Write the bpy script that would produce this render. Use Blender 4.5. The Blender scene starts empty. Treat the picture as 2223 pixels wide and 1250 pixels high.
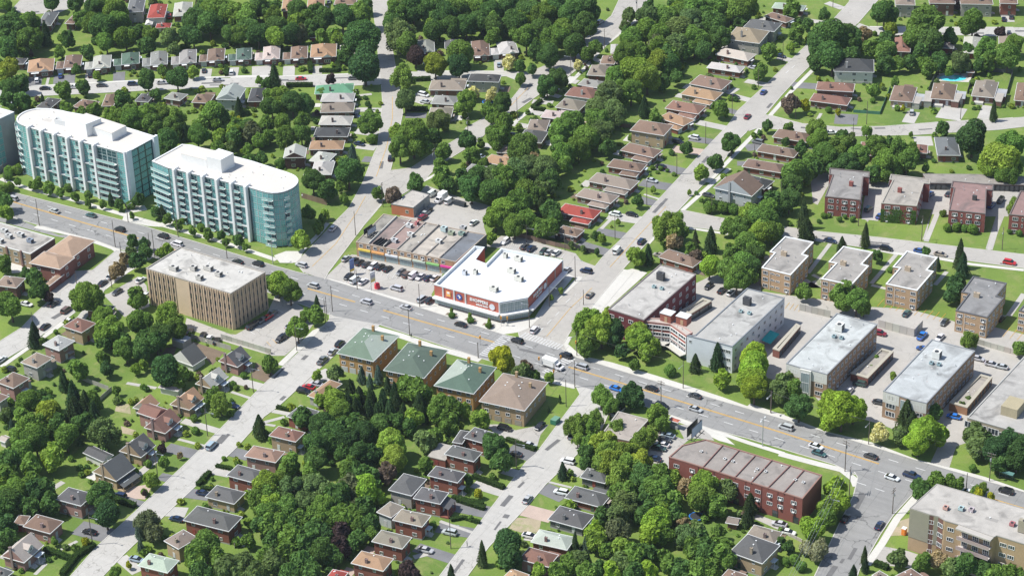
import bpy, math, random
import numpy as np
from mathutils import Vector, Matrix
from mathutils.geometry import tessellate_polygon
rnd=random.Random(7)
scene=bpy.context.scene
CAM={'loc': (373.5, -551.21, 380.0), 'f': 4936.42, 'pit': 0.503427714, 'roll': -0.0335714914, 'az': -0.594836221}
# ---- camera (aerial, long lens, from about 380 m above the ground)
_cp,_sp=math.cos(CAM['pit']),math.sin(CAM['pit']); _cr,_sr=math.cos(CAM['roll']),math.sin(CAM['roll']); _ca,_sa=math.cos(CAM['az']),math.sin(CAM['az'])
def _w(x,y,z): return Vector((x*_ca+y*_sa,-x*_sa+y*_ca,z))
_R=_w(_cr,_sp*_sr,_cp*_sr); _U=_w(-_sr,_sp*_cr,_cp*_cr); _F=_w(0,_cp,-_sp)
cam_data=bpy.data.cameras.new('camera'); cam=bpy.data.objects.new('camera',cam_data); scene.collection.objects.link(cam)
m=Matrix((_R,_U,-_F)).transposed().to_4x4(); m.translation=Vector(CAM['loc']); cam.matrix_world=m
cam_data.sensor_fit='HORIZONTAL'; cam_data.sensor_width=36; cam_data.lens=CAM['f']/2223*36; cam_data.clip_end=6000; cam_data.clip_start=5
scene.camera=cam
# ---- sky and sun
SUN_EL=math.radians(57); SUN_AZ=math.radians(38)     # shadows run towards this azimuth
sx,sy=-math.cos(SUN_AZ),-math.sin(SUN_AZ)
world=bpy.data.worlds.new("World"); scene.world=world; world.use_nodes=True
nt=world.node_tree; bg=nt.nodes['Background']; sky=nt.nodes.new('ShaderNodeTexSky'); sky.sky_type='NISHITA'; sky.sun_disc=False
sky.sun_elevation=SUN_EL; sky.sun_rotation=math.atan2(sx,sy); sky.altitude=200; sky.dust_density=1.0
nt.links.new(sky.outputs[0],bg.inputs[0]); bg.inputs[1].default_value=0.13
sl=bpy.data.lights.new('sun','SUN'); sl.energy=5.0; sl.angle=math.radians(.53); sl.color=(1,.98,.93)
so=bpy.data.objects.new('sun',sl); scene.collection.objects.link(so)
so.rotation_euler=Vector((-sx*math.cos(SUN_EL),-sy*math.cos(SUN_EL),-math.sin(SUN_EL))).to_track_quat('-Z','Y').to_euler()
vs=scene.view_settings; vs.view_transform='Standard'; vs.look='None'; vs.exposure=0.22; vs.gamma=1; vs.use_curve_mapping=False
scene.cycles.max_bounces=5; scene.cycles.diffuse_bounces=2; scene.cycles.glossy_bounces=2; scene.cycles.transmission_bounces=3

# world-space layout, metres
ROADS=[('avenue','asphalt',3,[(-249.46,-10.43),(-225.13,-12.68),(-158.09,-8.58),(-94.07,-8.71),(-84.47,-8.29),(-72.81,-7.01),(-34.61,-7.29),(2.32,-8.33),(11.92,-7.32),(23.63,-6.43),(31.49,-8.74),(38.12,-8.61),(71.25,-8.84),(93.99,-8.34),(119.57,-8.25),(150.86,-8.69),(185.6,-8.24),(200.72,-8.16),(204.95,-19.18),(185.64,-19.85),(158.54,-25.96),(139.13,-24.95),(131.4,-23.13),(112.91,-23.39),(102.03,-23.47),(90.49,-24.45),(74.83,-23.71),(53.34,-22.92),(41.28,-23.47),(31.48,-24.26),(3.94,-24.84),(-37.65,-23.73),(-54.96,-26.88),(-81.21,-24.95),(-107.99,-25.04),(-137.59,-25.43),(-153.33,-26.77),(-164.8,-25.93),(-176.47,-26.78),(-193.26,-27.51),(-231.92,-27.82)]),('street','concrete',2,[(-139.48,-113.19),(-142.15,-97.57),(-142.28,-86.84),(-145.01,-78.15),(-148.22,-63.06),(-149.33,-53.66),(-149.22,-43.77),(-152.12,-28.12),(-138.06,-24.89),(-137.81,-27.18),(-138.91,-38.99),(-137.07,-50.45),(-134.24,-55.72),(-134.59,-70.98),(-131.98,-96.24),(-132.33,-107.62),(-130.92,-121.77)]),('street','concrete',2,[(-29.08,-184.82),(-32.43,-170.34),(-34.99,-149.18),(-40.31,-112.91),(-47.06,-76.27),(-50.09,-52.27),(-54.51,-29.54),(-57.21,-25.98),(-37.8,-22.73),(-37.71,-26.29),(-40.71,-28.76),(-39.68,-39.19),(-37.95,-56.86),(-35.07,-81.63),(-35.01,-89.91),(-31.18,-108.13),(-26.64,-143.66),(-23.32,-168.62),(-21.24,-180.14),(-18.98,-188.94),(-27.96,-194.32)]),('street','concrete',2,[(61.28,-130.87),(56.49,-103.68),(50.52,-68.87),(50.73,-63.99),(47.06,-43.82),(44.2,-27.64),(39.11,-22.77),(54.61,-22.18),(56.86,-30.48),(60.78,-42.27),(61.46,-56.46),(62.09,-76.88),(63.51,-88.76),(65.22,-112.17),(67.88,-126.93),(69.53,-136.01),(62.9,-139.98)]),('street','asphalt_light',2,[(5.74,-4.56),(7.16,-0.51),(5.69,18.35),(4.7,35.55),(3.77,47.85),(2.34,56.16),(1.21,70.51),(-2.05,96.89),(-5.88,127.13),(-8.41,145.68),(-11.86,174.74),(-15.02,189.08),(-17.06,217.18),(-20.42,251.59),(-23.69,290.57),(-26.88,314.52),(-30.99,328.68),(-18.44,335.59),(-16.61,320.2),(-12.56,290.77),(-10.5,244.26),(-8.92,227.66),(-6.61,208.79),(-4.04,192.23),(-2.07,166.04),(4.2,133.34),(6,113.72),(7.35,102.27),(9.62,79.07),(12.9,52.74),(20.35,4.32),(22.4,-3.31),(26.9,-7.64),(8.94,-8.36)]),('street','asphalt_light',2,[(6.72,90.79),(9.3,101.23),(27.89,102.96),(45.1,107.38),(59.37,110.59),(80.14,117.2),(97.41,121.86),(129.39,130.69),(141.16,133.93),(144.88,124.39),(133.13,121.46),(115.5,117.14),(90.08,110.39),(69,105.48),(50.32,100.85),(31.78,94.72),(16.91,90.75),(10.7,83.84)]),('street','asphalt_light',2,[(-7.86,190.07),(-0.54,190.66),(12.75,190.16),(27.31,194.44),(41.94,203.71),(60.15,218.97),(82.54,235.6),(97.01,247.29),(99.55,240.76),(82,222.95),(62.47,207.98),(56.65,203.22),(36.75,190.48),(22.93,185.08),(14.02,182.48),(-0.29,178.81),(-2.3,173.73)]),('street','asphalt_light',2,[(-82.77,-7.31),(-89.65,-2.97),(-93.66,15.46),(-96.67,28.85),(-99.14,41.21),(-107.37,60.99),(-118.96,84.24),(-121.08,89.28),(-144.2,124.47),(-153.29,136.32),(-198.62,193.48),(-222.6,223.05),(-215.18,227.14),(-198.5,203.38),(-176.22,174.95),(-167.08,163.95),(-147.1,139.8),(-131.31,120.34),(-119.42,99.97),(-110.9,85.96),(-104.46,74.59),(-98.77,80.62),(-93.38,63.11),(-91.16,49.72),(-83.89,25.25),(-75.41,-3.05),(-73.45,-7.77)]),('street','asphalt_light',2,[(-100.17,54.74),(-100.68,76.29),(-98.77,80.62),(-98.89,95.65),(-98.15,113.01),(-100.94,121.33),(-98.55,147.09),(-103.17,164.5),(-109.24,178.46),(-103.82,201.02),(-108.44,230.34),(-110.78,250.15),(-121.6,278.72),(-107.76,286.35),(-101.75,266.89),(-100.62,249.69),(-95.61,218.75),(-92.27,182.5),(-93.13,163.23),(-92.34,142.35),(-92.55,127.58),(-89.98,113.24),(-90.98,86.46),(-87.98,72.97),(-88.83,56.79)]),('street','concrete',1,[(-294.33,58.11),(-283.7,64.63),(-269.3,74.36),(-244.17,93.95),(-228.72,104.28),(-198.88,123.77),(-173.82,140.58),(-162.13,150.46),(-150.07,157.22),(-117.27,175.61),(-108.58,179.93),(-105.4,169.7),(-114.89,171.99),(-140.7,152.59),(-149.19,144.02),(-156.19,139.01),(-164.02,133.53),(-179.08,123.98),(-192.3,115.47),(-213.58,103.51),(-237.47,86.29),(-255.04,73.18),(-276.65,57.26),(-286.16,49.76),(-295.67,43.33),(-303.94,51.62)]),('street','concrete',2,[(-12.36,294.46),(-6.6,292.89),(21.13,307.71),(64.16,331.62),(67.72,322.49),(54.72,315.26),(41.15,308.29),(24.75,300.9),(-0.57,285.64),(-11.8,286.45)]),('street','asphalt_light',2,[(-351.5,123.64),(-360.51,143.75),(-334.01,158.36),(-328.81,149.57),(-330.64,133.3),(-339.8,125.08)]),('street','asphalt',2,[(151.62,-76.93),(149.01,-63.83),(146.31,-50.29),(143.66,-35.63),(140.48,-25.88),(138.25,-23.74),(159.41,-24.32),(157.96,-26.31),(157.64,-38.39),(158.58,-49.43),(160.17,-61.34),(160.68,-67.2),(161.63,-70.95),(163.72,-79.69),(152.85,-86.19)])]
LOTS=[('asphalt_light',[(-74.1,-7),(-76.3,6.8),(-76.4,12.3),(-56.1,16.8),(-40.1,17.3),(-34.6,2.1),(-27.9,-2.3),(-35.2,-6.5),(-72.1,-7.4)]),('asphalt_light',[(-78.8,45.1),(-83.2,62.2),(-85.3,71.3),(-77.1,70.2),(-67.5,69),(-54.6,68.9),(-47.8,54.4),(-42.9,48.9),(-66.4,45.8)]),('asphalt_light',[(-38.8,40.9),(-37.8,50.9),(-31.2,53.5),(-7.4,52.9),(-2.8,49.2),(3.4,48.4),(4.1,36.8),(-3.7,38.4),(-9.2,47.1),(-32.5,42.9)]),('walk',[(-33.3,-2.8),(-30.8,0.5),(-3.5,-2),(4.9,6.5),(-3.7,39.2),(0.9,38),(1.8,33.9),(7.8,-0.9),(4.9,-5),(1.6,-8.4),(-34.8,-7)]),('asphalt_light',[(-75.9,-53.6),(-74.5,-39.7),(-81.5,-25.1),(-72.6,-25.6),(-58.8,-30.6),(-53.7,-47.4),(-52.9,-56.3),(-56.6,-58.5),(-73.8,-59.1),(-93.9,-59),(-97.8,-53.3),(-77.7,-54.3)]),('asphalt_light',[(-132.8,-53.7),(-132.2,-39),(-125.1,-42.7),(-114.2,-53.5),(-116.8,-63.6),(-133.7,-55.4)]),('walk',[(19.4,21.5),(14.1,50.3),(15.7,53.2),(21.8,53.2),(23,25),(23.7,17.4)]),('asphalt_light',[(40.2,55),(42.2,62.7),(57,70.5),(62.2,61.3),(72.9,63.7),(82.9,66.5),(95,68),(104.8,72.6),(113.7,75.2),(127.1,75.1),(133.8,70.8),(140.5,78.2),(156.3,78.7),(163.5,60.7),(158.3,31.7),(160.6,8.4),(157.7,3),(148.1,2.5),(133.3,4.5),(114.5,4.3),(106.4,10.8),(88,11.5),(62.4,11.7),(38.7,22.5)]),('asphalt_light',[(39,145.5),(37,165),(59.8,157.4),(109,181),(115.2,182.3),(123.5,161.3),(112.1,154.7),(118.2,127.4),(116.1,128.2),(109.5,153.2),(106.4,151.4),(88.4,143.2),(95.1,124.2),(94.1,123.6),(87.5,146.9),(76,142.5),(68.6,142.6),(70.5,130.8),(71.5,126.3),(67.6,129.1),(59.3,150.4),(45.8,147.1),(49.7,129.6),(47.4,130.4)]),('asphalt_light',[(-153.2,-62.3),(-152.4,-51.9),(-154.9,-47.6),(-149.2,-43.1),(-143.4,-67.5),(-150.2,-69.1)]),('walk',[(-182.8,-51.5),(-174.3,-50.5),(-167.9,-55.8),(-173.1,-60)]),('asphalt',[(-215.6,-27.1),(-203.9,-27.4),(-191.6,-28.6),(-179,-29.5),(-175.2,-27.3),(-175.4,-30.1),(-179.1,-30.9),(-205.7,-32.6),(-209.4,-33.4)]),('asphalt_light',[(76,-34.9),(77.8,-33.4),(85.3,-33.9),(82,-27),(89.1,-21.8),(86.9,-32.9),(86.3,-43.9),(90.4,-51.8),(87.4,-58.2),(78.2,-48.6)]),('asphalt_light',[(122.1,-58.1),(133.1,-58.9),(136.4,-61.4),(132.7,-62.1),(127.9,-61.3),(123.9,-60.7)]),('asphalt_light',[(33.8,-55.4),(37.9,-55.9),(42.1,-50.5),(45,-47.8),(46,-54.1),(49.4,-61.9),(47,-62.3),(37.7,-60.5)]),('asphalt_light',[(27.4,-58.2),(31.3,-55.8),(43.8,-56.4),(47.4,-62.1),(39.6,-61.8),(33.4,-60.6)]),('asphalt_light',[(-37.9,-68.7),(-37.6,-62.1),(-33.8,-56.7),(-26.6,-60),(-31.8,-62.5),(-32.2,-67.5),(-31.1,-72.1),(-35.1,-72.3)]),('walk',[(76.1,-25.9),(82.8,-26.5),(95.1,-29.1),(100.5,-28.8),(89.5,-22.6),(75,-22.1)]),('asphalt_light',[(79.2,-27.6),(85.5,-24.9),(91.1,-27.5),(93.9,-29.8),(90.8,-30.6),(84.9,-33.1)]),('asphalt_light',[(155.2,22.1),(159.4,1.2),(161.5,-7),(155.6,-7.6),(152.1,12.3),(147.6,21.6)]),('dirt',[(-87,-67.9),(-85.3,-64.6),(-71.9,-64.7),(-69.7,-73.3),(-74.9,-70.9),(-83.9,-71.6)]),('dirt',[(-58.3,-64.5),(-47.5,-67.9),(-46.9,-72.9),(-54,-72.8)]),('sand',[(63.5,-95.9),(70.7,-92.3),(73.8,-98.6),(69.2,-101.3),(65.4,-101.4)]),('dirt',[(-90.5,-72.2),(-88.1,-69.7),(-85.1,-74.6),(-88.9,-76.3)]),('sand',[(-80.4,-108.3),(-77.3,-105.5),(-72.7,-110),(-78.4,-111.3)]),('sand',[(-70.8,-117),(-65,-116.5),(-62.3,-118.9),(-67.4,-120)]),('walk',[(38.8,261.5),(51.9,268.8),(53.9,259.6),(41.4,254.3)]),('walk',[(-164.1,2.4),(-167.3,-2.2),(-166.8,-6.1),(-153,-3.7),(-149.8,0.9),(-147.3,-4.5),(-155.3,-7.7),(-166.6,-8.8),(-172.5,0.4),(-167.5,4.6)]),('walk',[(-100.1,-2.5),(-98.5,2.3),(-94.3,4.7),(-91.8,2.3),(-90.6,-3.5),(-94.8,-5.8)]),('sand',[(159.6,-41.8),(162.5,-37.1),(165.8,-45.3),(160.9,-48.9)]),('asphalt_light',[(161.8,-54.1),(168.8,-52.7),(174.6,-52.8),(177.6,-54.5),(175.8,-58.9),(162.7,-63.4)]),('gravel',[(76.1,81.7),(72,69.5),(57.6,71),(51.8,77.6),(50.6,83.2),(52.8,85.8),(79,73.6)]),('sand',[(-228.6,-4.3),(-230.2,3.8),(-234.9,7.1),(-231.5,-3)])]
DRIVES=[(-55.8,-104.6,-40.4,-103.6,3,'c'),(-50,-119.1,-38.5,-117.6,5,'a'),(-47.4,-135.2,-48.1,-126.2,2.5,'c'),(-44.4,-144.6,-39.7,-139.9,5,'p'),(-59.3,-77,-45.5,-75.8,4,'c'),(-53.6,-83.2,-44.5,-83.1,1.2,'c'),(-50.1,-113.7,-39.6,-112.4,1.2,'c'),(-86.7,-96.3,-76.2,-93.8,1.5,'c'),(-107.7,-69.7,-109.1,-63.5,2,'c'),(-64.5,-150,-65,-157.7,2,'c'),(-44.2,-144.6,-37.9,-141.7,6,'p'),(-41.2,-132.7,-37.1,-131.9,4,'a'),(-42.3,-147.4,-34,-146.7,3,'a'),(-44.2,-165.8,-31,-163.8,7,'a'),(-27.3,-146.1,-21.4,-143.3,5,'c'),(-28.9,-135.6,-20.9,-133.1,5,'a'),(-29.7,-122,-23.4,-120.6,4,'c'),(-31.1,-110.7,-24.3,-110,5,'a'),(-23,-170.6,-13.8,-173.5,4,'c'),(-40.8,-176.9,-39.4,-171,1.2,'c'),(-38.5,-189.6,-39.5,-184,1.2,'c'),(-34.8,-85.6,-29.2,-84.4,2,'c'),(-35.3,-61.9,-33.8,-56.7,5,'c'),(-33.2,-92.8,-29.3,-86.5,1.5,'c'),(-31.9,-93,-28.5,-92.1,1.2,'c'),(47.1,-76.5,52.3,-76.2,4,'c'),(42.6,-66.3,50.1,-66.2,5,'a'),(47.4,-122.9,59.7,-122.3,4.5,'a'),(47,-111.6,58.1,-108.6,5,'a'),(44.2,-99.9,55.6,-97.6,6,'a'),(43.3,-87.4,53.8,-87,4,'c'),(49.7,-127.3,52,-123.8,2,'c'),(45.8,-108.6,57.1,-108.5,1.2,'c'),(41.9,-65.3,50.6,-65.4,5,'a'),(61.5,-65.1,68.7,-66.5,4,'c'),(62.3,-78.5,70.9,-79.5,6,'a'),(63.9,-91.2,73.2,-90.1,6,'p'),(71.4,-102.2,73.9,-101.4,4,'c'),(62.3,-75,69.7,-74.1,1,'c'),(-26.2,216.4,-14.3,217,4,'c'),(-23.9,200.6,-14.7,199.9,4,'c'),(-19.9,187.1,-11.8,186.8,4,'a'),(-9.5,221.4,3.3,226.1,6,'a'),(27.8,198,24.1,207.1,9,'a'),(48.5,211.3,46.2,222,5,'c'),(60.6,222.1,58.6,233.9,10,'c'),(72.7,228.9,69.7,241.8,5,'c'),(58.4,202.7,62.7,195.2,7,'c'),(4,159.6,9.5,165,6,'a'),(7.6,145.8,12.9,148.8,4,'a'),(17.2,192.8,14.9,202.7,1.3,'c'),(-35.3,309.6,-26,306.8,4,'c'),(-33.4,287.1,-24.1,288.4,4,'c'),(-25.9,244.7,-17.3,244.1,4,'c'),(37.3,332.1,41.7,334.6,14,'c'),(-25.8,208,-26.1,201.1,3,'c'),(-23.8,171.2,-8.9,171.7,4.5,'c'),(-19,156.6,-9.3,158.1,5,'a'),(-20.3,145,-8.8,147.7,6,'p'),(-17.4,128.6,-5.7,129.4,6,'a'),(-120.1,174.1,-127.2,184.4,4,'c'),(-91.1,180.8,-85.7,181.2,4,'c'),(-89.4,165.4,-84.1,165,3,'c'),(-91.7,155.7,-83.7,158.6,4,'c'),(-87.7,147.2,-81.8,147.3,4,'c'),(-87.3,133.6,-80.2,134.5,4,'c'),(-86,111.5,-79.4,113,4,'c'),(-93.2,205.3,-88.3,204.4,3,'c'),(-16,113.4,-3.3,115.7,6,'a'),(-11.4,101.1,-1.8,101,5,'a'),(-12.5,83.9,-0.8,86.4,6,'c'),(-10.1,71.7,1.5,73.1,5,'a'),(-10.3,59.7,3.1,59,5,'a'),(-10,105.4,-0.6,104.5,1.2,'c'),(-9.3,73.5,-10.4,83.7,1.5,'c'),(-282.1,65.6,-289.2,74,6,'a'),(-271.7,72.4,-279.2,81.3,9,'a'),(-253.8,86.8,-260.9,95.2,5,'a'),(-224.4,107.7,-230.4,115.9,5,'c'),(-215,114.7,-220.9,123,4,'c'),(-262.9,79.9,-270.4,88.1,5,'c'),(-277.5,68.2,-284.2,76.8,1.2,'c'),(-304.3,107.8,-313.4,118,1.5,'c'),(-243.1,92.8,-251.5,102.3,4,'c'),(-233.5,99.9,-240.7,108.3,4,'c'),(-205.4,121.9,-211.8,129.9,8,'c'),(-195.3,127.5,-201.4,135.7,5,'c'),(-185.7,134.7,-190.9,141.6,4,'c'),(-150,113.7,-140.1,118.8,4,'c'),(-137.7,97.1,-128.4,99.2,5,'c'),(-129,86.4,-121.2,88.4,5,'c'),(-119.8,77.8,-115.9,79.2,5,'a'),(-128.9,119.1,-121.6,123.2,5,'a'),(-138.2,136.3,-128.4,135,8,'c'),(-157.8,125.2,-153.4,129.4,2,'c'),(95.8,122.8,90.2,145.5,1.8,'c'),(117.7,128.3,111.6,151,1.8,'c'),(67.2,104.4,70.3,80.8,1.5,'c'),(90.8,109,92.4,85,1.5,'c'),(111.2,105.7,111.6,94.9,1.5,'c'),(140.1,104.2,141.5,87.4,2,'c'),(72.1,80.6,76.2,79.3,1.5,'c'),(92.9,84,99.4,84.2,1.5,'c'),(71.5,128,65.1,150.5,6,'c')]
WALKS=[([(-231.6,-6),(-215.3,-6.9),(-192.5,-5.4),(-167.6,-5.2),(-149.5,-4.4),(-124.9,-3.7),(-109.5,-4.1),(-97.2,-4.7)],2.2),([(-72.2,-7.9),(-59.6,-7.4),(-34.6,-7.3),(-26.8,-7)],3.2),([(21.9,-3.2),(31.2,-8.3),(42.7,-7),(59.3,-6.9),(73.1,-7.3),(83.9,-7.7),(94.4,-8.6),(105.8,-7)],3),([(93.2,-6.8),(106.5,-7.6),(121.1,-9.4),(135.8,-7.9),(151.3,-9.7),(163.6,-8.5),(172.8,-8.1),(185.9,-9)],3.2),([(-191.2,-29),(-174.2,-26.7),(-164,-26.9),(-154.3,-27.3),(-151.4,-28.2)],2.2),([(-137.9,-24.3),(-138,-38.5),(-136.5,-52.6)],1.8),([(-134.6,-69.6),(-132.7,-86.1)],1.8),([(-132.1,-77.5),(-129.8,-109.6)],1.8),([(-51.8,-30.1),(-54,-38.4),(-50.4,-62)],2.2),([(-53.8,-27.4),(-52.7,-38.3),(-50.9,-52)],1.8),([(-41.7,-26.6),(-27.3,-26.2),(-14.8,-26.8),(4.7,-26)],3),([(10.2,-22.2),(22.6,-23.6),(32,-25.1),(40.5,-24.3)],3),([(75.3,-24.4),(85.5,-24.9),(95,-25.2),(103.4,-25.6),(115.6,-25.6)],1.8),([(114.4,-26.3),(127.1,-25.4),(134.6,-24.7),(139.7,-27.3),(142.2,-30.4)],2.5),([(6.8,0.9),(3.2,38.9)],1.8),([(22,1.8),(23.9,-4.9)],1.5),([(7.1,140.5),(8.9,100.9)],1.8),([(18.1,89.9),(32.3,92.8)],1.5),([(0.3,178.5),(5.9,125.8)],1.8),([(9.9,81.9),(11.2,72.1)],1.5),([(15.4,51.5),(19.9,21.3)],4),([(-1.6,190.1),(-5.1,216.2),(-7.4,240.8)],1.8),([(-1.1,190.4),(13,189.6),(28.2,192.7),(42.9,201.8),(60.1,216.3),(82.6,235.4)],1.8),([(2.6,155),(0.6,177.1)],1.8),([(-14.1,294),(-16.9,317.8)],1.8),([(-6.8,293.3),(21.1,307.8),(47.1,322.2)],1.6),([(83.1,108.4),(90.1,109.2),(106.1,113.4),(116.5,115),(133.7,120)],1.8),([(-90.2,178.7),(-91,185.2)],2),([(-99,254.6),(-96.3,220),(-91.3,197.4),(-88.3,179.7),(-90.2,163.3),(-87.8,146.3),(-86.3,127.8)],1.8),([(-283.2,65),(-270.4,75.4),(-244.7,94.5),(-214.4,116),(-199.8,125)],1.6),([(-215.4,113.6),(-194.6,127.1),(-174.2,141.1)],1.6),([(-150.5,158),(-117.5,175.9)],1.6),([(159.5,-27),(159.4,-39.7),(161,-53.2),(161.7,-64.6)],2.2),([(-91.2,49.8),(-85.3,27.1),(-82.5,18.1),(-78.1,2.5),(-75.7,-4.9)],1.8),([(-98.7,27.5),(-96,18.2),(-93.2,4.1),(-89.7,-2.9)],1.8),([(-89.3,65.1),(-87.3,80.8)],1.6)]
YEL=[[(-234.17,-18.3),(-212.06,-18.23),(-181.02,-17.9),(-151.39,-16.96)],[(-139.82,-17.33),(-132.66,-17.3)],[(-74.4,-16.04),(-54.32,-15.38)],[(-42.5,-15.21),(-19.67,-14.71),(2.65,-14.13)],[(31.99,-15.25),(51.47,-15.19),(61.94,-15.28),(110.06,-15.38),(142.68,-16.17)],[(179.47,-16.34),(188.86,-16.3),(199.71,-16.39)]]
AVE=[(-234.17,-18.3),(-212.06,-18.23),(-181.02,-17.9),(-151.39,-16.96),(-119.34,-16.5),(-74.4,-16.04),(-42.5,-15.21),(-19.67,-14.71),(2.65,-14.13),(31.99,-15.25),(51.47,-15.19),(61.94,-15.28),(110.06,-15.38),(142.68,-16.17),(165.38,-16.27),(188.86,-16.3),(199.71,-16.39)]
YEL2=[[(-83,-2.23),(-86.24,15.94),(-94.49,39.54),(-99.63,52.02)],[(-106.03,67.7),(-118.05,91),(-132.28,114.69),(-144.19,131.21)],[(15.23,-2.15),(11.99,17.94),(10.93,34.11)],[(8.49,50.03),(5.03,76.42),(2.22,100.54)],[(-92.72,125.78),(-100.52,165.99)]]
WHITE2=[[(11.52,-0.9),(9.82,16.68)],[(8.52,20.66),(8.57,27.29)],[(141.38,-28.54),(152.41,-28.88)],[(-15.41,231.07),(-15.88,241.36)]]
XW=[((7.64,-5.23),(22.89,-5.82),3.4),((3.79,-8.89),(4.03,-23.07),3.2),((29.64,-9.47),(27.85,-22.71),3.4)]
ROWS=[('north side of the upper-left crescent', 'bungalow', 'left', 'house'), ('south side of the upper-left crescent', 'bungalow', 'left', 'house'), ('upper road west side', 'bungalow', 'top', 'house'), ('upper road east side', 'house', 'top', 'house'), ('diagonal street east side', 'bungalow', 'top', 'house'), ('west side of the long right-hand street', 'house', 'top', 'house'), ('east side of the long right-hand street', 'house', 'top', 'house'), ('north side of the far-right curving street', 'bungalow', 'left', 'house'), ('back gardens at the top right', 'house', 'left', 'house'), ('top right row', 'two-storey house', 'left', 'house'), ('south side of the far-right curving street', 'bungalow', 'left', 'house'), ('top left row', 'house', 'left', 'house'), ('top centre row', 'house', 'left', 'house'), ('west street row', 'house', 'top', 'house'), ('west side of the lower-left street', 'storey-and-a-half house', 'top', 'house'), ('east side of the lower-left street', 'two-storey house', 'top', 'house'), ('west side of the lower-centre street', 'two-storey house', 'top', 'house'), ('east side of the lower-centre street', 'bungalow', 'top', 'house'), ('lower right corner', 'house', 'left', 'house'), ('garage', 'detached garage', 'left', 'garage'), ('annex', 'rear wing', 'left', 'house_annex'), ('shed', 'garden shed', 'left', 'shed')]
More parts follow.
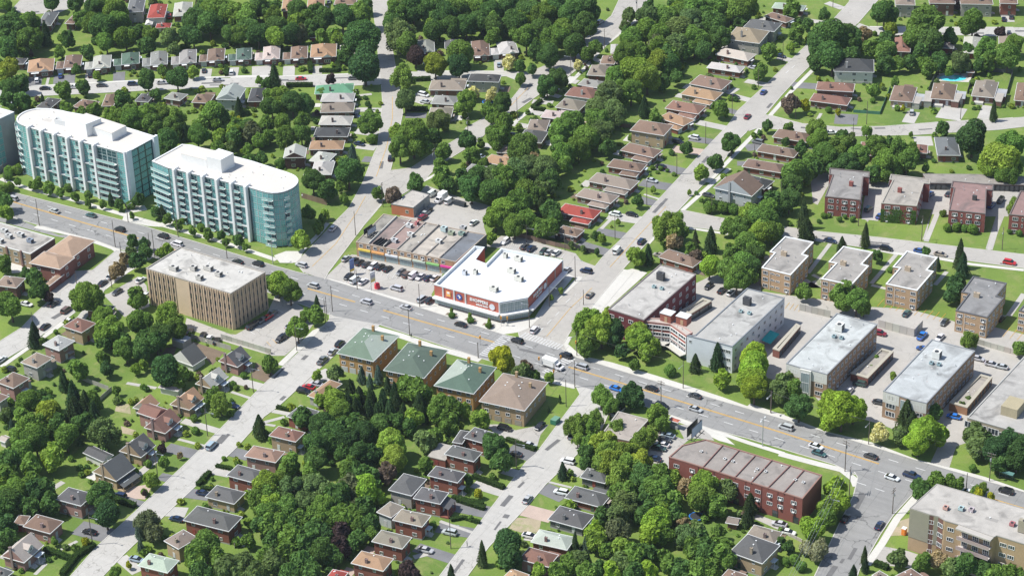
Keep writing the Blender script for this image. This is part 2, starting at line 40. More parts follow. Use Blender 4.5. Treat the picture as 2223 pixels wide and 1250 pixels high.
HOUSES=[(-94.3,-143.9,-0.033,3,3,2.4,'g','pinkpale','white','',21),(-44.4,290.6,0.229,13.8,6.5,3,'h','palegreen','brickr','',5),(-302.9,77.2,0.45,8.2,6.3,3,'h','dark','brick','',0),(-42.5,277.5,-0.189,12,5.7,3,'h','brown','brick','',5),(-57.7,-174.4,0.406,3.5,4.5,3,'h','brown','brickp','',20),(-41.8,260.9,0.127,13.9,9.9,5.5,'h','dark','greyw','',5),(-42.2,248.1,0.176,14.6,14.2,5.5,'h','tan','greyw','',5),(-290.2,79,0.713,10.8,13,3,'h','orange','brick','F',0),(-323.3,118.4,0.514,6.3,15.5,3.5,'h','greyd','brick','',11),(-259.7,51.3,0.261,6.2,10.1,3,'h','dark','brick','',1),(-86.6,213.1,0.53,4,9.6,3,'h','pale','brick','',4),(-39.6,232.6,0.023,15.1,8,3,'h','pinkpale','brickr','',5),(-83.1,201.5,0.395,6,8.5,3,'h','brown','brickr','',4),(-36.8,218.6,0.156,14.5,6.2,3,'h','pale','brickr','',5),(-80.8,190,0.354,8.1,10.6,3,'h','taupe','brick','',4),(-281.1,89,0.677,7.1,13.6,3,'h','brown','brick','FG',0),(-313.4,124.9,0.38,4.1,13,3.5,'h','brown','brick','',11),(-115.5,156.6,0.423,12.9,7.5,5,'h','black','greyw','',3),(-34.6,201.6,0.061,14.4,10.1,3.2,'h','brown','greyw','',5),(-76.3,177.4,0.118,10.2,6.6,3,'h','grey','brick','',4),(-127.1,146.7,0.484,14.6,9.7,3,'h','taupe','brick','',3),(-245.6,58.4,0.208,8.1,7.7,3,'h','brown','brick','',1),(-165.6,120.4,0.583,15.7,8.5,3,'h','green2','brick','',2),(-75,167.5,0.209,12,9.3,3,'h','brownred','white','',4),(-32.6,190.6,0.078,15,8.5,3,'h','orange','tan','K',5),(-159.4,114.6,0.527,13.3,8.1,3,'h','pale','brick','',2),(-62.7,-135.9,-0.079,8.7,4.4,2.8,'g','dark','white','',19),(-119.7,134,0.374,10.2,8.2,3,'h','grey','brick','',3),(-269.9,94.8,0.697,7.4,13.4,3,'h','pale','brick','FG',0),(-72.7,155.5,0.142,10.2,9.6,3,'h','taupe','brick','',4),(-31.7,175.7,0.11,14.3,8.4,3,'h','brownred','brickr','K',5),(-153.3,106.3,0.568,13.4,8.6,3,'h','taupe','brick','',2),(-239.8,66.3,0.568,4.9,11.8,3,'h','brown','brick','',1),(-114.3,123.1,0.488,9.2,9.2,3,'h','taupe','brick','',3),(-71.7,144.2,0.252,13.2,7.2,3,'h','pinkpale','brick','',4),(-29.4,164.1,-0.151,12.7,7,3,'h','orange','brickr','K',5),(-146.5,96.3,0.494,12.8,8.4,3,'h','pale','brick','',2),(-73.8,132.2,0.414,7.8,10.3,3,'h','taupe','brick','',4),(-30.5,146.6,0.153,14,10.3,6,'h','brown','tan','',5),(-261.6,103.5,0.722,7.4,12.2,3,'h','green','brick','FG',0),(-141.2,86.6,0.494,13.5,8.2,3,'h','black','brick','',2),(17.4,172.9,0.156,13.9,8,3,'h','brown','brickr','',6),(-70,122.6,0.294,9.5,10.7,3,'h','dark','brick','',4),(-295.5,146.1,0.641,7,15.2,5.5,'h','greyd','greyw','',11),(-228.7,75.1,0.332,5.7,7.6,3,'h','dark','brick','',1),(-135.7,76,0.532,13.3,8.1,3,'h','orange','brick','',2),(-69,-106.5,0.137,6.2,5.8,2.6,'gv','orange','greyw','',19),(-73.6,108.3,0.43,5.4,8.6,3,'h','taupe','brick','',4),(-283,140,0.584,3.1,5.2,2.2,'g','white','white','',21),(-26.9,132.5,0.037,14.4,7.5,3,'h','brown','brick','K',5),(18.7,158,0.126,15.2,7,3,'h','brown','brickr','',6),(-62.2,-111,0.014,7.4,6.1,5,'g','brownred','brickp','',20),(-139.5,61,0.573,8.3,8.6,5,'g','pale','brickd','',2),(-130.4,66.4,0.209,7.6,8.7,3,'h','pale','brick','',2),(-285.4,148.5,0.617,7.7,15.8,4,'h','red','white','',11),(-251.1,109.9,0.698,7.1,14.5,3,'h','grey','brick','FG',0),(-69.1,97.9,0.08,11.5,7.1,3,'h','orange','brick','',4),(-274.3,139.6,0.585,6.6,5.2,2.5,'h','red','white','',11),(-24.9,118.3,0.163,13.6,7,3,'h','brown','brickr','K',5),(20.3,143.7,0.155,15.3,7.2,3,'h','brown','brickr','',6),(-124.6,58.9,0.523,7.8,11.6,3,'h','pale','brick','',2),(-69.8,87.2,0.15,13.4,7.8,3,'h','grey','brick','',4),(-69.9,-93.5,0.193,7.2,3.8,2.5,'h','pinkpale','white','',19),(-218.4,82.6,0.185,7.4,6.6,3,'h','grey','brick','',1),(-22.4,104.2,0.091,17.5,8,3,'h','taupe','brick','K',5),(-87.1,-68.2,-0.017,4.9,4.3,2.4,'f','palegrey','greyw','',21),(24.7,130,-0.01,9.7,8,3,'h','black','brickr','',6),(-278.6,157.7,0.654,7.9,16,3,'h','pale','brickr','',11),(22.6,118.8,0.048,15.4,10.1,5.5,'gv','brown','bluegrey','',6),(-241.3,117.2,0.689,7.1,14.5,3,'h','grey','brick','FG',0),(-76.9,-76.6,-0.026,9.8,6.7,2.5,'gv','dark','white','',19),(-21.3,90.7,0.068,14.5,7,3,'h','taupe','brick','K',5),(-207.1,86.4,0.41,7.3,8.3,3,'h','brown','brick','',1),(-20.5,76.6,0.121,14.6,7.5,3,'h','red','brick','K',5),(-232,124.7,0.654,7.2,12.9,3,'h','brown','brick','FG',0),(-197.1,92.4,0.43,9.5,11.8,5,'g','bluegrey','bluegrey','',1),(-15.1,61.5,0.052,8.6,5.8,3,'h','brown','brick','',5),(-222,131.2,0.676,6.5,12.1,3,'h','green','brick','FG',0),(-190.2,100.2,0.553,5.8,13.3,3,'h','black','brick','',1),(29.3,63.5,-0.041,14.3,6.9,3,'h','brown','brickr','',6),(-212.4,137.9,0.648,7,13.7,3,'h','pinkpale','brick','FG',0),(-161.9,-71.3,0.287,8.1,7.1,5,'h','tan2','brick','',13),(-238.1,182.6,0.617,5.6,13.3,4,'h','orange','brickr','',12),(-202.2,144.1,0.649,7,12.9,3,'h','brown','brick','FG',0),(-123.6,-67.5,0.344,8.9,4.4,3.5,'h','dark','brick','',13),(-208.6,163.1,0.556,3.5,3,2.2,'g','brown','red','',21),(-230.4,192.8,0.611,7.6,12.5,3.5,'h','orange','brickr','',12),(-193.7,150,0.621,10.9,13.7,3.4,'h','orange','brick','F',0),(-119.5,-82.1,0.011,8.3,7.1,5.3,'h','brownred','tan','',13),(-117.3,-94.6,-0.022,7.6,7.4,5.3,'h','palegrey','brickp','',13),(-218.9,199.7,0.51,9.7,9.7,4,'h','brown','brickr','',12),(-184.5,154.9,0.637,6.5,14.5,3,'h','pinkpale','brick','',0),(-61.7,-71,0.012,7.9,7.1,3.6,'gv','dark','brickp','D',14),(-115.7,-106.7,-0.002,7.2,7.3,5.3,'h','tan2','greyw','',13),(-113.4,-119.9,-0.013,7.3,7.3,5.3,'h','brown','brickp','',13),(-59.9,-84.9,0.042,6.7,8.5,3.4,'gv','pale','tan','D',14),(-24.7,-71.1,-0.015,4.9,11.5,3.4,'h','orange','greyw','',15),(34,-116.4,-0.037,5.3,6.4,4.6,'h','taupe','bluegrey','',20),(-111.2,-130.2,0.018,7.4,4.2,5.3,'h','brown','greyw','',13),(-58.4,-98.9,0.076,7.5,8,3.4,'gv','orange','tan','D',14),(31.2,-103.9,0.126,7.7,9.5,5.2,'h','dark','greyw','',20),(-21.3,-86.9,0.02,7.3,7.3,4,'h','greyd','brickr','',15),(-56,-113.3,0.087,7.9,8.8,3.6,'gv','brownred','brickp','D',14),(-158.9,176.5,0.631,6.9,13,3,'h','grey','brick','F',0),(-16.9,-100.3,0.136,9.4,5.7,5.3,'h','brownred','tan','',15),(34.8,-70.8,0.054,7.7,6.5,5.3,'h','dark','brickr','',16),(28.1,-81.5,0.141,6,8.1,3,'f','flat','brickr','',20),(-53.5,-128.1,0.083,8.2,7.5,3.6,'gv','dark','tan','D',14),(-150,183.7,0.608,6.9,8.9,3,'h','dark','brick','',0),(36,-81.6,0.108,10,5.5,5.3,'h','dark','brickr','',16),(-15.8,-112.7,0.202,10.6,6.2,5.3,'h','brownp','brickp','',15),(29.7,-73.5,0.238,3.1,7,4.6,'h','dark','brick','',20),(-51.4,-141.2,-0.011,9.6,8.4,3.8,'gv','dark','tan','P',14),(-13.7,-123.9,0.117,10.3,6.3,5.2,'h','dark','brickr','',15),(38.2,-93.6,0.13,9.9,5.5,5.3,'h','dark','brickr','',16),(75,-68.6,0.117,8.1,5.4,3,'h','dark','greyd2','',17),(-137,185.6,0.627,7.5,16.1,3,'h','brown','brick','F',0),(-13.8,-134,0.147,9.9,6.6,3.6,'h','dark','tan','',15),(40.5,-105.1,0.187,8.6,6.2,5.2,'h','dark','brickr','P',16),(-50.2,-159.5,0.134,9.1,6.7,5.2,'h','dark','brickp','',14),(78.6,-79.2,0.1,11.7,6.8,2.9,'h','dark','brickr','',17),(-127.4,191.8,0.702,8,12.2,3,'h','pale','brick','FG',0),(80.1,-90.9,0.092,11.2,7.7,3,'h','dark','greyd2','',17),(42.3,-117.4,0.163,9.4,5.9,5.2,'h','taupe','brickr','',16),(-7.4,-147.3,0.156,15.2,7.8,5.2,'h','dark','brickr','',15),(-49.7,-173.6,0.138,9.5,6.6,4,'h','brown','brickp','',14),(-117.1,199.4,0.634,5,10.5,3,'h','grey','brick','',0),(-8.6,-160.1,-0.156,6.3,7.2,5.2,'h','taupe','tan','',15),(43.6,-129.1,0.146,9.7,6,5.2,'h','greyw2','brickr','',16),(81.5,-102.9,0.173,11.1,6.6,2.9,'h','palegrey','brickr','',17),(-45.9,-186.2,0.129,7.9,9.3,3.6,'gv','pinkpale','brickp','D',14),(83.4,-113.4,0.114,9.1,6.3,4,'h','brownred','brickp','',17),(45,-140.4,0.153,10.1,6.3,5.2,'h','orange','brickr','',16),(-6.5,-172.3,0.169,9.6,6.3,5.2,'h','palegreen','brickr','',15),(-43.4,-197.4,0.049,6.1,3.6,4,'h','dark','brick','',14),(39.5,-149.8,0.184,4.6,4.5,4,'h','red','brickr','',16),(82.8,-124.6,0.018,5.7,5.3,4,'h','orange','tan','',17),(120.7,-67.6,0.243,3.6,3.2,2.3,'g','taupe','brick','',21),(134.8,-93.6,0.011,5.8,5.1,4,'h','brown','brick','',18),(134.4,-80.3,-0.025,10.4,10.2,5.2,'h','dark','tan','',18),(132.1,-70.2,0.086,8.7,6.2,3.2,'h','taupe','brick','',18),(15,210.7,0.202,15.4,7.5,3,'h','brownred','brick','',7),(12.2,220.7,0.369,15,8.1,4,'h','brownred','brick','',7),(10.7,240.8,0.446,16.1,13,5.5,'h','black','white','',7),(47.5,176.3,0.412,5,11.8,3,'h','brownred','brick','',10),(168.6,-71.1,-0.287,3,3.1,3,'h','taupe','brick','',18),(16.2,275.6,0.422,7,15.1,3,'h','brownred','brick','',8),(37.9,229.8,0.298,9.1,14.8,3,'h','brown','tan','G2',7),(-1,315.9,0.449,8.5,13,6,'h','taupe','greyw','',9),(175.8,-69.4,-0.381,4.6,7.7,4,'h','brown','brick','',18),(44.9,227.8,0.208,3,6.7,2.4,'f','greyd','greyw','',21),(64.6,186,0.394,6.1,7.3,3,'h','brownred','brick','',10),(47.4,232.9,0.354,3,10.2,2.6,'f','grey','greyw','',21),(12.6,324.4,0.457,11.1,11.3,6,'h','brown','brick','',9),(51,239.7,0.327,9.3,15.5,3,'h','brown','brick','G2',7),(32,285.7,0.401,6.1,9.6,3,'h','dark','brick','',8),(73,192.8,0.495,8.5,15.9,3.2,'h','greyd','brick','',10),(57.7,237.4,0.201,3,8.3,2.6,'f','greyd','brick','',21),(51.6,265.4,0.331,3,3,2.4,'h','brown','brick','',21),(42,289.5,0.371,7.2,17.6,3,'h','pale','brickr','',8),(25.7,331.1,0.458,13.9,12.1,6,'h','brown','greyw','',9),(64.3,250.1,0.28,9,15.7,3,'h','taupe','brick','G2',7),(72.2,245.6,0.249,3,8.2,2.6,'f','brownred','brick','',21),(54.5,296.9,0.404,6.9,17.6,3,'h','taupe','brick','',8),(37.7,338.2,0.424,7.5,11.3,6,'h','brown','brickr','',9),(78.8,254.9,0.313,6.3,17.7,3,'h','brown','brick','',7)]
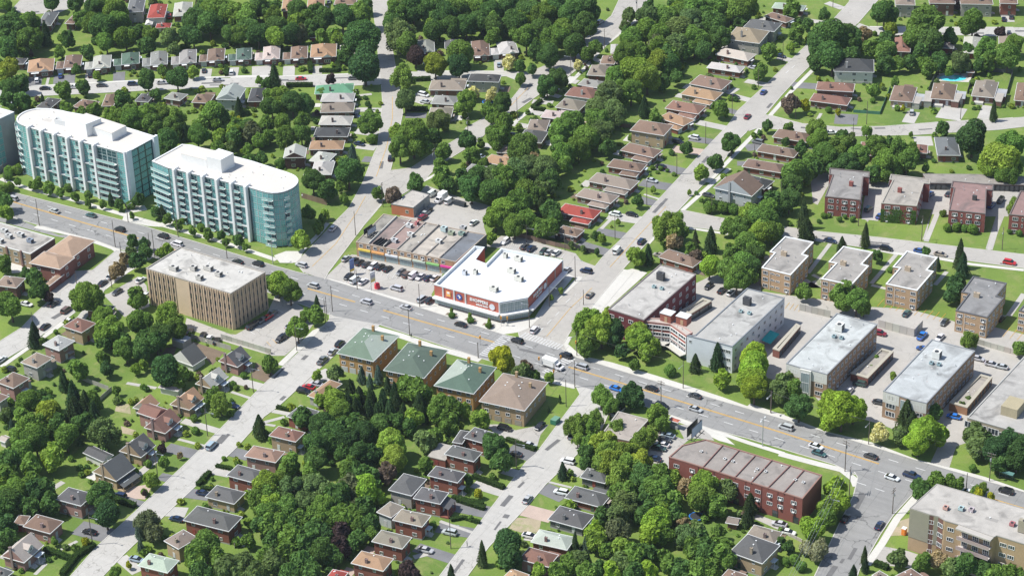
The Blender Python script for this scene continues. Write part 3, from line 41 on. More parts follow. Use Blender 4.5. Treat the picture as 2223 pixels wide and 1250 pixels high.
TREES=[('m',22.9,282.4,8.7,18.7),('d',-175.3,154.1,8.6,18.5),('d',-6.2,254.1,8,17.1),('D',-160.3,134.7,7.8,16.8),('o',99.3,179.3,7.7,16.6),('d',-318.2,90.7,7.7,16.5),('g',-167.6,169.8,7.4,15.9),('m',-102.8,88.2,7.3,15.7),('d',2.3,238.1,7.2,15.5),('l',-61.3,185.4,7,15.3),('m',-257,154,7,15.2),('D',82.5,194.1,7,15.1),('d',-286.3,114.6,6.9,15.1),('d',-179.9,197,6.9,15),('m',-60.5,101.2,6.9,14.9),('m',-53.3,267.2,6.8,14.9),('m',-58.9,264.1,6.8,14.9),('m',-65.5,260.5,6.8,14.9),('m',-70,254.2,6.8,14.8),('d',-115.6,225.1,6.8,14.8),('g',-66.4,241.2,6.7,14.7),('m',-55.9,128.8,6.7,14.6),('g',-67.6,233.2,6.7,14.6),('d',-2.8,258.3,6.6,14.5),('m',-108.5,199.5,6.6,14.5),('m',-56.2,226.8,6.6,14.4),('w',18.5,74.1,6.4,14),('l',-54.5,184.4,6.4,14),('m',-296.9,134,6.4,13.9),('g',-58.9,160.5,6.3,13.7),('m',-248.7,155.1,6.3,13.7),('m',-243.6,154.1,6.2,13.7),('d',-257,140.9,6.2,13.7),('m',-238.7,154.9,6.2,13.6),('d',-249.1,141.5,6.2,13.6),('m',-164.1,208,6.2,13.6),('m',-197.5,181.7,6.2,13.6),('m',-184.4,191,6.2,13.6),('d',-172.9,199.3,6.2,13.6),('d',-144.9,218.7,6.2,13.6),('d',-202.3,175.2,6.2,13.6),('d',-125.8,229.3,6.2,13.5),('d',-114.5,235.5,6.2,13.5),('d',-165.3,199.6,6.2,13.5),('d',-135.2,220.2,6.2,13.5),('m',45.1,95.2,6.2,13.5),('d',-0.2,293.1,6.2,13.5),('m',-127.8,220.5,6.1,13.5),('m',-75.7,251.3,6.1,13.5),('m',37.1,300.7,6.1,13.4),('m',-79.9,243.3,6.1,13.4),('g',-85.2,238.5,6.1,13.4),('d',-58.9,245.7,6.1,13.3),('m',-57.1,122.2,6.1,13.3),('d',-105.3,218,6.1,13.3),('m',96.2,197,6.1,13.3),('m',-79,225.3,6,13.2),('d',29.1,276.3,6,13.2),('m',-71.9,225.6,6,13.2),('m',-119.9,195.2,6,13.2),('m',52.4,278.6,6,13.1),('m',-127.5,-69.3,6,13.1),('d',-9.4,249.6,6,13.1),('g',-61.8,220.4,5.9,13.1),('m',63.2,275.9,5.9,13.1),('m',-136.4,169.8,5.9,13.1),('d',-108.7,54.2,5.9,13),('L',124.9,-5.6,5.8,12.8),('w',-143.1,138.2,5.8,12.8),('m',-38.5,62,5.7,12.6),('l',28,3.1,5.7,12.6),('m',-189.4,70.6,5.7,12.6),('m',-57.3,168.1,5.7,12.5),('l',35,0.5,5.6,12.5),('D',-72.4,-92,5.6,12.4),('d',-242.3,166.7,5.6,12.4),('m',-286.8,124.5,5.6,12.4),('g',-56.3,149.3,5.6,12.4),('g',-49.8,149.8,5.6,12.3),('m',-230.6,163.5,5.5,12.3),('m',-307.1,90.5,5.5,12.3),('m',-50.6,139.9,5.5,12.2),('m',-157.3,214,5.5,12.2),('d',-209.3,171.6,5.5,12.2),('d',-308.1,78.9,5.5,12.2),('m',-272.8,113.5,5.5,12.2),('d',-149.4,212.6,5.5,12.2),('L',89.3,1.8,5.5,12.2),('d',-222.8,154.6,5.5,12.2),('d',-231.4,146,5.5,12.1),('d',-248.1,129.2,5.5,12.1),('g',-44,131.3,5.5,12.1),('m',-86,-138.8,5.5,12.1),('m',-76.6,108.2,5.4,12.1),('d',-224.5,144.3,5.4,12.1),('m',-147.6,-85.7,5.4,12.1),('m',-46.9,125.1,5.4,12.1),('d',-147.8,202.1,5.4,12.1),('d',-135.5,208.9,5.4,12.1),('d',-151.5,196.3,5.4,12),('m',-104.6,81.7,5.4,12),('d',-156.1,191.8,5.4,12),('d',-139.5,201.1,5.4,12),('d',-160.9,185.4,5.4,12),('m',41.5,164.7,5.4,12),('g',-65.3,-129.4,5.4,12),('m',-45,115.6,5.4,12),('d',-120,208.2,5.4,12),('m',-111.2,213.2,5.4,12),('m',-47.9,109.6,5.4,11.9),('L',120.4,-3.3,5.4,11.9),('m',20.7,277.3,5.4,11.9),('m',40,155.1,5.4,11.9),('m',50.6,159.7,5.4,11.9),('m',61.3,161.4,5.3,11.9),('d',-50.3,237.9,5.3,11.9),('m',-161.6,166.7,5.3,11.9),('m',-82.1,218.4,5.3,11.9),('l',-95.8,-63.4,5.3,11.8),('d',-98.7,200.1,5.3,11.8),('L',151.4,-2.5,5.3,11.8),('g',-45.1,93.2,5.3,11.8),('l',-106.1,-82,5.3,11.8),('m',17.1,257.6,5.3,11.7),('m',-66.8,214.3,5.3,11.7),('m',36.5,136.8,5.3,11.7),('m',-56.2,81.1,5.3,11.7),('m',-77.1,205,5.3,11.7),('m',-72.3,207.7,5.3,11.7),('m',-128.4,95.1,5.3,11.7),('d',-224.4,90.8,5.2,11.7),('d',-102.1,185.7,5.2,11.7),('o',-138.8,154.6,5.2,11.6),('d',-61.3,66.9,5.2,11.6),('D',-130.2,159.5,5.2,11.6),('o',-59.9,202.3,5.2,11.6),('d',-53.3,68.7,5.2,11.6),('m',-43.4,74.4,5.2,11.6),('d',-39.2,65.8,5.1,11.5),('m',-67.1,181.1,5.1,11.5),('l',-3.1,-127.2,5.1,11.4),('g',4.1,-125.4,5.1,11.4),('l',-41,58,5.1,11.4),('l',-175.4,96.7,5.1,11.4),('L',23.3,-114,5.1,11.4),('l',-215.7,146.6,5.1,11.4),('w',-211.4,57.5,5.1,11.3),('m',40.8,98.3,5.1,11.3),('d',-167.2,94.8,5.1,11.3),('m',97.7,-69.9,5.1,11.3),('m',-54.5,171.5,5.1,11.3),('m',-212.4,49.8,5,11.3),('m',-107.4,130.3,5,11.2),('m',-201.9,51,5,11.2),('o',-87.5,-130.7,5,11.2),('d',-309.2,133.7,5,11.2),('L',91.9,-1.8,5,11.1),('m',-180.8,52.1,4.9,11.1),('m',0.9,-160.5,4.9,11.1),('m',-322.7,106.6,4.9,11.1),('d',-188.3,43.2,4.9,11.1),('g',-106.3,110.1,4.9,11.1),('m',-83.4,121.5,4.9,11),('m',-150.3,69.5,4.9,11),('m',-80.4,-144.2,4.9,11),('m',-297.4,118.9,4.9,11),('d',-228.1,176.9,4.9,11),('D',73.1,-115.2,4.9,11),('k',-81.8,-125,4.8,11.6),('m',31.8,166.9,4.8,10.9),('m',56.3,54.5,4.8,10.8),('m',59.7,176.7,4.8,10.8),('m',53.4,173.2,4.8,10.8),('d',-87.8,168.8,4.8,10.8),('m',-277.1,105.9,4.8,10.8),('y',16.6,-30.6,4.8,10.8),('g',-256.2,123.1,4.8,10.8),('d',-181.5,183.6,4.8,10.8),('m',-232.9,141.8,4.8,10.8),('m',-102.5,-70.7,4.8,10.8),('D',173.8,-0.5,4.8,10.7),('l',15.1,-89.4,4.8,10.7),('D',179.6,0.1,4.8,10.7),('d',-212.7,153,4.8,10.7),('l',95.4,178.1,4.8,10.7),('m',67.9,166.8,4.8,10.7),('r',-54.1,97.4,4.7,10.7),('m',103.4,177,4.7,10.7),('d',50.4,154,4.7,10.7),('o',-294.4,65.5,4.7,10.7),('g',-48.4,97.7,4.7,10.7),('g',-52.9,93.1,4.7,10.6),('d',-90.4,-74.9,4.7,10.6),('D',-35.5,-162.1,4.7,10.6),('g',-55.9,88.5,4.7,10.6),('d',-116.8,42.8,4.7,10.6),('m',37.6,141.9,4.7,10.6),('o',76.6,-63.3,4.7,10.6),('d',-65.6,77.2,4.7,10.6),('g',-61.8,79.4,4.7,10.6),('m',59.1,291.8,4.7,10.6),('w',82.8,-62.4,4.7,10.6),('d',-39.7,87.8,4.7,10.5),('w',-1.1,-129.4,4.7,10.5),('g',9.2,-121.5,4.6,10.5),('w',82.9,-68.7,4.6,10.5),('d',39.9,127.7,4.6,10.5),('d',-279.7,49.5,4.6,10.5),('D',38.2,2.5,4.6,10.4),('d',-51.6,224.8,4.6,10.4),('l',45.8,5.8,4.6,10.4),('l',106.9,-60.8,4.6,10.4),('m',-38.6,75.9,4.6,10.4),('l',47.4,4.1,4.6,10.4),('d',-235.4,84.9,4.6,10.4),('g',47.6,264.4,4.6,10.4),('d',39.8,260,4.6,10.4),('d',43.9,117.6,4.6,10.4),('m',109.8,-66.2,4.6,10.4),('L',104.7,-84.4,4.6,10.3),('m',-97.8,-128.7,4.5,10.3),('L',85,12,4.5,10.3),('d',-54.5,203.9,4.5,10.3),('m',40.7,106.3,4.5,10.3),('l',37.1,100.3,4.5,10.2),('L',88.1,8.5,4.5,10.2),('l',-41.3,52.6,4.5,10.2),('d',42.8,-74.4,4.5,10.2),('m',-30,56.4,4.5,10.2),('m',-32.2,51.2,4.5,10.2),('m',38.7,89.4,4.5,10.1),('d',-42.8,-156.4,4.5,10.1),('m',49.7,93.1,4.5,10.1),('w',-219.7,56.2,4.5,10.1),('d',-88,161.2,4.5,10.1),('l',46.9,90.1,4.5,10.1),('w',-208.3,62.7,4.4,10.1),('d',-237.6,140.2,4.4,10.1),('L',94.6,-5.3,4.4,10.1),('d',-164.1,98.4,4.4,10.1),('d',-173.7,89.6,4.4,10.1),('l',-14.5,-78.5,4.4,10.1),('m',-74.6,-136.8,4.4,10.1),('w',-201.3,62.7,4.4,10.1),('g',-130.1,120.9,4.4,10),('m',47,80,4.4,10),('m',-80,-150.5,4.4,10),('L',126.2,0.3,4.4,10),('m',-8.7,-83.1,4.4,10),('d',111.4,-7.5,4.4,10),('d',-94.6,137.7,4.4,10),('m',-195.4,54.9,4.4,10),('d',52.8,73.3,4.4,9.9),('d',-9.8,-91.6,4.4,9.9),('m',-161,79.2,4.4,9.9),('d',5.2,-82.7,4.4,9.9),('m',51.1,67.4,4.4,9.9),('d',-168.3,68.8,4.4,9.9),('L',42.7,60,4.3,9.9),('d',-4.4,-94.2,4.3,9.9),('D',174.4,7.3,4.3,9.9),('d',56.4,65.5,4.3,9.9),('l',-78.8,-26.2,4.3,9.9),('d',-332.2,130.2,4.3,9.9),('D',4.6,-88.9,4.3,9.9),('m',49.7,60.4,4.3,9.8),('D',180.4,6.2,4.3,9.8),('m',-147.9,75.7,4.3,9.8),('d',-5.6,-100.7,4.3,9.8),('D',2.7,-93.9,4.3,9.8),('L',150.9,-6.5,4.3,9.8),('m',-1.6,-132.2,4.3,9.8),('m',-72,-28.3,4.3,9.8),('m',-66.6,-165.7,4.3,9.8),('p',-152.9,160.3,4.3,9.8),('m',24.8,178.3,4.3,9.8),('G',-22.3,-158.6,4.3,9.8),('m',-115.5,-74.8,4.3,9.8),('l',4.2,-134.7,4.3,9.8),('g',12.5,-128.3,4.3,9.7),('d',-65.4,-171.3,4.3,9.7),('m',8.5,-132.1,4.3,9.7),('D',9.9,-99.1,4.3,9.7),('d',0.2,-107.6,4.3,9.7),('m',5.1,-137.1,4.3,9.7),('m',17.3,-126.9,4.3,9.7),('o',20.1,-94.9,4.3,9.7),('w',73.7,-58.5,4.3,9.7),('w',77.6,-56.2,4.3,9.7),('d',-86.5,101.4,4.2,9.7),('m',-305.8,122.2,4.2,9.7),('g',92.3,-80.9,4.2,9.7),('m',97.6,62,4.2,9.7),('d',2.5,150.5,4.2,9.6),('o',84.6,-59.5,4.2,9.6),('m',-90.1,-67.9,4.2,9.6),('w',-2.8,-123.2,4.2,9.6),('d',-239.3,172.9,4.2,9.6),('k',59.2,101.4,4.2,10.2),('L',144.1,-63.1,4.2,9.6),('d',-89.2,-77.9,4.2,9.6),('d',89.3,-65.8,4.2,9.6),('d',-219.8,179.9,4.2,9.6),('m',-53.7,-47.7,4.2,9.5),('m',-94.9,-86.8,4.2,9.5),('g',14.8,-121.7,4.2,9.5),('d',-90.7,-84.3,4.2,9.5),('l',31.9,11.2,4.2,9.5),('m',36.3,150.4,4.2,9.5),('m',-219.6,172.2,4.2,9.5),('d',30.1,-143.7,4.2,9.5),('d',-274.4,122.6,4.2,9.5),('g',115.6,-85.7,4.1,9.5),('w',-225.1,51.7,4.1,9.5),('m',-268.2,124.2,4.1,9.5),('c',-87.7,-119.2,4,12.7),('k',-31.4,68.5,4,9.8),('w',54.9,-32.5,3.9,9.1),('w',75.2,-32.6,3.9,9),('k',140.7,7.6,3.9,9.5),('w',7.3,-136.5,3.9,8.9),('w',57.4,-49,3.9,8.9),('w',-222.7,52.4,3.8,8.8),('w',78.1,-48.4,3.8,8.8),('w',74.3,-64.6,3.8,8.7),('w',-46.8,-95.9,3.7,8.7),('c',-191.2,113.5,3.7,11.6),('c',-307.9,101,3.6,11.5),('c',-5.5,-79.8,3.5,11.2),('k',-16.2,-68.7,3.5,8.7),('k',-11.1,-70.8,3.5,8.7),('w',16.9,-130.1,3.5,8.2),('k',-12.2,-75.5,3.5,8.6),('w',115.1,155.9,3.5,8.1),('k',7.4,-64,3.5,8.6),('w',59.5,-34.8,3.4,8),('w',15.7,85.6,3.4,8),('w',11.3,80.4,3.4,8),('w',55.9,-50.8,3.4,7.9),('w',60.2,-48.3,3.4,7.9),('w',139,59.7,3.4,7.9),('c',33.8,77.2,3.3,10.6),('c',74.6,7.4,3.2,10.4),('c',-83.3,-118.8,3.2,10.3),('c',-6.7,-70.5,3.2,10.2),('c',-2.4,-70,3.2,10.1),('c',-2.8,-77.3,3.1,10.1),('c',3.1,-73.8,3.1,10.1),('c',117.3,104.7,3.1,9.9),('k',122,-59.6,3.1,7.7),('b',-119.2,70.8,3.1,9.6),('k',-29.2,-98.8,3,7.6),('k',143.9,5.1,3,7.6),('c',-44.4,164.7,3,9.7),('w',58.7,-42.3,2.9,7),('w',77.6,-35,2.9,7),('w',66.8,-43.4,2.9,7),('C',53.9,109.5,2.9,12.3),('w',77.9,-42.7,2.9,7),('w',64.1,-54.6,2.9,6.9),('C',114.1,109.5,2.8,12),('c',-77.9,-120.7,2.8,9.1),('k',-27.4,-100.3,2.8,7.2),('c',1.2,-68,2.8,9),('c',-0.4,-75.9,2.7,8.9),('K',-131.9,-91.3,2.7,7.6),('s',-220.1,-15.9,2.7,4.1),('K',-129.1,-94.6,2.7,7.5),('k',124.2,-65.1,2.7,7),('k',69,2.9,2.7,6.9),('w',100.1,62.6,2.6,6.5),('c',19.4,58.1,2.6,8.6),('h',22.4,106.4,2.6,3.9),('h',18.7,104.2,2.6,3.9),('s',-168.7,115.8,2.6,3.9),('c',-187.5,85.5,2.6,8.4),('c',-190.7,56.3,2.5,8.3),('s',-228.6,0.8,2.5,3.7),('c',-100.7,-110.4,2.5,8.2),('s',-124.7,90.5,2.5,3.7),('w',40.6,190.1,2.5,6.1),('k',73.6,100.5,2.5,6.4),('s',-220.3,-12.6,2.4,3.7),('s',-142.9,55.7,2.4,3.6),('w',60.1,-55,2.4,6),('c',-3.9,-61.8,2.4,7.9),('c',5.7,-70.4,2.4,7.8),('c',10.9,-67.3,2.3,7.8),('h',26.5,107.8,2.3,3.4),('C',79.1,107.9,2.3,9.9),('s',63.2,-3.2,2.3,3.4),('K',65.2,-71.7,2.2,6.3),('s',32.2,62.7,2.2,3.3),('s',-231,-1.5,2.2,3.2),('s',107.3,136.9,2.2,3.2),('b',-15.2,-55.1,2.2,7.1),('s',-228.4,-5,2.2,3.2),('C',76.8,228.7,2.1,9.3),('b',-24.2,-160.6,2.1,7),('c',38.9,16.7,2.1,7.1),('C',69.1,-120.8,2,9),('c',-9,-58.7,2,6.8),('s',102,135.5,2,3),('b',-20.1,-57.5,2,6.5),('b',-3.2,-57.1,1.9,6.5),('s',-157.7,123.2,1.9,2.9),('K',161.7,-73.5,1.9,5.6),('C',28.1,76.2,1.9,8.4),('s',143.9,-74.8,1.9,2.8),('s',147.3,-76.9,1.9,2.8),('c',-153.6,-0.9,1.9,6.4),('s',-134.4,78.4,1.8,2.8),('c',-263.4,51.7,1.8,6.3),('s',-201.2,-0.6,1.8,2.7),('s',-70.6,-84.1,1.8,2.7),('s',116.1,37.1,1.8,2.7),('w',176,-15.9,1.8,4.8),('s',-170.5,-0.1,1.8,2.7),('s',-169.5,0.5,1.8,2.7),('b',90.5,-99.5,1.8,6),('s',-145.2,0.6,1.7,2.6),('s',-135.6,-0.7,1.7,2.6),('s',99.1,133.7,1.7,2.6),('c',-178.2,-1.8,1.7,5.8),('s',56,257.6,1.6,2.4),('s',104.5,136.9,1.6,2.4),('K',162.8,-68.2,1.6,4.8),('C',118.9,-53.6,1.6,7.2),('s',17.3,204.3,1.6,2.4),('b',-16.2,-58.5,1.6,5.4),('s',-231.9,6.6,1.6,2.3),('C',87.8,-101.2,1.5,7),('s',-102.9,-115.4,1.5,2.3),('c',108.1,104.8,1.5,5.5),('s',117.1,31.6,1.5,2.3),('b',-19.3,-165.8,1.5,5.2),('s',141.9,-76.2,1.5,2.3),('s',-52.2,-103,1.5,2.2),('c',64.9,-130.4,1.5,5.3),('s',-47,-108.5,1.5,2.2),('s',-47.6,-130.6,1.5,2.2),('s',92.9,143.9,1.4,2.2),('s',168.4,-5.7,1.4,2.1),('s',122.4,142.9,1.4,2.1),('s',-54.9,-80.7,1.4,2.1),('C',161,-64.9,1.4,6.5),('b',-98.1,-137,1.4,4.8),('s',-0.9,285.2,1.4,2),('s',2.4,286.1,1.4,2),('s',46.2,-112.3,1.4,2),('s',-19.3,-7.6,1.3,2),('s',-11.7,-7.2,1.3,2),('s',-4.6,-7.1,1.3,2),('c',-63.8,-24.5,1.3,4.7),('s',-55.6,-74.5,1.3,1.9),('s',117.8,34.5,1.3,1.9),('s',28.3,221.8,1.3,1.9),('s',56.3,121.2,1.3,1.9),('s',66.8,123.8,1.3,1.9),('s',62.4,121.3,1.3,1.9),('s',94.7,95.5,1.2,1.8),('s',-38.4,-142.5,1.2,1.8),('s',118.9,142.7,1.1,1.7),('c',-144.6,116.1,1.1,4.2),('s',-17.7,125.2,1.1,1.6),('s',-14.7,126.2,1.1,1.6),('s',57.7,122.4,1,1.5),('s',63.3,124.3,1,1.5),('s',-52.9,-81.6,1,1.5),('s',39.8,-90,1,1.5),('s',44.2,-92,1,1.5),('s',-129.1,-84.2,1,1.5),('s',-48.5,-134.8,1,1.5),('s',-11.7,126,0.9,1.3),('s',-29.9,-115.6,0.9,1.3),('c',41.4,-35.5,0.8,3.3),('s',47,-92.2,0.7,1.1),('c',41.4,-42,0.6,2.6)]
LANDMARKS=[('drugstore', -14, 12.8), ('strip of shops', -52.5, 17.9), ('tan office block', -99.3, -40.4), ('right glass condominium', -140.6, 17.8), ('left glass condominium', -209.2, 19.9), ('billboard apartment building', 116.4, -51.7), ('tree-hidden flat roof', 71.9, -42.7), ('white-walled apartment block', 71.5, 29.5), ('dark red apartment block', 37.2, 31.3), ('bottom-right balcony block', 180.3, -38.5), ('orange side building', -74.9, 46.6), ('first green-roofed walk-up', -23.7, -48.6), ('middle green-roofed walk-up', -4.2, -49), ('third green-roofed walk-up', 15.7, -50.6), ('brown-roofed walk-up', 34, -49.4)]
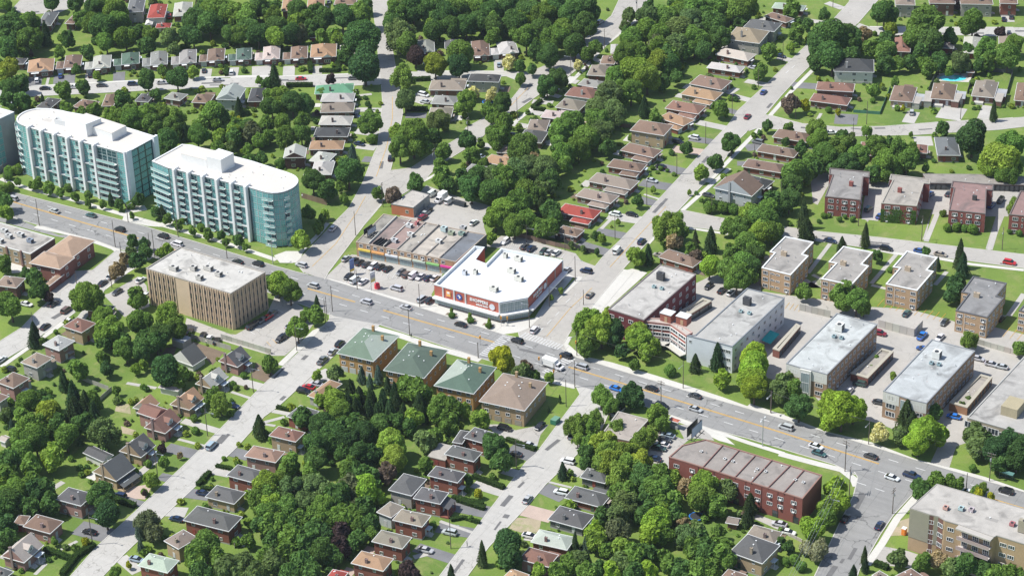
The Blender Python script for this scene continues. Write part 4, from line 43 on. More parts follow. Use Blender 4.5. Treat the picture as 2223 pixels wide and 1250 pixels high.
BGTREES=[('m',-39.7,283.6,4.1,9.5),('g',11.1,-164.7,4.1,9.5),('g',21.3,-155.8,4.1,9.5),('d',28.9,-151.3,4.1,9.5),('d',123,-88.3,4.1,9.4),('m',-78,71.8,4.1,9.4),('d',-195.1,178.2,4.1,9.4),('d',-210.7,163.8,4.1,9.4),('D',76.9,-119.2,4.1,9.4),('m',129.2,-88.7,4.1,9.4),('m',106.5,-101.5,4.1,9.4),('l',33,-3.8,4.1,9.4),('d',-261.6,114.8,4.1,9.4),('d',-109,41.2,4.1,9.4),('d',-53.1,262.8,4.1,9.4),('P',5,194.8,4.1,9.4),('m',-69.2,-91,4.1,9.3),('d',32.1,287.9,4,9.3),('m',-136.4,194.1,4,9.3),('D',-61.5,-163.4,4,9.2),('m',-162.1,170.5,4,9.2),('d',-280.5,57.9,4,9.2),('m',8.5,260.4,4,9.2),('d',28.9,268.2,4,9.2),('d',-113.6,192.3,4,9.2),('d',-82.2,-133.4,4,9.1),('d',-75.6,-128.5,4,9.1),('d',-323.3,136.3,4,9.1),('m',-26.1,237.5,4,9.1),('d',-56.8,220.4,4,9.1),('d',4.8,251.2,4,9.1),('m',56.3,271.2,3.9,9.1),('m',-58.8,213.9,3.9,9.1),('g',5.5,-121.2,3.9,9.1),('d',-272.6,42,3.9,9.1),('m',-20.8,57.9,3.9,9.1),('l',-92.5,4.7,3.9,9.1),('d',-267.8,44.7,3.9,9.1),('d',20.3,249.4,3.9,9),('m',-23.4,55,3.9,9),('d',-4.5,237.3,3.9,9),('m',37.3,255.4,3.9,9),('m',13.6,-62.9,3.9,9),('d',-18.6,-89.9,3.9,9),('m',17.6,-61.5,3.9,9),('L',140.1,-41.4,3.9,9),('d',-80.5,-154.6,3.9,9),('d',93.7,-70.4,3.9,9),('m',-74.1,-153.6,3.9,9),('d',-2.6,-85.3,3.9,9),('L',122.2,-7.9,3.9,9),('g',163.7,5.8,3.9,8.9),('m',-75.4,-161.8,3.9,8.9),('d',-149.2,-70.7,3.9,8.9),('m',50.5,78.3,3.9,8.9),('m',24.7,-128.4,3.8,8.9),('g',166.7,1,3.8,8.9),('m',-66.2,-160,3.8,8.9),('d',21.3,-136.9,3.8,8.9),('g',22,-81.4,3.8,8.9),('d',-60.8,-161.3,3.8,8.8),('o',69.6,-53.4,3.8,8.8),('m',-115.8,-57.3,3.8,8.8),('m',-0.1,-164.5,3.8,8.8),('D',12.5,-96.6,3.8,8.8),('d',23.6,-143.4,3.8,8.8),('m',-6.1,-113.2,3.8,8.8),('L',105,-88.5,3.8,8.8),('m',21.4,-150.3,3.8,8.8),('m',56.8,62.2,3.8,8.8),('D',120.6,90.7,3.8,8.8),('g',13.7,-159.7,3.8,8.7),('P',-85.5,49.9,3.8,8.7),('d',47.6,-78.6,3.8,8.7),('d',6.8,-169.3,3.8,8.7),('d',188.4,-56.1,3.8,8.7),('m',119.1,-88.5,3.8,8.7),('D',122.7,84.8,3.8,8.7),('m',-155.2,85.9,3.7,8.7),('m',-166.4,76.3,3.7,8.7),('m',-17.2,178.4,3.7,8.7),('g',19.7,-161.6,3.7,8.7),('m',91.1,68.8,3.7,8.7),('m',-197.9,162.7,3.7,8.7),('m',89.4,64.4,3.7,8.7),('g',95.1,-109.7,3.7,8.6),('g',105,-105.8,3.7,8.6),('l',-174.9,57.4,3.7,8.6),('m',125.5,-96.3,3.7,8.6),('m',-26.5,261.9,3.7,8.6),('g',113.6,-57.7,3.7,8.6),('m',-54.9,-35.8,3.7,8.6),('d',-106.6,-84.7,3.7,8.6),('m',89.1,-74,3.7,8.6),('l',-116,95.6,3.7,8.6),('d',-94.5,-76.4,3.7,8.6),('d',-93.6,-78.9,3.7,8.5),('d',-101.9,100.5,3.7,8.5),('d',-180.9,148.4,3.7,8.5),('m',-98.8,90.1,3.6,8.5),('d',-150.4,45.6,3.6,8.4),('m',-100.8,-103.2,3.6,8.4),('m',63.9,179.5,3.6,8.4),('m',-91.3,91.3,3.6,8.4),('d',-37.5,124.9,3.6,8.4),('m',-79.2,93.7,3.6,8.4),('d',-63.8,-173.7,3.6,8.4),('d',-55.1,-165.5,3.6,8.4),('d',-209.4,-26.2,3.6,8.4),('m',103.2,183.8,3.6,8.4),('d',-234.4,67.2,3.6,8.3),('l',16.7,54.5,3.6,8.3),('m',-44.1,103.4,3.6,8.3),('d',45.3,152.3,3.6,8.3),('D',-58,-180.6,3.6,8.3),('d',39.6,147.6,3.5,8.3),('g',8.1,-117.4,3.5,8.3),('g',1.1,-124.6,3.5,8.3),('d',59.8,154.8,3.5,8.3),('m',-235.5,52.5,3.5,8.3),('g',12.2,-117.9,3.5,8.3),('d',-71.3,75.7,3.5,8.3),('m',-95.3,-134.1,3.5,8.2),('d',-84.2,62.7,3.5,8.2),('g',25,-31.4,3.5,8.2),('d',-205.6,197.9,3.5,8.2),('L',144.2,-45.6,3.5,8.2),('m',20.9,-123.3,3.5,8.2),('d',27.1,-119.6,3.5,8.2),('g',99.9,5.1,3.5,8.2),('m',102.7,-70.2,3.5,8.2),('l',142.8,-50.9,3.5,8.2),('m',-89.6,-142.6,3.5,8.2),('d',96.5,-75.4,3.5,8.2),('m',26.3,-124.5,3.5,8.1),('m',14.7,-134.3,3.5,8.1),('m',100.6,-73.7,3.5,8.1),('m',7.5,-140.8,3.5,8.1),('m',114.5,-66.2,3.5,8.1),('m',22,-128.5,3.5,8.1),('m',10.8,-138.1,3.5,8.1),('m',103.9,2.3,3.5,8.1),('m',21.1,-132,3.5,8.1),('g',101.9,-0.9,3.5,8.1),('d',32.9,-124.9,3.5,8.1),('D',61.5,-24.6,3.5,8.1),('g',92.6,-85,3.4,8.1),('p',28.4,-133.3,3.4,8.1),('D',25.5,-136.5,3.4,8.1),('g',-99.4,245.1,3.4,8.1),('m',20.1,-144.7,3.4,8),('m',5.3,-160.6,3.4,8),('d',-279.9,97.5,3.4,8),('d',41.8,108.5,3.4,8),('g',116.5,-80.9,3.4,8),('p',32.8,-139.2,3.4,8),('l',10.7,-72.5,3.4,8),('m',17.5,-153.3,3.4,8),('d',-5.8,-87.2,3.4,8),('m',-174.2,-61.7,3.4,8),('l',28.9,-61.8,3.4,8),('l',92.8,-99.2,3.4,8),('o',7.1,285.3,3.4,8),('m',21.7,-69,3.4,8),('m',124.9,-84.4,3.4,8),('L',154.2,1.3,3.4,8),('l',102,-98,3.4,8),('r',-1.2,275.2,3.4,7.9),('o',-294.9,62.2,3.4,7.9),('m',33.4,90.5,3.4,7.9),('d',108.3,-97.7,3.4,7.9),('d',28,-156,3.4,7.9),('d',33.4,-152.7,3.4,7.9),('D',-134.6,-36.2,3.4,7.9),('m',20.5,79.1,3.4,7.9),('m',92.8,-112.5,3.3,7.9),('d',-157.4,-64.4,3.3,7.9),('m',116.9,-98.7,3.3,7.9),('m',128.5,-94.6,3.3,7.9),('d',121.1,-99,3.3,7.9),('m',99.1,-113.4,3.3,7.9),('L',105.3,-109.7,3.3,7.9),('d',110.4,-106.7,3.3,7.9),('o',67.4,-56.5,3.3,7.9),('m',43.3,83.2,3.3,7.9),('r',22.6,71.2,3.3,7.9),('m',-93.1,207.6,3.3,7.8),('m',9.6,-104.7,3.3,7.8),('m',-93.1,200.4,3.3,7.8),('d',12.9,-104.7,3.3,7.8),('d',-255.9,68.6,3.3,7.8),('m',43.9,73.3,3.3,7.8),('P',21.5,-101.4,3.3,7.8),('d',53.7,268.3,3.3,7.8),('d',28.4,257.7,3.3,7.8),('m',24.4,253.7,3.3,7.8),('d',3.8,135.8,3.3,7.7),('l',96,-60,3.3,7.7),('m',-82,-25.5,3.3,7.7),('m',-20.9,219.7,3.2,7.7),('l',4,124.6,3.2,7.7),('m',-247.6,48.2,3.2,7.7),('m',-69.4,-168,3.2,7.7),('d',-48.7,197.3,3.2,7.6),('m',-182.9,99.8,3.2,7.6),('d',-63.3,-169.6,3.2,7.6),('d',-49.9,189.8,3.2,7.6),('m',78.6,61.7,3.2,7.6),('m',92.9,60.6,3.2,7.6),('d',-100.3,-81.6,3.2,7.5),('d',161.9,-28.5,3.1,7.5),('m',-185.5,67.3,3.1,7.5),('d',-53.5,-184.4,3.1,7.5),('f',137.8,-6.4,3.1,7.5),('m',-97.9,133,3.1,7.5),('m',85.5,-74.5,3.1,7.4),('m',-93.4,129.1,3.1,7.4),('G',-19,-160.9,3.1,7.4),('m',-36.7,159.6,3.1,7.4),('l',47.1,12.3,3.1,7.4),('d',5.9,-141.7,3.1,7.4),('m',-159.1,68.2,3.1,7.4),('d',66,205.1,3.1,7.4),('m',144.5,-54.2,3.1,7.4),('d',105.2,-75.3,3.1,7.3),('d',-185.4,37.8,3.1,7.3),('m',-169.9,51.2,3.1,7.3),('m',30.7,-126.9,3.1,7.3),('d',16.6,-139.7,3.1,7.3),('l',52.4,5.1,3.1,7.3),('m',34.3,-7.7,3.1,7.3),('g',-250.3,118.8,3.1,7.3),('d',13.1,-146.1,3.1,7.3),('d',-99.8,-121.5,3.1,7.3),('l',52.7,-0.2,3.1,7.3),('L',90,-94.5,3,7.3),('d',-95.5,-124.1,3,7.3),('g',-27.5,-62.2,3,7.3),('m',108.6,-86.3,3,7.3),('d',25.9,162.6,3,7.2),('d',33.1,-143.2,3,7.2),('P',24.4,-29.6,3,7.2),('r',179.9,-57.8,3,7.2),('g',170,-62.3,3,7.2),('m',-53,-92.9,3,7.2),('m',176.6,-61.1,3,7.2),('d',192.5,-55.1,3,7.2),('g',14.8,-163.9,3,7.2),('m',199,-53.2,3,7.2),('d',186.4,-58,3,7.2),('g',184.6,-59.1,3,7.2),('m',195.5,-55.3,3,7.2),('L',81.6,-2.4,3,7.2),('l',-20.6,-73.8,3,7.2),('p',54.8,-137.8,3,7.2),('m',-85.3,81.5,3,7.2),('d',-110.8,62,3,7.2),('g',99.3,0.7,3,7.2),('m',4.4,-58,3,7.2),('d',100.8,-109.7,3,7.1),('m',38.4,151.4,3,7.1),('L',113.3,-102.9,3,7.1),('m',91.3,-116.7,3,7.1),('m',65.3,162.4,3,7.1),('l',-203,-31.4,3,7.1),('f',-117.2,177.2,3,7.1),('m',63.6,157.1,3,7.1),('D',61.2,-28.7,2.9,7.1),('D',64.4,-26.9,2.9,7.1),('d',147.2,12.8,2.9,7.1),('d',-86.8,66.1,2.9,7.1),('m',15,-66,2.9,7.1),('d',-73,69.2,2.9,7.1),('m',-20.6,217.4,2.9,7),('D',175.5,12.9,2.9,7),('d',11.8,-75.8,2.9,7),('d',167.4,6.2,2.9,7),('m',-239.4,49.7,2.9,7),('g',144,-3.7,2.9,7),('m',-105.1,24.3,2.9,7),('m',27,225.6,2.9,7),('f',-112.4,143.8,2.9,6.9),('d',2.7,-98.5,2.9,6.9),('f',-105.3,146.2,2.9,6.9),('d',175.4,-3.9,2.9,6.9),('d',67.1,-60.4,2.8,6.9),('o',78.6,-53.7,2.8,6.9),('d',-137.6,-28.9,2.8,6.8),('m',-49.4,-68.1,2.8,6.8),('m',14.5,-112.8,2.8,6.8),('p',18.3,326,2.8,6.8),('d',-58.8,-169.2,2.8,6.8),('r',-137.1,-45.1,2.8,6.8),('m',-159.5,70.3,2.8,6.8),('r',101.7,-61.1,2.8,6.8),('L',26.4,-112,2.8,6.8),('m',163.3,-20.1,2.8,6.7),('g',-166.4,54.1,2.8,6.7),('m',30.2,69.4,2.8,6.7),('d',-26.5,288.7,2.8,6.7),('m',-292.5,92.6,2.7,6.7),('P',34.1,66.6,2.7,6.7),('g',38.7,179.7,2.7,6.7),('d',-53,-187,2.7,6.7),('d',-149.5,53.1,2.7,6.7),('d',-27.4,274.9,2.7,6.7),('p',47.7,306.3,2.7,6.6),('g',-94.7,234.7,2.7,6.6),('d',-12.1,141.9,2.7,6.6),('d',87.9,-86.3,2.7,6.6),('d',42.2,283.3,2.7,6.6),('d',33.7,-131.6,2.7,6.5),('d',-167.3,1.7,2.7,6.5),('d',33.8,-135.8,2.7,6.5),('l',-227.5,104.8,2.7,6.5),('v',148.6,-68.1,2.6,6.5),('m',31.5,259.7,2.6,6.5),('m',202.1,-52,2.6,6.5),('m',-92.7,50.9,2.6,6.5),('l',-38.1,-139,2.6,6.4),('d',-111.7,177.8,2.6,6.4),('d',-193.3,111.1,2.6,6.4),('d',-104.9,176.3,2.6,6.4),('m',-99.7,-92.6,2.6,6.4),('d',-225.9,79.1,2.6,6.4),('m',154.9,63.8,2.6,6.4),('m',-104.5,166.2,2.6,6.4),('D',-94.2,-97.5,2.6,6.4),('d',-50.8,-67.2,2.6,6.3),('D',44.7,-2.7,2.5,6.3),('l',-131.4,-23.3,2.5,6.3),('g',-102.9,-134.4,2.5,6.3),('y',8.9,200,2.5,6.2),('m',13.4,177.1,2.5,6.1),('l',20.6,-58.6,2.5,6.1),('m',-210.9,-6.8,2.4,6.1),('m',-204.3,-7.4,2.4,6),('m',-73,92.4,2.4,6),('m',166.4,-19,2.4,6),('m',162.7,-24.9,2.4,5.9),('m',28,-90.1,2.4,5.9),('d',-273.5,82.6,2.4,5.9),('d',69.2,-64.8,2.4,5.9),('m',-108.7,48.9,2.4,5.9),('d',86.9,-59,2.3,5.9),('d',4.8,175.7,2.3,5.9),('d',-155.6,-1.9,2.3,5.9),('m',-240.4,99.5,2.3,5.9),('d',96.3,-80.6,2.3,5.8),('d',-6.1,94.3,2.3,5.8),('m',6.7,-148.4,2.3,5.8),('m',35.3,-127.8,2.3,5.8),('r',110.2,-78.2,2.3,5.8),('m',44.7,259.4,2.3,5.8),('m',120.2,-75.8,2.3,5.8),('d',-147.5,-24.1,2.3,5.8),('p',-173.1,127.7,2.3,5.8),('D',-142.3,-23.7,2.3,5.8),('m',-95.5,17.9,2.3,5.8),('v',145.6,-69.9,2.3,5.7),('d',-114.8,-3.9,2.3,5.7),('r',198.5,-50.1,2.3,5.7),('g',-142.3,-31.5,2.3,5.7),('v',149.3,-71.1,2.3,5.7),('m',97.4,-100,2.3,5.7),('d',-164.2,-61.9,2.3,5.7),('m',111.9,-94.8,2.2,5.7),('l',-36.7,42.5,2.2,5.7),('r',-136.9,-42.3,2.2,5.7),('p',57.6,-137.5,2.2,5.7),('l',85.9,-117.9,2.2,5.7),('d',87.9,99,2.2,5.6),('m',-160.5,57.6,2.1,5.5),('m',-60.4,-35.3,2.1,5.4),('d',-172.1,-3.7,2.1,5.3),('m',-101.8,42.3,2,5.3),('m',-148.6,-3.9,2,5.3),('m',52.1,-6.9,2,5.2),('l',-100.3,28.6,2,5.2),('l',-262,83.1,2,5.2),('m',27.8,-30.7,2,5.2),('y',55.6,285.7,2,5.2),('l',-22.8,250,2,5.2),('m',-127.9,-5.4,2,5.2),('l',-23,-76.1,2,5.2),('m',169.1,-18.1,2,5.2),('d',158.5,-24.4,2,5.2),('l',-133.1,-25.4,2,5.2),('r',-141.6,-35.5,2,5.1),('m',25.6,-49.6,2,5.1),('f',-91.7,191,2,5.1),('m',29.5,239.9,1.9,5.1),('m',-42.4,-128.9,1.9,5.1),('p',-145.4,-70,1.9,5.1),('m',108.3,-74.9,1.9,5),('g',112.9,-75.8,1.9,5),('m',-16.3,-179.7,1.9,5),('y',-180.6,76.9,1.9,5),('d',140.6,-71.5,1.9,5),('l',-161.2,65.8,1.9,4.9),('m',-84.7,107.8,1.8,4.9),('d',17.5,167.3,1.8,4.9),('l',-86.3,-87.9,1.8,4.8),('l',-87.1,-91.1,1.8,4.8),('m',-198.9,-6.9,1.8,4.8),('m',-191.4,-6.9,1.8,4.8),('m',-187.9,-3.4,1.8,4.8),('m',73.4,172.2,1.8,4.8),('l',-33.2,-64.3,1.8,4.8),('m',-199.3,112.8,1.8,4.7),('l',32.4,-27.4,1.8,4.7),('m',-142.3,-5,1.7,4.7),('m',-99.6,25,1.7,4.6),('m',-135,-6.1,1.7,4.6),('d',-123.4,-3.4,1.7,4.6),('l',-2.7,63.5,1.7,4.6),('d',100.5,111.4,1.7,4.5),('d',42.9,-89.1,1.6,4.5),('m',174.2,-18,1.6,4.4),('y',175.4,-18.9,1.6,4.4),('l',0.3,-140.6,1.6,4.3),('m',-83.5,-104.4,1.5,4.3),('m',-219.9,-8,1.5,4.3),('d',137.4,-69.8,1.5,4.2),('m',-213.4,-7.2,1.5,4.2),('m',27.5,-27.6,1.5,4.2),('m',-184.1,-7.6,1.5,4.2),('y',49.5,-93.5,1.5,4.2),('m',-178.4,-5.7,1.5,4.2),('p',-48.3,-122.8,1.5,4.1),('m',-119.1,-6.2,1.4,4),('m',-110.6,-5.8,1.4,4),('d',-6.4,64.7,1.4,4),('y',-34.8,-172,1.4,3.9),('m',-82,-113.8,1.3,3.7),('l',126.2,29.7,1.3,3.7),('y',22.3,203.1,1.3,3.7),('g',152.3,28.5,1.2,3.7),('g',151.7,24.1,1.2,3.7),('g',-5,54.2,1.2,3.6),('y',179.3,-18,1.2,3.6),('m',-43.1,-176.6,1.2,3.6),('m',-163.4,-6.7,1.2,3.5),('l',-7,107.4,1.2,3.5),('y',42.7,219,1.1,3.5),('g',-10.2,54.7,1.1,3.4),('d',0.1,54.9,1.1,3.4),('l',-5.1,78.4,1,3.2),('o',23.6,-64.7,1,3.1),('r',-41.5,-122.6,1,3.1),('l',4.3,24.6,1,3.1),('y',-16.8,-174,1,3.1),('m',55.3,199,0.9,3.1),('l',5.5,112.5,0.9,2.9),('l',4.1,18.8,0.9,2.9),('l',-20.6,-5.7,0.8,2.9),('l',-13.2,-5.4,0.8,2.9),('l',-5.4,-5.5,0.8,2.9),('p',-37.5,-143.5,0.8,2.8)]
CARS=[('sedan','white',-132.3,-106.9,1.68,'0'),('suv','black',-125.4,-110.1,3.31,''),('van','silver',-214.2,-17,3.14,'W'),('sedan','white',-151.7,-74.8,0.15,''),('suv','white',-284.4,69.9,2.31,''),('sedan','black',-135.1,-83.1,1.68,'0'),('sedan','black',-275.7,65.7,0.61,'8'),('sedan','darkgrey',-143.6,-69.7,1.57,''),('sedan','silver',-193.1,-16.8,3.15,'W'),('sedan','blue2',-279.2,78.7,2.3,''),('van','brown',-136.7,-70.9,1.68,'0'),('sedan','white',-130.3,-76.3,0.15,''),('sedan','white',-265.3,73.2,0.61,'8'),('sedan','black',-38.8,-166.3,3.34,''),('sedan','black',-268.6,85.4,2.29,''),('sedan','teal',-178.6,-12.5,3.17,'W'),('sedan','darkgrey',-256.8,79.8,0.61,'8'),('sedan','black',-139,-49.9,1.68,'0'),('sedan','white',-139.8,-44.8,1.68,'0'),('sedan','darkgrey',-130.2,-52.2,-1.57,''),('suv','darkblue',-43.9,-147.6,3.33,''),('suv','black',-161.3,-15.9,3.17,'W'),('suv','darkblue',-246.3,87.3,0.61,'8'),('sedan','silverblue',-17.6,-169.6,0.2,''),('sedan','white',-128.7,-41.5,1.57,''),('sedan','white',-119.7,-49.4,-1.57,''),('sedan','silver',-236.3,94.4,0.61,'8'),('suv','black',-143.9,-11.9,3.16,'W'),('suv','red',-282.2,152.5,2.26,''),('sedan','darkblue',-21.1,-148.1,3.33,''),('van','white',-135.5,-14.1,3.16,'W'),('sedan','black',-89.8,-60.8,2.02,''),('sedan','black',-84.5,-60.5,2.02,''),('sedan','darkblue',-23,-133.6,0.19,''),('sedan','darkgrey',-229.4,113.2,2.25,''),('sedan','white',-81.3,-61,2.01,''),('van','silverblue',-37.8,-112,1.73,'1'),('suv','black',-77.9,-61.1,2.01,''),('sedan','silver',-217.7,108.4,0.61,'8'),('suv','white',-217.6,117.1,2.24,''),('sedan','darkblue',-47.1,-90.3,0.16,''),('sedan','black',-107.7,-13.6,3.15,'W'),('suv','black',-74.1,-47.4,1.57,''),('sedan','black',-74.3,-44.5,1.57,''),('suv','black',-100.3,-11.2,3.15,'W'),('sedan','grey',-73.6,-42.1,-1.57,''),('sedan','red',-73.2,-39.5,1.57,''),('sedan','black',-90,-17.2,0.01,'E'),('sedan','grey',-73.6,-36.5,1.57,''),('suv','black',-60.3,-49,-1.57,''),('sedan','darkgrey',-60.2,-45.9,1.57,''),('sedan','silver',-62.9,-40.5,1.57,''),('sedan','black',-63,-38.8,-1.57,''),('sedan','red',-187.8,126.4,0.61,'8'),('suv','silver',-86.3,-4.2,3.15,'W'),('suv','brown',-61.7,-35.6,1.57,''),('suv','black',-33,-71.8,0.15,''),('sedan','red',-33.2,-68.9,3.29,''),('suv','silver',-73.4,-14.2,3.17,'W'),('sedan','silver',-32.2,-66.2,3.29,''),('pickup','grey',-39.5,-53.2,1.72,'1'),('sedan','white',-230.4,201.8,2.2,''),('sedan','silver',-40.1,-46.9,1.72,'1'),('sedan','white',-93.7,24.1,1.78,'6'),('suv','black',-41.1,-41.7,1.72,'1'),('sedan','silver',-75.5,7.9,1.57,'S'),('sedan','black',-66.8,-2.5,-1.57,'S'),('sedan','grey',-168.8,137.6,0.61,'8'),('sedan','black',-72.1,7.7,-1.57,'S'),('boxvan','white',-63,-3.7,1.57,'S'),('sedan','darkblue',-145.6,107.8,0.06,''),('sedan','darkblue',-128.5,87.2,0.07,''),('sedan','black',-69.6,7.8,1.57,'S'),('sedan','white',-60,-2.9,1.57,'S'),('suv','silver',-50.4,-14.2,3.17,'W'),('sedan','darkgrey',-66.7,7.9,1.57,'S'),('suv','white',-63.6,7.7,-1.57,'S'),('sedan','black',-61.3,8.8,1.57,'S'),('sedan','black',-58.1,9,1.57,'S'),('suv','black',-110.1,82.6,2.13,'6'),('van','silver',-47.1,-1.1,3.17,'W'),('sedan','grey',-52.7,9.4,-1.57,'S'),('sedan','silver',-36.4,-10.4,3.16,'W'),('suv','brown',-49.7,8.8,1.57,'S'),('boxvan','white',-47.1,9.5,1.57,'S'),('sedan','white',-44.6,10,-1.57,'S'),('van','silver',-34.9,-2.8,1.57,''),('suv','red2',-70.1,47.6,1.57,''),('van','white',-133.6,138.3,0.04,''),('sedan','silver',-129.1,132.9,3.19,''),('sedan','silver',-150.9,163.9,2.16,''),('sedan','silver',-71.4,50.9,1.57,''),('sedan','silver',51.1,-123.3,0.19,''),('sedan','black',-71.7,53.1,-1.57,''),('sedan','darkblue',-41.8,10.7,1.57,'S'),('suv','black',-31.9,-2.3,1.57,''),('boxvan','white',-78.2,65.3,1.57,''),('sedan','white',-39.7,11.9,1.57,'S'),('boxtruck','white',-72.6,63.1,-1.57,''),('boxvan','white',-69.1,63.4,1.57,''),('suv','silver',52.1,-112.6,3.32,''),('sedan','black',-13.6,-10.7,3.17,'W'),('sedan','white',-51.6,53.7,1.57,''),('sedan','silverblue',-81,101.2,3.2,''),('sedan','silverblue',-123.5,179.3,2.13,''),('suv','black',34.9,-57.4,0.15,''),('suv','white',-33.4,47,-1.57,''),('sedan','black',-80.3,124,0.05,''),('sedan','darkgrey',45.7,-68.1,3.3,''),('suv','black',8.9,-10.3,3.1,'W'),('sedan','darkgrey',-25.3,47.2,1.57,''),('sedan','silver',62.2,-86.7,1.73,'2'),('sedan','silver',46.8,-61.6,0.15,''),('sedan','white',72.9,-102.1,0.18,''),('suv','darkblue',-22.4,47.1,1.57,''),('suv','white',10,-1.3,1.69,'3'),('sedan','black',43.7,-50.8,-1.57,''),('sedan','darkgreen',-17.6,47.7,-1.57,''),('sedan','silver',-15.4,48.1,1.57,''),('truck','white',27.7,-18.2,-0.04,'E'),('sedan','white',-13,48.8,1.57,''),('suv','white',68.9,-78.5,3.31,''),('suv','black',27.9,-10.3,3.1,'W'),('sedan','silver',-2.9,39.4,-1.57,''),('suv','white',61.7,-63.3,3.3,''),('sedan','silver',55.2,-50.2,1.73,'2'),('van','silver',36,-13.8,3.14,'W'),('suv','darkblue',3.3,42.6,3.24,''),('sedan','tan',13.3,28.6,1.68,'3'),('suv','silver',-110.7,240.2,1.55,'3b'),('suv','white',-10.4,85.1,3.22,''),('sedan','silver',59.9,-32.3,-1.57,''),('sedan','bluebright',52.8,-19.7,-0.01,'E'),('boxvan','white',5,60.9,1.69,'3'),('sedan','white',60.4,-30,1.57,''),('sedan','black',-4.9,88,0.07,''),('suv','darkblue',8.9,71.4,1.68,'3'),('sedan','black',62.3,-13.9,3.14,'W'),('sedan','silver',-12.6,115.9,0.06,''),('sedan','darkblue',83.5,-48.7,3.29,''),('sedan','tan',19.5,65.7,3.23,''),('sedan','darkgreen',81.9,-42.9,0.15,''),('sedan','black',-15.7,127.9,3.19,''),('suv','black',70.4,-21.4,-0,'E'),('sedan','white',81.7,-40.7,3.29,''),('sedan','darkgrey',80.8,-37.8,0.14,''),('sedan','silverblue',80.7,-35.4,3.28,''),('suv','black',-20.7,150.3,0.04,''),('suv','white',-17.4,156.8,3.18,''),('sedan','darkgrey',76.4,-10.8,3.14,'W'),('sedan','silver',80.5,-17.7,-0,'E'),('sedan','darkgrey',11.8,115.6,0.06,''),('sedan','black',45.5,54.5,-1.57,''),('suv','white',-25.3,185.9,3.16,''),('sedan','black',50.9,54,1.57,''),('sedan','white',54.3,54.2,1.57,''),('sedan','black',-22.2,198.9,0.01,''),('sedan','red2',-8.5,184.5,1.69,'3'),('sedan','silver',-29.2,228.5,3.14,''),('van','grey',6.1,165.5,3.17,''),('sedan','blue2',-14,208.6,1.69,'3'),('sedan','silver',131.8,-60.1,3.3,''),('sedan','darkblue',-25,245.1,-0.01,''),('van','silver',109.7,-12.8,3.14,'W'),('sedan','white',135.8,-62.5,0.16,''),('sedan','white',122.5,-17.8,-0.02,'E'),('sedan','teal',125,-20.8,-0.02,'E'),('sedan','darkblue',66.7,105.4,0.12,'5'),('sedan','white',27,187.1,0.61,'8'),('sedan','black',146.9,-47.9,1.65,'4'),('sedan','white',117,16.1,-1.57,''),('suv','darkgreen',118,22,3.26,''),('suv','teal',67.7,134.7,1.57,''),('sedan','darkgrey',139.1,-14.4,3.12,'W'),('sedan','darkblue',156.8,-46,1.64,'4'),('sedan','blue2',73.6,131.7,1.57,''),('sedan','darkgrey',128.3,15,0.12,''),('suv','red2',109.8,54.4,0.1,''),('suv','black',86.4,109.8,0.12,'5'),('sedan','white',149.5,-21.7,-0,'E'),('sedan','teal',111.9,71.1,1.57,''),('suv','silver',46.2,219.8,1.98,''),('pickup','darkblue',154.1,-17.7,-0,'E'),('sedan','blue2',97.4,114.1,0.12,'5'),('pickup','bluebright',122.6,59.8,1.57,''),('sedan','blue2',126.2,52.4,3.24,''),('sedan','blue2',82.1,156.5,-1.57,''),('sedan','white',128,61.8,-1.57,''),('sedan','tan',104.6,115.4,0.12,'5'),('sedan','darkgrey',125.2,71.9,-1.57,''),('sedan','darkgrey',87.9,160.6,1.57,''),('sedan','bluebright',151.5,19.1,3.26,''),('sedan','white',172.5,-17.4,-0,'E'),('sedan','silver',143.9,55.5,0.1,''),('sedan','blue2',105.2,159.4,1.57,''),('sedan','silver',149.2,54.4,0.1,''),('suv','black',106.4,164.8,-1.57,''),('sedan','black',140.4,83.6,1.57,''),('sedan','silver',152.4,54.5,3.24,''),('sedan','darkblue',40.3,328,1.94,''),('suv','black',181.2,-11.2,3.14,'W'),('suv','darkgrey',48.4,313.9,1.94,''),('suv','red',127.7,121.6,0.11,'5'),('sedan','darkgrey',42.1,331.8,1.94,'')]
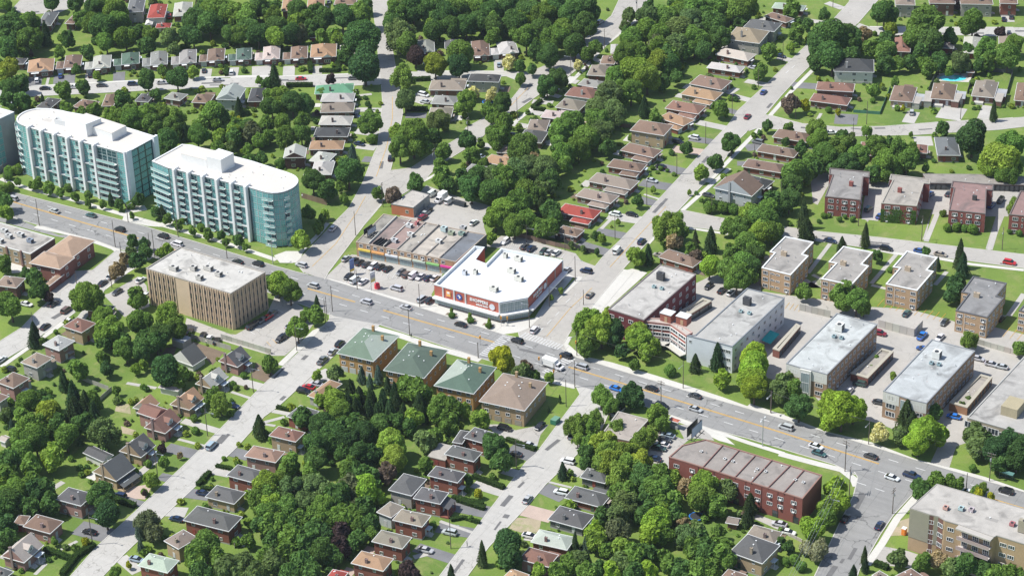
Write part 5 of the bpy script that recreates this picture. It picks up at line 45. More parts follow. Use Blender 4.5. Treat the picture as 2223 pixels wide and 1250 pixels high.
POLES=[(-190.4,-27.7,11,1,-1.53),(-154.3,-26.3,11,1,-1.64),(-224.1,-10.5,11,1,-1.51),(-163.5,-9,8,1,1.63),(-138.8,-24.8,9,0,1.8),(-136.7,-24.9,11,0,-1.56),(-139.5,-8.8,8,1,1.57),(-113.3,-12.7,6,0,1.57),(-96.3,-7.8,9,2,-1.57),(-143.1,-35.1,9,1,-0.09),(-144.4,-57.1,7,0,-3.02),(-134.5,-50.2,8,0,-2.65),(-83.8,24.6,10,1,0.29),(-88.8,48.4,10,3,-2.85),(-57.1,-24.6,10,1,-1.4),(-59.1,-7.7,8,0,1.56),(-33,-7,9,0,-1.6),(-24.9,-24.4,10,1,1.54),(-55.3,-30,9,0,0.19),(-54.8,-31.5,9,0,0.19),(-0.8,69.1,10,1,0.08),(-4.5,98.1,10,0,0.13),(-7.7,126.2,9,0,0.13),(3.4,35.2,10,1,0.06),(5.1,15.7,9,1,0.08),(7.1,-0,10,1,3.22),(14.6,22.4,6,1,0.15),(-11.9,52.9,7,1,0.17),(-27.1,51.3,7,1,0.16),(19.7,103.7,8,0,-1.48),(12.3,150.9,7,0,-2.95),(30.5,-7.6,9,1,-1.86),(40.4,-24.9,10,1,0.81),(44.2,-36.2,10,0,0.17),(49.5,-73.2,9,1,0.17),(70.3,-21.6,10,3,-1.61),(70.5,-7.8,10,1,-1.58),(108,-25.1,10,2,1.58),(101.2,-6.7,8,1,-1.57),(31.9,-24.1,6,1,-1.49),(135.7,-25,11,3,1.34),(135.3,-7.8,9,1,-1.58),(101.5,-7,8,1,-1.57),(174.6,-7.9,10,3,-1.56),(142.3,-35.7,10,3,0.32),(157.2,-38,9,3,-0.03),(143,-50.9,9,1,0.18),(170.6,-15.8,6,0,-1.35),(-47.4,-79.6,10,1,0.18),(-43.2,-107.5,10,1,0.18),(-41.2,-133.4,10,1,0.15),(-137.7,-86,7,0,0.1),(-51.5,-51.6,10,1,0.19),(49.7,-73.5,10,1,0.17),(3.3,-25.2,6,1,1.54),(-34.2,-170.1,11,1,0.12),(56.4,-118.3,10,1,0.17),(69.9,121.7,10,1,-1.26),(94.2,122.5,10,1,-1.31),(121.3,130.4,9,1,-1.3),(37.7,123.6,9,0,-1.32),(-87.3,137.7,10,1,3.13),(-91.4,184.9,10,1,-3.05),(-94.6,217.2,9,1,-3.05),(-99.3,252.5,10,3,-3.08),(-11.4,155.4,9,0,0.12),(-14.9,183.5,9,0,0.22),(-7.6,126,9,0,0.13),(-18.6,212.9,9,0,0.07),(-22.1,241.4,9,0,0.1),(8.3,193.3,9,0,-1.61),(35,202.1,10,0,-1.01),(34.3,191.4,7,1,-1.2),(64.9,224.5,10,0,-0.93),(-30.7,306.2,9,0,0.13),(-28,275.8,9,0,0.08),(-4.4,295.6,9,1,-1.08),(-88.8,81.9,10,3,-2.92),(-94.7,113.6,9,3,-2.97),(-196.4,187,9,1,0.67),(-160.5,164,6,0,-2.45),(-311.2,85.2,9,3,-1.01)]
HEDGES=[([(-44.1, -179.6), (-33.6, -179)], 1.8, 'left clipped green hedge near house ninth from top, west side of the lower-left street'), ([(-31.2, -186.1), (-33.9, -177.1), (-33.3, -170.3)], 1.8, 'right clipped green hedge near house ninth from top, west side of the lower-left street'), ([(-45, -149.8), (-36.3, -149.1)], 1.8, 'clipped green hedge near house sixth from top, west side of the lower-left street'), ([(-27.5, -130.9), (-28.7, -123.7)], 1.6, 'left clipped green hedge near house sixth from top, east side of the lower-left street'), ([(48.6, -106.9), (51.1, -104), (56.6, -103.7)], 1.2, 'clipped green hedge near house fourth from top, west side of the lower-centre street'), ([(41.3, -84.6), (52.8, -85.1)], 1.6, 'clipped green hedge near house second from top, west side of the lower-centre street'), ([(38.8, -62.3), (49.6, -62.7)], 1.5, 'clipped green hedge near house first from top, west side of the lower-centre street'), ([(42.4, -97.2), (52.3, -95.4)], 1.5, 'left clipped green hedge near house third from top, west side of the lower-centre street'), ([(44.4, -97.5), (53.9, -97.1)], 1.5, 'right clipped green hedge near house third from top, west side of the lower-centre street'), ([(-186.3, 137), (-179.2, 141)], 1.8, 'clipped green hedge near house twelfth from left, north side of the upper-left crescent'), ([(-185.4, 148.3), (-179.6, 141.6)], 1.8, 'clipped green hedge near house thirteenth from left, north side of the upper-left crescent'), ([(-189, 118), (-179.5, 123.7)], 2, 'clipped green hedge near house eighth from left, south side of the upper-left crescent'), ([(-131.6, 122.9), (-123.8, 127.4)], 2, 'clipped green hedge near house third from top, upper road east side'), ([(-148.1, 147), (-140.3, 153.1)], 2, 'clipped green hedge near house second from top, upper road east side'), ([(-87.8, 149.6), (-88.6, 157.5)], 1.6, 'left clipped green hedge near house sixth from top, diagonal street east side'), ([(-86.9, 149.3), (-82, 150.4)], 1.6, 'right clipped green hedge near house sixth from top, diagonal street east side'), ([(-25.7, -131.4), (-21.8, -130.2)], 1.2, 'right clipped green hedge near house sixth from top, east side of the lower-left street'), ([(-29.5, -119.8), (-24.1, -118.6)], 1.2, 'clipped green hedge near house fourth from top, east side of the lower-left street'), ([(13.9, 108.6), (26.7, 109.8)], 3, 'clipped green hedge near house fifth from top, east side of the long right-hand street'), ([(-224, 121.3), (-217.9, 114)], 1.5, 'clipped green hedge near house eighth from left, north side of the upper-left crescent'), ([(163.5, -63.5), (167.8, -63.7)], 1.8, 'clipped green hedge near house fourth from left, lower right corner'), ([(-194.6, 141.3), (-188.6, 134)], 2, 'clipped green hedge near house eleventh from left, north side of the upper-left crescent'), ([(-34.7, -83.5), (-30.3, -83)], 1.2, 'clipped green hedge near house second from top, east side of the lower-left street')]
FENCES=[([(-105, -101.6), (-97.6, -102.6), (-88.6, -102.7)], 1.6, 'greyw', 'pale board fence near house fifth from top, west street row'), ([(-85.9, -112.6), (-87.7, -102.2)], 1.6, 'greyw', 'pale board fence near house sixth from top, west street row'), ([(-87, -63.4), (-70.4, -62.7)], 1.8, 'greyw', 'pale board fence near the tan office block'), ([(43, 243.3), (38.2, 262.9)], 1.8, 'greyd2', 'dark board fence near house fifth from left, north side of the far-right curving street'), ([(37.9, 264.4), (51.3, 270.2), (57.6, 248.2)], 1.8, 'greyd2', 'dark board fence near house second from left, back gardens at the top right'), ([(25.7, 209.6), (35.6, 213.1), (28.4, 238.5)], 1.3, 'fgreen', 'green fence near house first from left, north side of the far-right curving street'), ([(29.4, 123.8), (35.5, 124.5)], 1.8, 'forange', 'orange-brown fence near house fourth from top, east side of the long right-hand street'), ([(51.3, 271.9), (65.5, 276.4), (71.4, 255.9)], 1.8, 'greyd2', 'dark board fence near house third from left, back gardens at the top right'), ([(-119.7, 39.1), (-107.7, 38.9)], 2.2, 'fbrown', 'brown board fence near house ninth from top, upper road west side'), ([(-19.4, 58.4), (-5.9, 55.7), (-0.7, 56.2)], 1.6, 'fdark', 'left dark metal fence near house seventeenth from top, west side of the long right-hand street'), ([(1.5, -138.6), (9.6, -138.2)], 1.8, 'greyw', 'right pale board fence near house seventh from top, east side of the lower-left street'), ([(-6.8, -142.1), (2.7, -150.3)], 1.5, 'greyw', 'left pale board fence near house seventh from top, east side of the lower-left street'), ([(-33.1, 53.2), (-16.4, 53.6)], 1.8, 'fbrown', 'left brown board fence near house seventeenth from top, west side of the long right-hand street'), ([(-16.4, 53.6), (-10.6, 54.3)], 1.8, 'fbrown', 'right brown board fence near house seventeenth from top, west side of the long right-hand street'), ([(-78.4, -58.3), (-57.4, -57.8)], 2, 'conc', 'concrete garden wall near house first from top, west side of the lower-left street'), ([(135, -62.9), (141.3, -64.2)], 1, 'conc', 'concrete garden wall near house third from left, lower right corner'), ([(-49.1, 152.1), (-43.9, 153.4)], 1.6, 'fbrown', 'brown board fence near house eleventh from top, west side of the long right-hand street'), ([(79.5, 56), (90.7, 56.7)], 2.6, 'conc', 'left concrete garden wall near the white-walled apartment block'), ([(107.2, 58.8), (120.1, 59), (120, 65.7)], 3, 'conc', 'middle concrete garden wall near the white-walled apartment block'), ([(139.9, 65), (156.1, 64.6)], 2, 'conc', 'right concrete garden wall near the white-walled apartment block'), ([(-8.3, 55.6), (-2.5, 55.1)], 1.2, 'fdark', 'right dark metal fence near house seventeenth from top, west side of the long right-hand street'), ([(-252.1, 14.9), (-249, 15)], 1, 'conc', 'concrete garden wall near house first from left, south side of the upper-left crescent')]
PARKING=[([(101,71.4),(123,72.6)],(-0.2,5.8),11,'y'),([(145.1,73.6),(152.4,73.9)],(-0.2,6.7),4,'y'),([(-71.4,3.2),(-53.3,4.9)],(-1.5,5.5),9,'w'),([(-51.9,5.1),(-34.1,7.4)],(-1.4,5.5),9,'w'),([(-31.3,43.7),(-24.9,43.5)],(-2.5,7.7),9,'w'),([(74.9,54.5),(79.7,55)],(-0.6,4.4),4,'y'),([(-73.6,-49.4),(-73.8,-33.1)],(3.3,-0.9),8,'w'),([(-63.9,-52.1),(-59.1,-39)],(3.1,-1.6),7,'y'),([(-21.9,42.7),(-9,43.7)],(-1.6,6.8),7,'w'),([(-65.5,-6.5),(-56.4,-4.9)],(-1.4,5.4),5,'w'),([(115.7,14.1),(113.4,29.5)],(2.8,-0.4),6,'w')]
B={'office': [(-114.95,-52.3),(-78.27,-51.45),(-77.6,-33.75),(-114.88,-34.2)],'condo1': [(-219.42,1.15),(-171.45,2.05),(-171.22,18.89),(-188.89,19.74),(-218.62,18.98),(-223.21,18.2),(-225.55,17.38),(-227.66,16.32),(-229.25,15.02),(-230.36,13.52),(-230.97,11.89),(-231.12,10.11),(-230.88,8.12),(-230.19,6.14),(-228.92,4.34),(-227.27,2.88),(-225.37,2.05),(-223.34,1.56)],'condo2': [(-149.52,0.63),(-113.22,2.91),(-107.22,2.77),(-104.96,2.93),(-103.13,3.42),(-101.63,4.46),(-100.52,5.92),(-99.8,7.85),(-99.48,9.91),(-99.6,11.74),(-100.06,13.43),(-100.75,14.97),(-101.77,16.33),(-103.18,17.52),(-104.89,18.45),(-106.81,18.93),(-108.87,19.23),(-126.4,20.29),(-154.5,19.74),(-158.19,18.56),(-158.49,2.03)],'condo3': [(-259.32,-1.27),(-235.36,-3.91),(-234.44,8.69),(-253.17,8.61)],'drug': [(-29.89,-2.31),(-3.54,-1.58),(2.81,5.93),(-1.19,34.55),(-24.54,31.17),(-22.77,18.97),(-27.65,19.58),(-30.06,28.95),(-33.56,27.89)],'plaza': [(-73.93,12.12),(-34.59,17.57),(-36.76,40.05),(-43.8,38.95),(-66.86,36.36),(-78.3,34.86)],'small': [(-82.48,45.2),(-73.63,46.81),(-74.71,58.74),(-82.58,58.48)],'a1': [(61.13,63.36),(72.09,63.61),(71.09,79.01),(68.71,79.14),(68.12,88.91),(57.54,87.94),(58.15,75.05),(60.01,75.12)],'a2': [(82.22,66.45),(92.95,67.52),(92.1,82.74),(89.47,82.81),(89.04,92.5),(78.37,91.38),(78.99,78.61),(81.64,78.9)],'a3': [(102.53,74.03),(113.47,75.03),(112.72,90.14),(110.35,89.99),(109.81,99.87),(98.74,99.1),(99.47,86.14),(101.85,86.66)],'a4': [(129.97,68.96),(140.74,69.77),(140.25,84.71),(137.73,84.77),(137.17,94.69),(125.58,93.6),(126.56,81.45),(129.07,81.73)],'a5': [(147.73,79.28),(158.24,79.73),(157.89,94.95),(147.83,94.37)],'b1': [(55.49,123.38),(67.78,127.12),(60.51,144.83),(62.49,145.54),(60.77,149.69),(46.53,145.45),(48.54,140.85),(49.99,140.97)],'b2': [(75.34,128.6),(87.26,132.72),(81.84,150.94),(83.89,151.55),(82.52,155.27),(68.37,151.74),(69.67,147.66),(70.9,147.93)],'b3': [(98.44,135.5),(110.78,139.24),(103.59,157.24),(105.57,157.96),(104.3,162.1),(90.14,157.79),(91.64,152.77),(92.8,153.02)],'b4': [(118.29,142.88),(130.79,146.75),(124.33,165.94),(114.52,162.39)],'p1': [(98.68,8.34),(103.83,8.2),(107.51,8.58),(112.8,8.76),(112.79,45.33),(98.26,45.32)],'p2': [(132.04,8.57),(137.54,8.47),(141.35,8.21),(146.49,8.74),(146.67,45.42),(131.95,45.25)],'p3': [(160.1,8.18),(169.52,8.12),(197.52,8.58),(199.24,54.26),(161.08,52.24)],'v1': [(32.48,9.33),(46.3,8.84),(45.86,44.79),(31.85,44.61)],'v2': [(63.37,7.11),(74.14,7.94),(74.36,8.06),(79.48,8.2),(79.22,45.13),(65.35,44.78),(65.62,8.71)],'vc': [(45.79,9.71),(54.36,12.33),(62.42,8.56),(63.17,11.32),(58.48,13.26),(49.83,14.14),(46.84,12.7)],'brick': [(93.47,-57.32),(98.58,-57.07),(137.27,-56.75),(136.65,-42.93),(98.17,-43.29),(93.69,-49.72)],'hid': [(65.43,-49.93),(74.5,-48.45),(73.59,-34.82),(62.93,-35.61)],'apt': [(168.33,-52.02),(174.31,-52.19),(176.84,-51.84),(179.19,-52.75),(183.25,-52.62),(193.84,-53.34),(194.3,-52.16),(202.29,-52.1),(222.87,-51.65),(223.7,-35.34),(169.84,-37.13)],'garrow': [(79.65,161.08),(94.43,168.82),(123.59,183.36),(121.57,188.58),(92.34,176.48),(74.7,166.85)],'shop': [(-203.91,-55.77),(-169.07,-53.74),(-170.04,-40.24),(-196.11,-41.21)],'pod1': [(85.78,24.29),(88.29,24.12),(86.86,42.23),(84.94,42.81)],'pod2': [(114.28,23.19),(120.28,23.02),(120.3,42.27),(115.62,42.26)],'pod3': [(148.41,22.54),(154.33,22.49),(153.92,43.24),(149.43,43.24)],'pod4': [(47.52,31.27),(51.52,30.69),(53.31,42.26),(49.74,42.56)],'wing1': [(-164.75,-49.63),(-153.6,-48.7),(-155.61,-35),(-166.47,-35.72)],'wing2': [(-163.75,-58.76),(-150.9,-57.62),(-153.5,-48.65),(-166.22,-49.57)],'porch': [(-153.02,-64.13),(-150.69,-64.01),(-152.1,-55.27),(-155.54,-54.37)],'g1': [(-31.55,-55),(-18.03,-53.6),(-20.72,-35.98)],'g2': [(-11.94,-55.92),(2.26,-53.94),(-1.44,-35.77)],'g3': [(7.42,-55.61),(21.1,-53.77),(18.14,-36.72)],'g4': [(24.46,-55.84),(39.78,-53.38),(37.05,-35.4)]}
PT={'office_units': [(-106.12,-47.99),(-100.17,-44.55),(-95.77,-42),(-89.97,-43.51),(-93.96,-48.83)],'drug_units': [(-15.38,27.96),(-12.67,19.59),(-7.29,15.98),(-10.69,5.58),(-22.88,12.46),(-25.78,10.17),(-20.47,27.54)],'planters': [(-20.37,-6.18),(-12.75,-5.83),(-5.63,-5.73)],'ph1': [(-204.79,9.67),(-183.16,8.01),(-183,15.87),(-204.23,17.07)],'ph1b': [(-213.73,10.29),(-194.09,6.06),(-192.69,12.97),(-199.91,12.41)],'well': [(-213.1,8.67),(-204.69,9.46),(-204.99,16.37),(-214.29,16.03)],'ph2': [(-148.76,7.37),(-137.06,7.78),(-137.71,15.9),(-149.14,14.85)],'ph2b': [(-136.19,7.03),(-129.64,7.22),(-129.26,14.09),(-136.5,14.46)],'pool': [(40.59,259.01),(51.74,260.96)],'tramp': [(-106.45,144.92),(109.52,-69.29)],'shelter': (178.62,-4.68),'billboard': [(94.01,-45.98),(95.21,-42.41)],'bbtop': (94.84,-45.54),'pylon1': (-67.01,0.08),'pylon2': (-54.2,-4.87),'redbox': (-54.7,-3.32),'toilet': (164.39,-45.75),'bin': (46.32,-46),'person1': (-23.26,-25.72),'person2': (59.9,-115.12),'person3': (30.87,-5.73),'signs': [(79.12,-28.68)],'dump': [(-65.71,63.69),(-63.36,63.65)],'plaza_units': [(-64.11,31.13),(-62.04,19.18),(-59.66,25.77),(-51.47,34.84),(-47.8,34.11),(-44.27,35.48),(-62.98,34.21),(-46.4,39.54),(-48.05,26.59)],'pbb': [(-72.61,18.97),(-71.79,21.42)],'pdiv': [[(-69.04,12.99),(-72.83,35.29)],[(-63.49,14.25),(-66.87,35.68)],[(-57.98,14.85),(-61,36.83)],[(-52.55,15.75),(-55.61,37.46)],[(-46.65,16.61),(-48.57,31.94)],[(-41.23,17.2),(-43.75,38.65)]],'tl': [(23.6,-19.82),(31.94,-24.05),(28.49,-4.91),(29.24,-15.44),(-0.6,-18.13),(-1.85,-3.68),(0.11,-2.82)],'brickdiv': [[(104.79,-57.52),(104.09,-43.58)],[(110.19,-57.05),(109.58,-43.62)],[(115.36,-57.15),(115.02,-43.66)],[(120.69,-57.14),(120.43,-43.24)],[(126.15,-57.01),(126.35,-42.95)],[(131.2,-57.11),(130.93,-43.43)]],'bricksk': [(100.24,-49.78),(108.17,-49.73),(110.87,-49.71),(118.97,-49.76),(121.7,-49.69),(131.1,-49.17),(133.71,-49.15)],'v2u': [(70.5,35.09),(71.18,29.48),(74.2,29.74),(73.48,10.7),(73.26,41.07)],'v1u': [(37.24,35.73),(38.13,29.71),(40.97,29.93),(39.81,41.29)],'vct': [(52.05,14.59),(57.55,15.41)],'p1u': [(103.93,35.82),(104.39,30.83),(106.84,31.17),(106.28,11.54)],'p2u': [(137.96,35.62),(138.05,31.18),(140.45,31.53),(140.29,11.61)],'p3u': [(170.48,18.4),(168.92,15.82),(168.21,27.15)],'aptu': [(180.97,-45.72),(183.63,-44.84),(196.05,-45.52),(177.13,-47.54),(199.95,-47.04)],'chim': [(63.49,75.42),(84.2,79.31),(104.81,86.57),(132.11,81.28),(59.76,136.18),(77.21,140.17),(103.01,147.79)],'shopu': [(-175.67,-46.78),(-184.89,-48.13),(-185.22,-52.28),(-181.97,-45.13),(-189.19,-45.96)],'awn': [(80.05,27.09),(79.61,34.48)],'tshop': (79.84,-29.74),'wshed': (163.52,-42.31),'vine': (-139.8,-25.41),'wires': [[(140.59,-39.87),(151.12,-93.3)],[(141.21,-39.5),(151.99,-92.78)],[(142.87,-40.04),(152.43,-92.52)],[(143.46,-40.45),(153.44,-91.92)]],'fountain': (-99.48,3.47)}
FILL=[[(-357.6,122.8),(-327.2,114.8),(-311.1,148.5),(-243.2,179.8),(-210.2,204.4),(-186.2,175.2),(-199.4,156.2),(-227.1,146.6),(-252,126.9),(-299.7,97.3),(-311.9,76.1)],[(-201.1,209.4),(-138.3,256.7),(-121.2,229.2),(-115.4,208.8),(-134.1,201.3),(-169,181.9),(-186.6,192.8)],[(-105.4,238),(-78.8,289.6),(-56.5,265.2),(-57.6,218.5),(-56.7,186.4),(-39,131.1),(-34,92.6),(-21.8,65.1),(-38.5,55.5),(-60.3,73.1),(-63.6,93.8),(-62.3,117.9),(-73.3,166.5),(-87.1,207.6)],[(-285.8,49.4),(-275.7,55.1),(-248.8,65),(-212,85.7),(-185.9,95.2),(-164.7,104.6),(-149.5,87.9),(-153.3,66.2),(-166,59),(-185,48.1),(-206,55.8),(-238.9,67.9)],[(-44.8,-61.2),(-29.1,-62.1),(1.3,-50.9),(22.2,-73.3),(25.7,-97.8),(11.1,-115.1),(-9.9,-92.2)],[(-19,-112.6),(3.5,-105.2),(27.7,-105.3),(31.2,-117.1),(30.9,-128.1),(39.4,-143.9),(16.9,-157.4),(11.9,-134)],[(-114.8,-125.6),(-96.8,-101.8),(-79.3,-114.4),(-82,-134.8),(-62.9,-153.2),(-58,-183.7)],[(76.8,-100.8),(75.7,-68.3),(95.8,-59.2),(115.6,-66.9),(121.9,-94.7),(94.2,-111.2)],[(15,161.8),(37.2,188.8),(65.6,185.9),(69.1,174),(40.6,157.7),(30.9,138.6),(43.3,110.9),(37.1,90.8)],[(-28.7,280.6),(-4.8,276.3),(16.9,294.2),(23,309.3),(44.6,298.1),(62.2,296.6),(67.7,283.1),(31.1,262.6),(10.5,262.1),(-7.4,246.6)],[(-73.6,280),(-61.4,318.3),(-51,343.8),(-152.7,308.3),(-286.8,234.9),(-391.1,157.1),(-365.7,131.1),(-220.1,217.9),(-131.5,273.3)]]
# =====================================================================  wording of the labels
ORD=['','first','second','third','fourth','fifth','sixth','seventh','eighth','ninth','tenth','eleventh','twelfth','thirteenth','fourteenth','fifteenth','sixteenth','seventeenth','eighteenth','nineteenth','twentieth']
TENS=['','','twenty','thirty','forty','fifty','sixty','seventy','eighty','ninety']; TENTH=['','','twentieth','thirtieth','fortieth','fiftieth','sixtieth','seventieth','eightieth','ninetieth']
def nth(n):
    if n<=20: return ORD[n]
    if n>=100: return 'hundred and '+nth(max(1,n-100))
    return TENTH[n//10] if n%10==0 else TENS[n//10]+'-'+ORD[n%10]
def shorten(l):
    for a,b in ((' from the top',' from top'),(' from the left',' from left'),('side of the ','side of '),('long right-hand','right-hand'),('far-right curving','curving'),('storey-and-a-half ',''),('detached ',''),('back gardens at the ',''),(' beside house ',' by house '),(' nearest to ',' nearest ')):
        if len(l.split())<=16: break
        l=l.replace(a,b)
    return l
RCN=dict(orange='orange-tan',pinkpale='pale pink',dark='dark grey',taupe='grey-brown',palegrey='light grey',palegreen='pale green',brownred='red-brown',bluegrey='blue-grey',green2='bright green',greyd='slate grey',brownp='pinkish brown',greyw2='olive grey',tan2='tan')
LMK=[(n,x,y) for n,x,y in LANDMARKS]; HOUSES2=[]; _cnt={}
for h in HOUSES:
    row,kind,side,cls=ROWS[h[10]]
    if cls=='house':
        _cnt[h[10]]=_cnt.get(h[10],0)+1; k=_cnt[h[10]]
        LMK.append(('house %s from %s, %s'%(nth(k),side,row),h[0],h[1]))
def nearest(x,y): return min(LMK,key=lambda l:(l[1]-x)**2+(l[2]-y)**2)
_cnt={}; _lab={}
for h in HOUSES:
    row,kind,side,cls=ROWS[h[10]]; rc=RCN.get(h[7],h[7])
    if cls=='house':
        _cnt[h[10]]=_cnt.get(h[10],0)+1; lab='%s roofed %s, %s from the %s, %s'%(rc,kind,nth(_cnt[h[10]]),side,row)
    else:
        n=nearest(h[0],h[1])[0]; lab='%s with %s roof beside %s'%(kind,rc,n if n.startswith('house') else 'the '+n)
    lab=shorten(lab); _lab[lab]=_lab.get(lab,0)+1
    if _lab[lab]>1: lab='right '+lab
    HOUSES2.append(('bungalow' if h[5]<4 and h[6]!='gv' else 'house') if cls=='house' else cls); HOUSES2[-1]=(HOUSES2[-1],*h[:10],lab,row if cls=='house' else {'house_annex':'rear wings','garage':'garages','shed':'outbuildings'}[cls])
def ref(n): return n if n.startswith('house') else 'the '+n
TD=dict(d='dark green',D='very dark green',m='mid green',l='light green',L='bright green',g='grey-green',G='dull grey-green',o='olive yellow',y='yellow',p='dark purple',P='purplish grey',r='sparse brownish',v='silver leaved',f='cream flowering',w='airy pale green',c='dark green',C='slender dark green',k='dense broad',K='dense dark',b='blue-green',s='green',h='clipped green')
def tree_words(k,R):
    return ('large ' if R>5.5 else 'small ' if R<3 else '')+TD[k]+' '+('feathery tree' if k=='w' else 'conifer' if k in 'cCkKb' else 'shrub' if k in 'sh' else 'broadleaf tree')
def tree_labels(ind,allt):
    by={}
    for t in allt: by.setdefault(tree_words(t[0],t[3]),[]).append((t[1],t[2]))
    out=[]
    for t in ind:
        n,x,y=nearest(t[1],t[2]); d=tree_words(t[0],t[3]); D2=(t[1]-x)**2+(t[2]-y)**2; k=1+sum(1 for a,b in by[d] if (a-x)**2+(b-y)**2<D2-1e-6)
        out.append(shorten('%s, %snearest to %s'%(d,nth(k)+' ' if k>1 else '',ref(n))))
    return out
CN=dict(darkgrey='dark grey',darkblue='dark blue',silverblue='silver-blue',darkgreen='dark green',blue2='blue',red2='dark red',bluebright='bright blue')
TYN=dict(sedan='sedan',suv='SUV',van='minivan',pickup='pickup',truck='box truck',boxvan='van',boxtruck='truck')
PLACE=dict(E='driving right on the avenue',W='driving left on the avenue',S='parked before the strip of shops')
PLACE.update({'0':'on the far left street','1':'on the lower-left street','2':'on the lower-centre street','3':'on the long right-hand street','3b':'on the diagonal street','4':'on the lower-right street','5':'on the apartment street','6':'on the street by the condominiums','8':'on the upper curving streets'})
def car_labels():
    out=[]; tot={}; run={}
    key=lambda c:('%s %s'%(CN.get(c[1],c[1]),TYN[c[0]]),c[5])
    for c in CARS: tot[key(c)]=tot.get(key(c),0)+1
    for c in CARS:
        d,pl=key(c)
        if pl: run[(d,pl)]=run.get((d,pl),0)+1; out.append(d+' '+PLACE[pl]+(', %s from the left'%nth(run[(d,pl)]) if tot[(d,pl)]>1 else ''))
        else:
            n,x,y=nearest(c[2],c[3]); D2=(c[2]-x)**2+(c[3]-y)**2; k=1+sum(1 for u in CARS if key(u)[0]==d and (u[2]-x)**2+(u[3]-y)**2<D2-1e-6)
            out.append(shorten('%s parked, %snearest to %s'%(d,nth(k)+' ' if k>1 else '',ref(n))))
    return out
def pole_labels():
    PN={0:'plain utility pole',1:'street lamp pole',2:'twin-lamp pole',3:'crossarm utility pole'}; out=[]
    for p in POLES:
        n,x,y=nearest(p[0],p[1]); D2=(p[0]-x)**2+(p[1]-y)**2; k=1+sum(1 for u in POLES if u[3]==p[3] and (u[0]-x)**2+(u[1]-y)**2<D2-1e-6)
        out.append(shorten('%s, %snearest to %s'%(PN[p[3]],nth(k)+' ' if k>1 else '',ref(n))))
    return out
COL=scene.collection
# =====================================================================  materials
MATS={}
def _n(nt,t,**k):
    n=nt.nodes.new(t)
    for a,v in k.items(): setattr(n,a,v)
    return n
def _math(nt,op,a,b=None,clamp=False):
    n=nt.nodes.new('ShaderNodeMath'); n.operation=op; n.use_clamp=clamp
    for i,v in enumerate((a,b)):
        if v is None: continue
        if isinstance(v,(int,float)): n.inputs[i].default_value=v
        else: nt.links.new(v,n.inputs[i])
    return n.outputs[0]
def _noise(nt,co,sc,det=3,rough=.6,dist=0):
    n=nt.nodes.new('ShaderNodeTexNoise'); n.inputs['Scale'].default_value=sc; n.inputs['Detail'].default_value=det; n.inputs['Roughness'].default_value=rough; n.inputs['Distortion'].default_value=dist
    nt.links.new(co,n.inputs['Vector']); return n.outputs['Fac']
def _mix(nt,fac,a,b,mode='MIX'):
    n=nt.nodes.new('ShaderNodeMix'); n.data_type='RGBA'; n.blend_type=mode
    for s,v in ((0,fac),(6,a),(7,b)):
        if isinstance(v,(int,float)): n.inputs[s].default_value=v
        elif isinstance(v,tuple): n.inputs[s].default_value=(*v[:3],1)
        else: nt.links.new(v,n.inputs[s])
    return n.outputs[2]
def _ramp(nt,fac,lo,hi):
    n=nt.nodes.new('ShaderNodeMapRange'); n.inputs[1].default_value=lo; n.inputs[2].default_value=hi; nt.links.new(fac,n.inputs[0]); return n.outputs[0]
def mat(name,col=(.5,.5,.5),rough=.8,obj=False,layers=(),metal=0,spec=None,extra=None):
    """layers: (scale, amount, detail) noise multipliers; obj: tint from the object's own colour"""
    if name in MATS: return MATS[name]
    m=bpy.data.materials.new(name); m.use_nodes=True; nt=m.node_tree; b=nt.nodes['Principled BSDF']
    b.inputs['Roughness'].default_value=rough; b.inputs['Metallic'].default_value=metal
    if spec is not None: b.inputs['Specular IOR Level'].default_value=spec
    co=_n(nt,'ShaderNodeTexCoord').outputs['Object']
    if obj: c=_n(nt,'ShaderNodeObjectInfo').outputs['Color']
    else:
        r=_n(nt,'ShaderNodeRGB'); r.outputs[0].default_value=(*col,1); c=r.outputs[0]
    for sc,am,det in layers:
        f=_noise(nt,co,sc,det); g=_math(nt,'MULTIPLY_ADD',f,2*am*1.6); g.node.inputs[2].default_value=1-am*1.6
        cc=_n(nt,'ShaderNodeCombineColor')
        for i in range(3): nt.links.new(g,cc.inputs[i])
        c=_mix(nt,1.0,c,cc.outputs[0],'MULTIPLY')
    if extra: c=extra(nt,co,c) or c
    nt.links.new(c,b.inputs['Base Color'])
    MATS[name]=m; return m
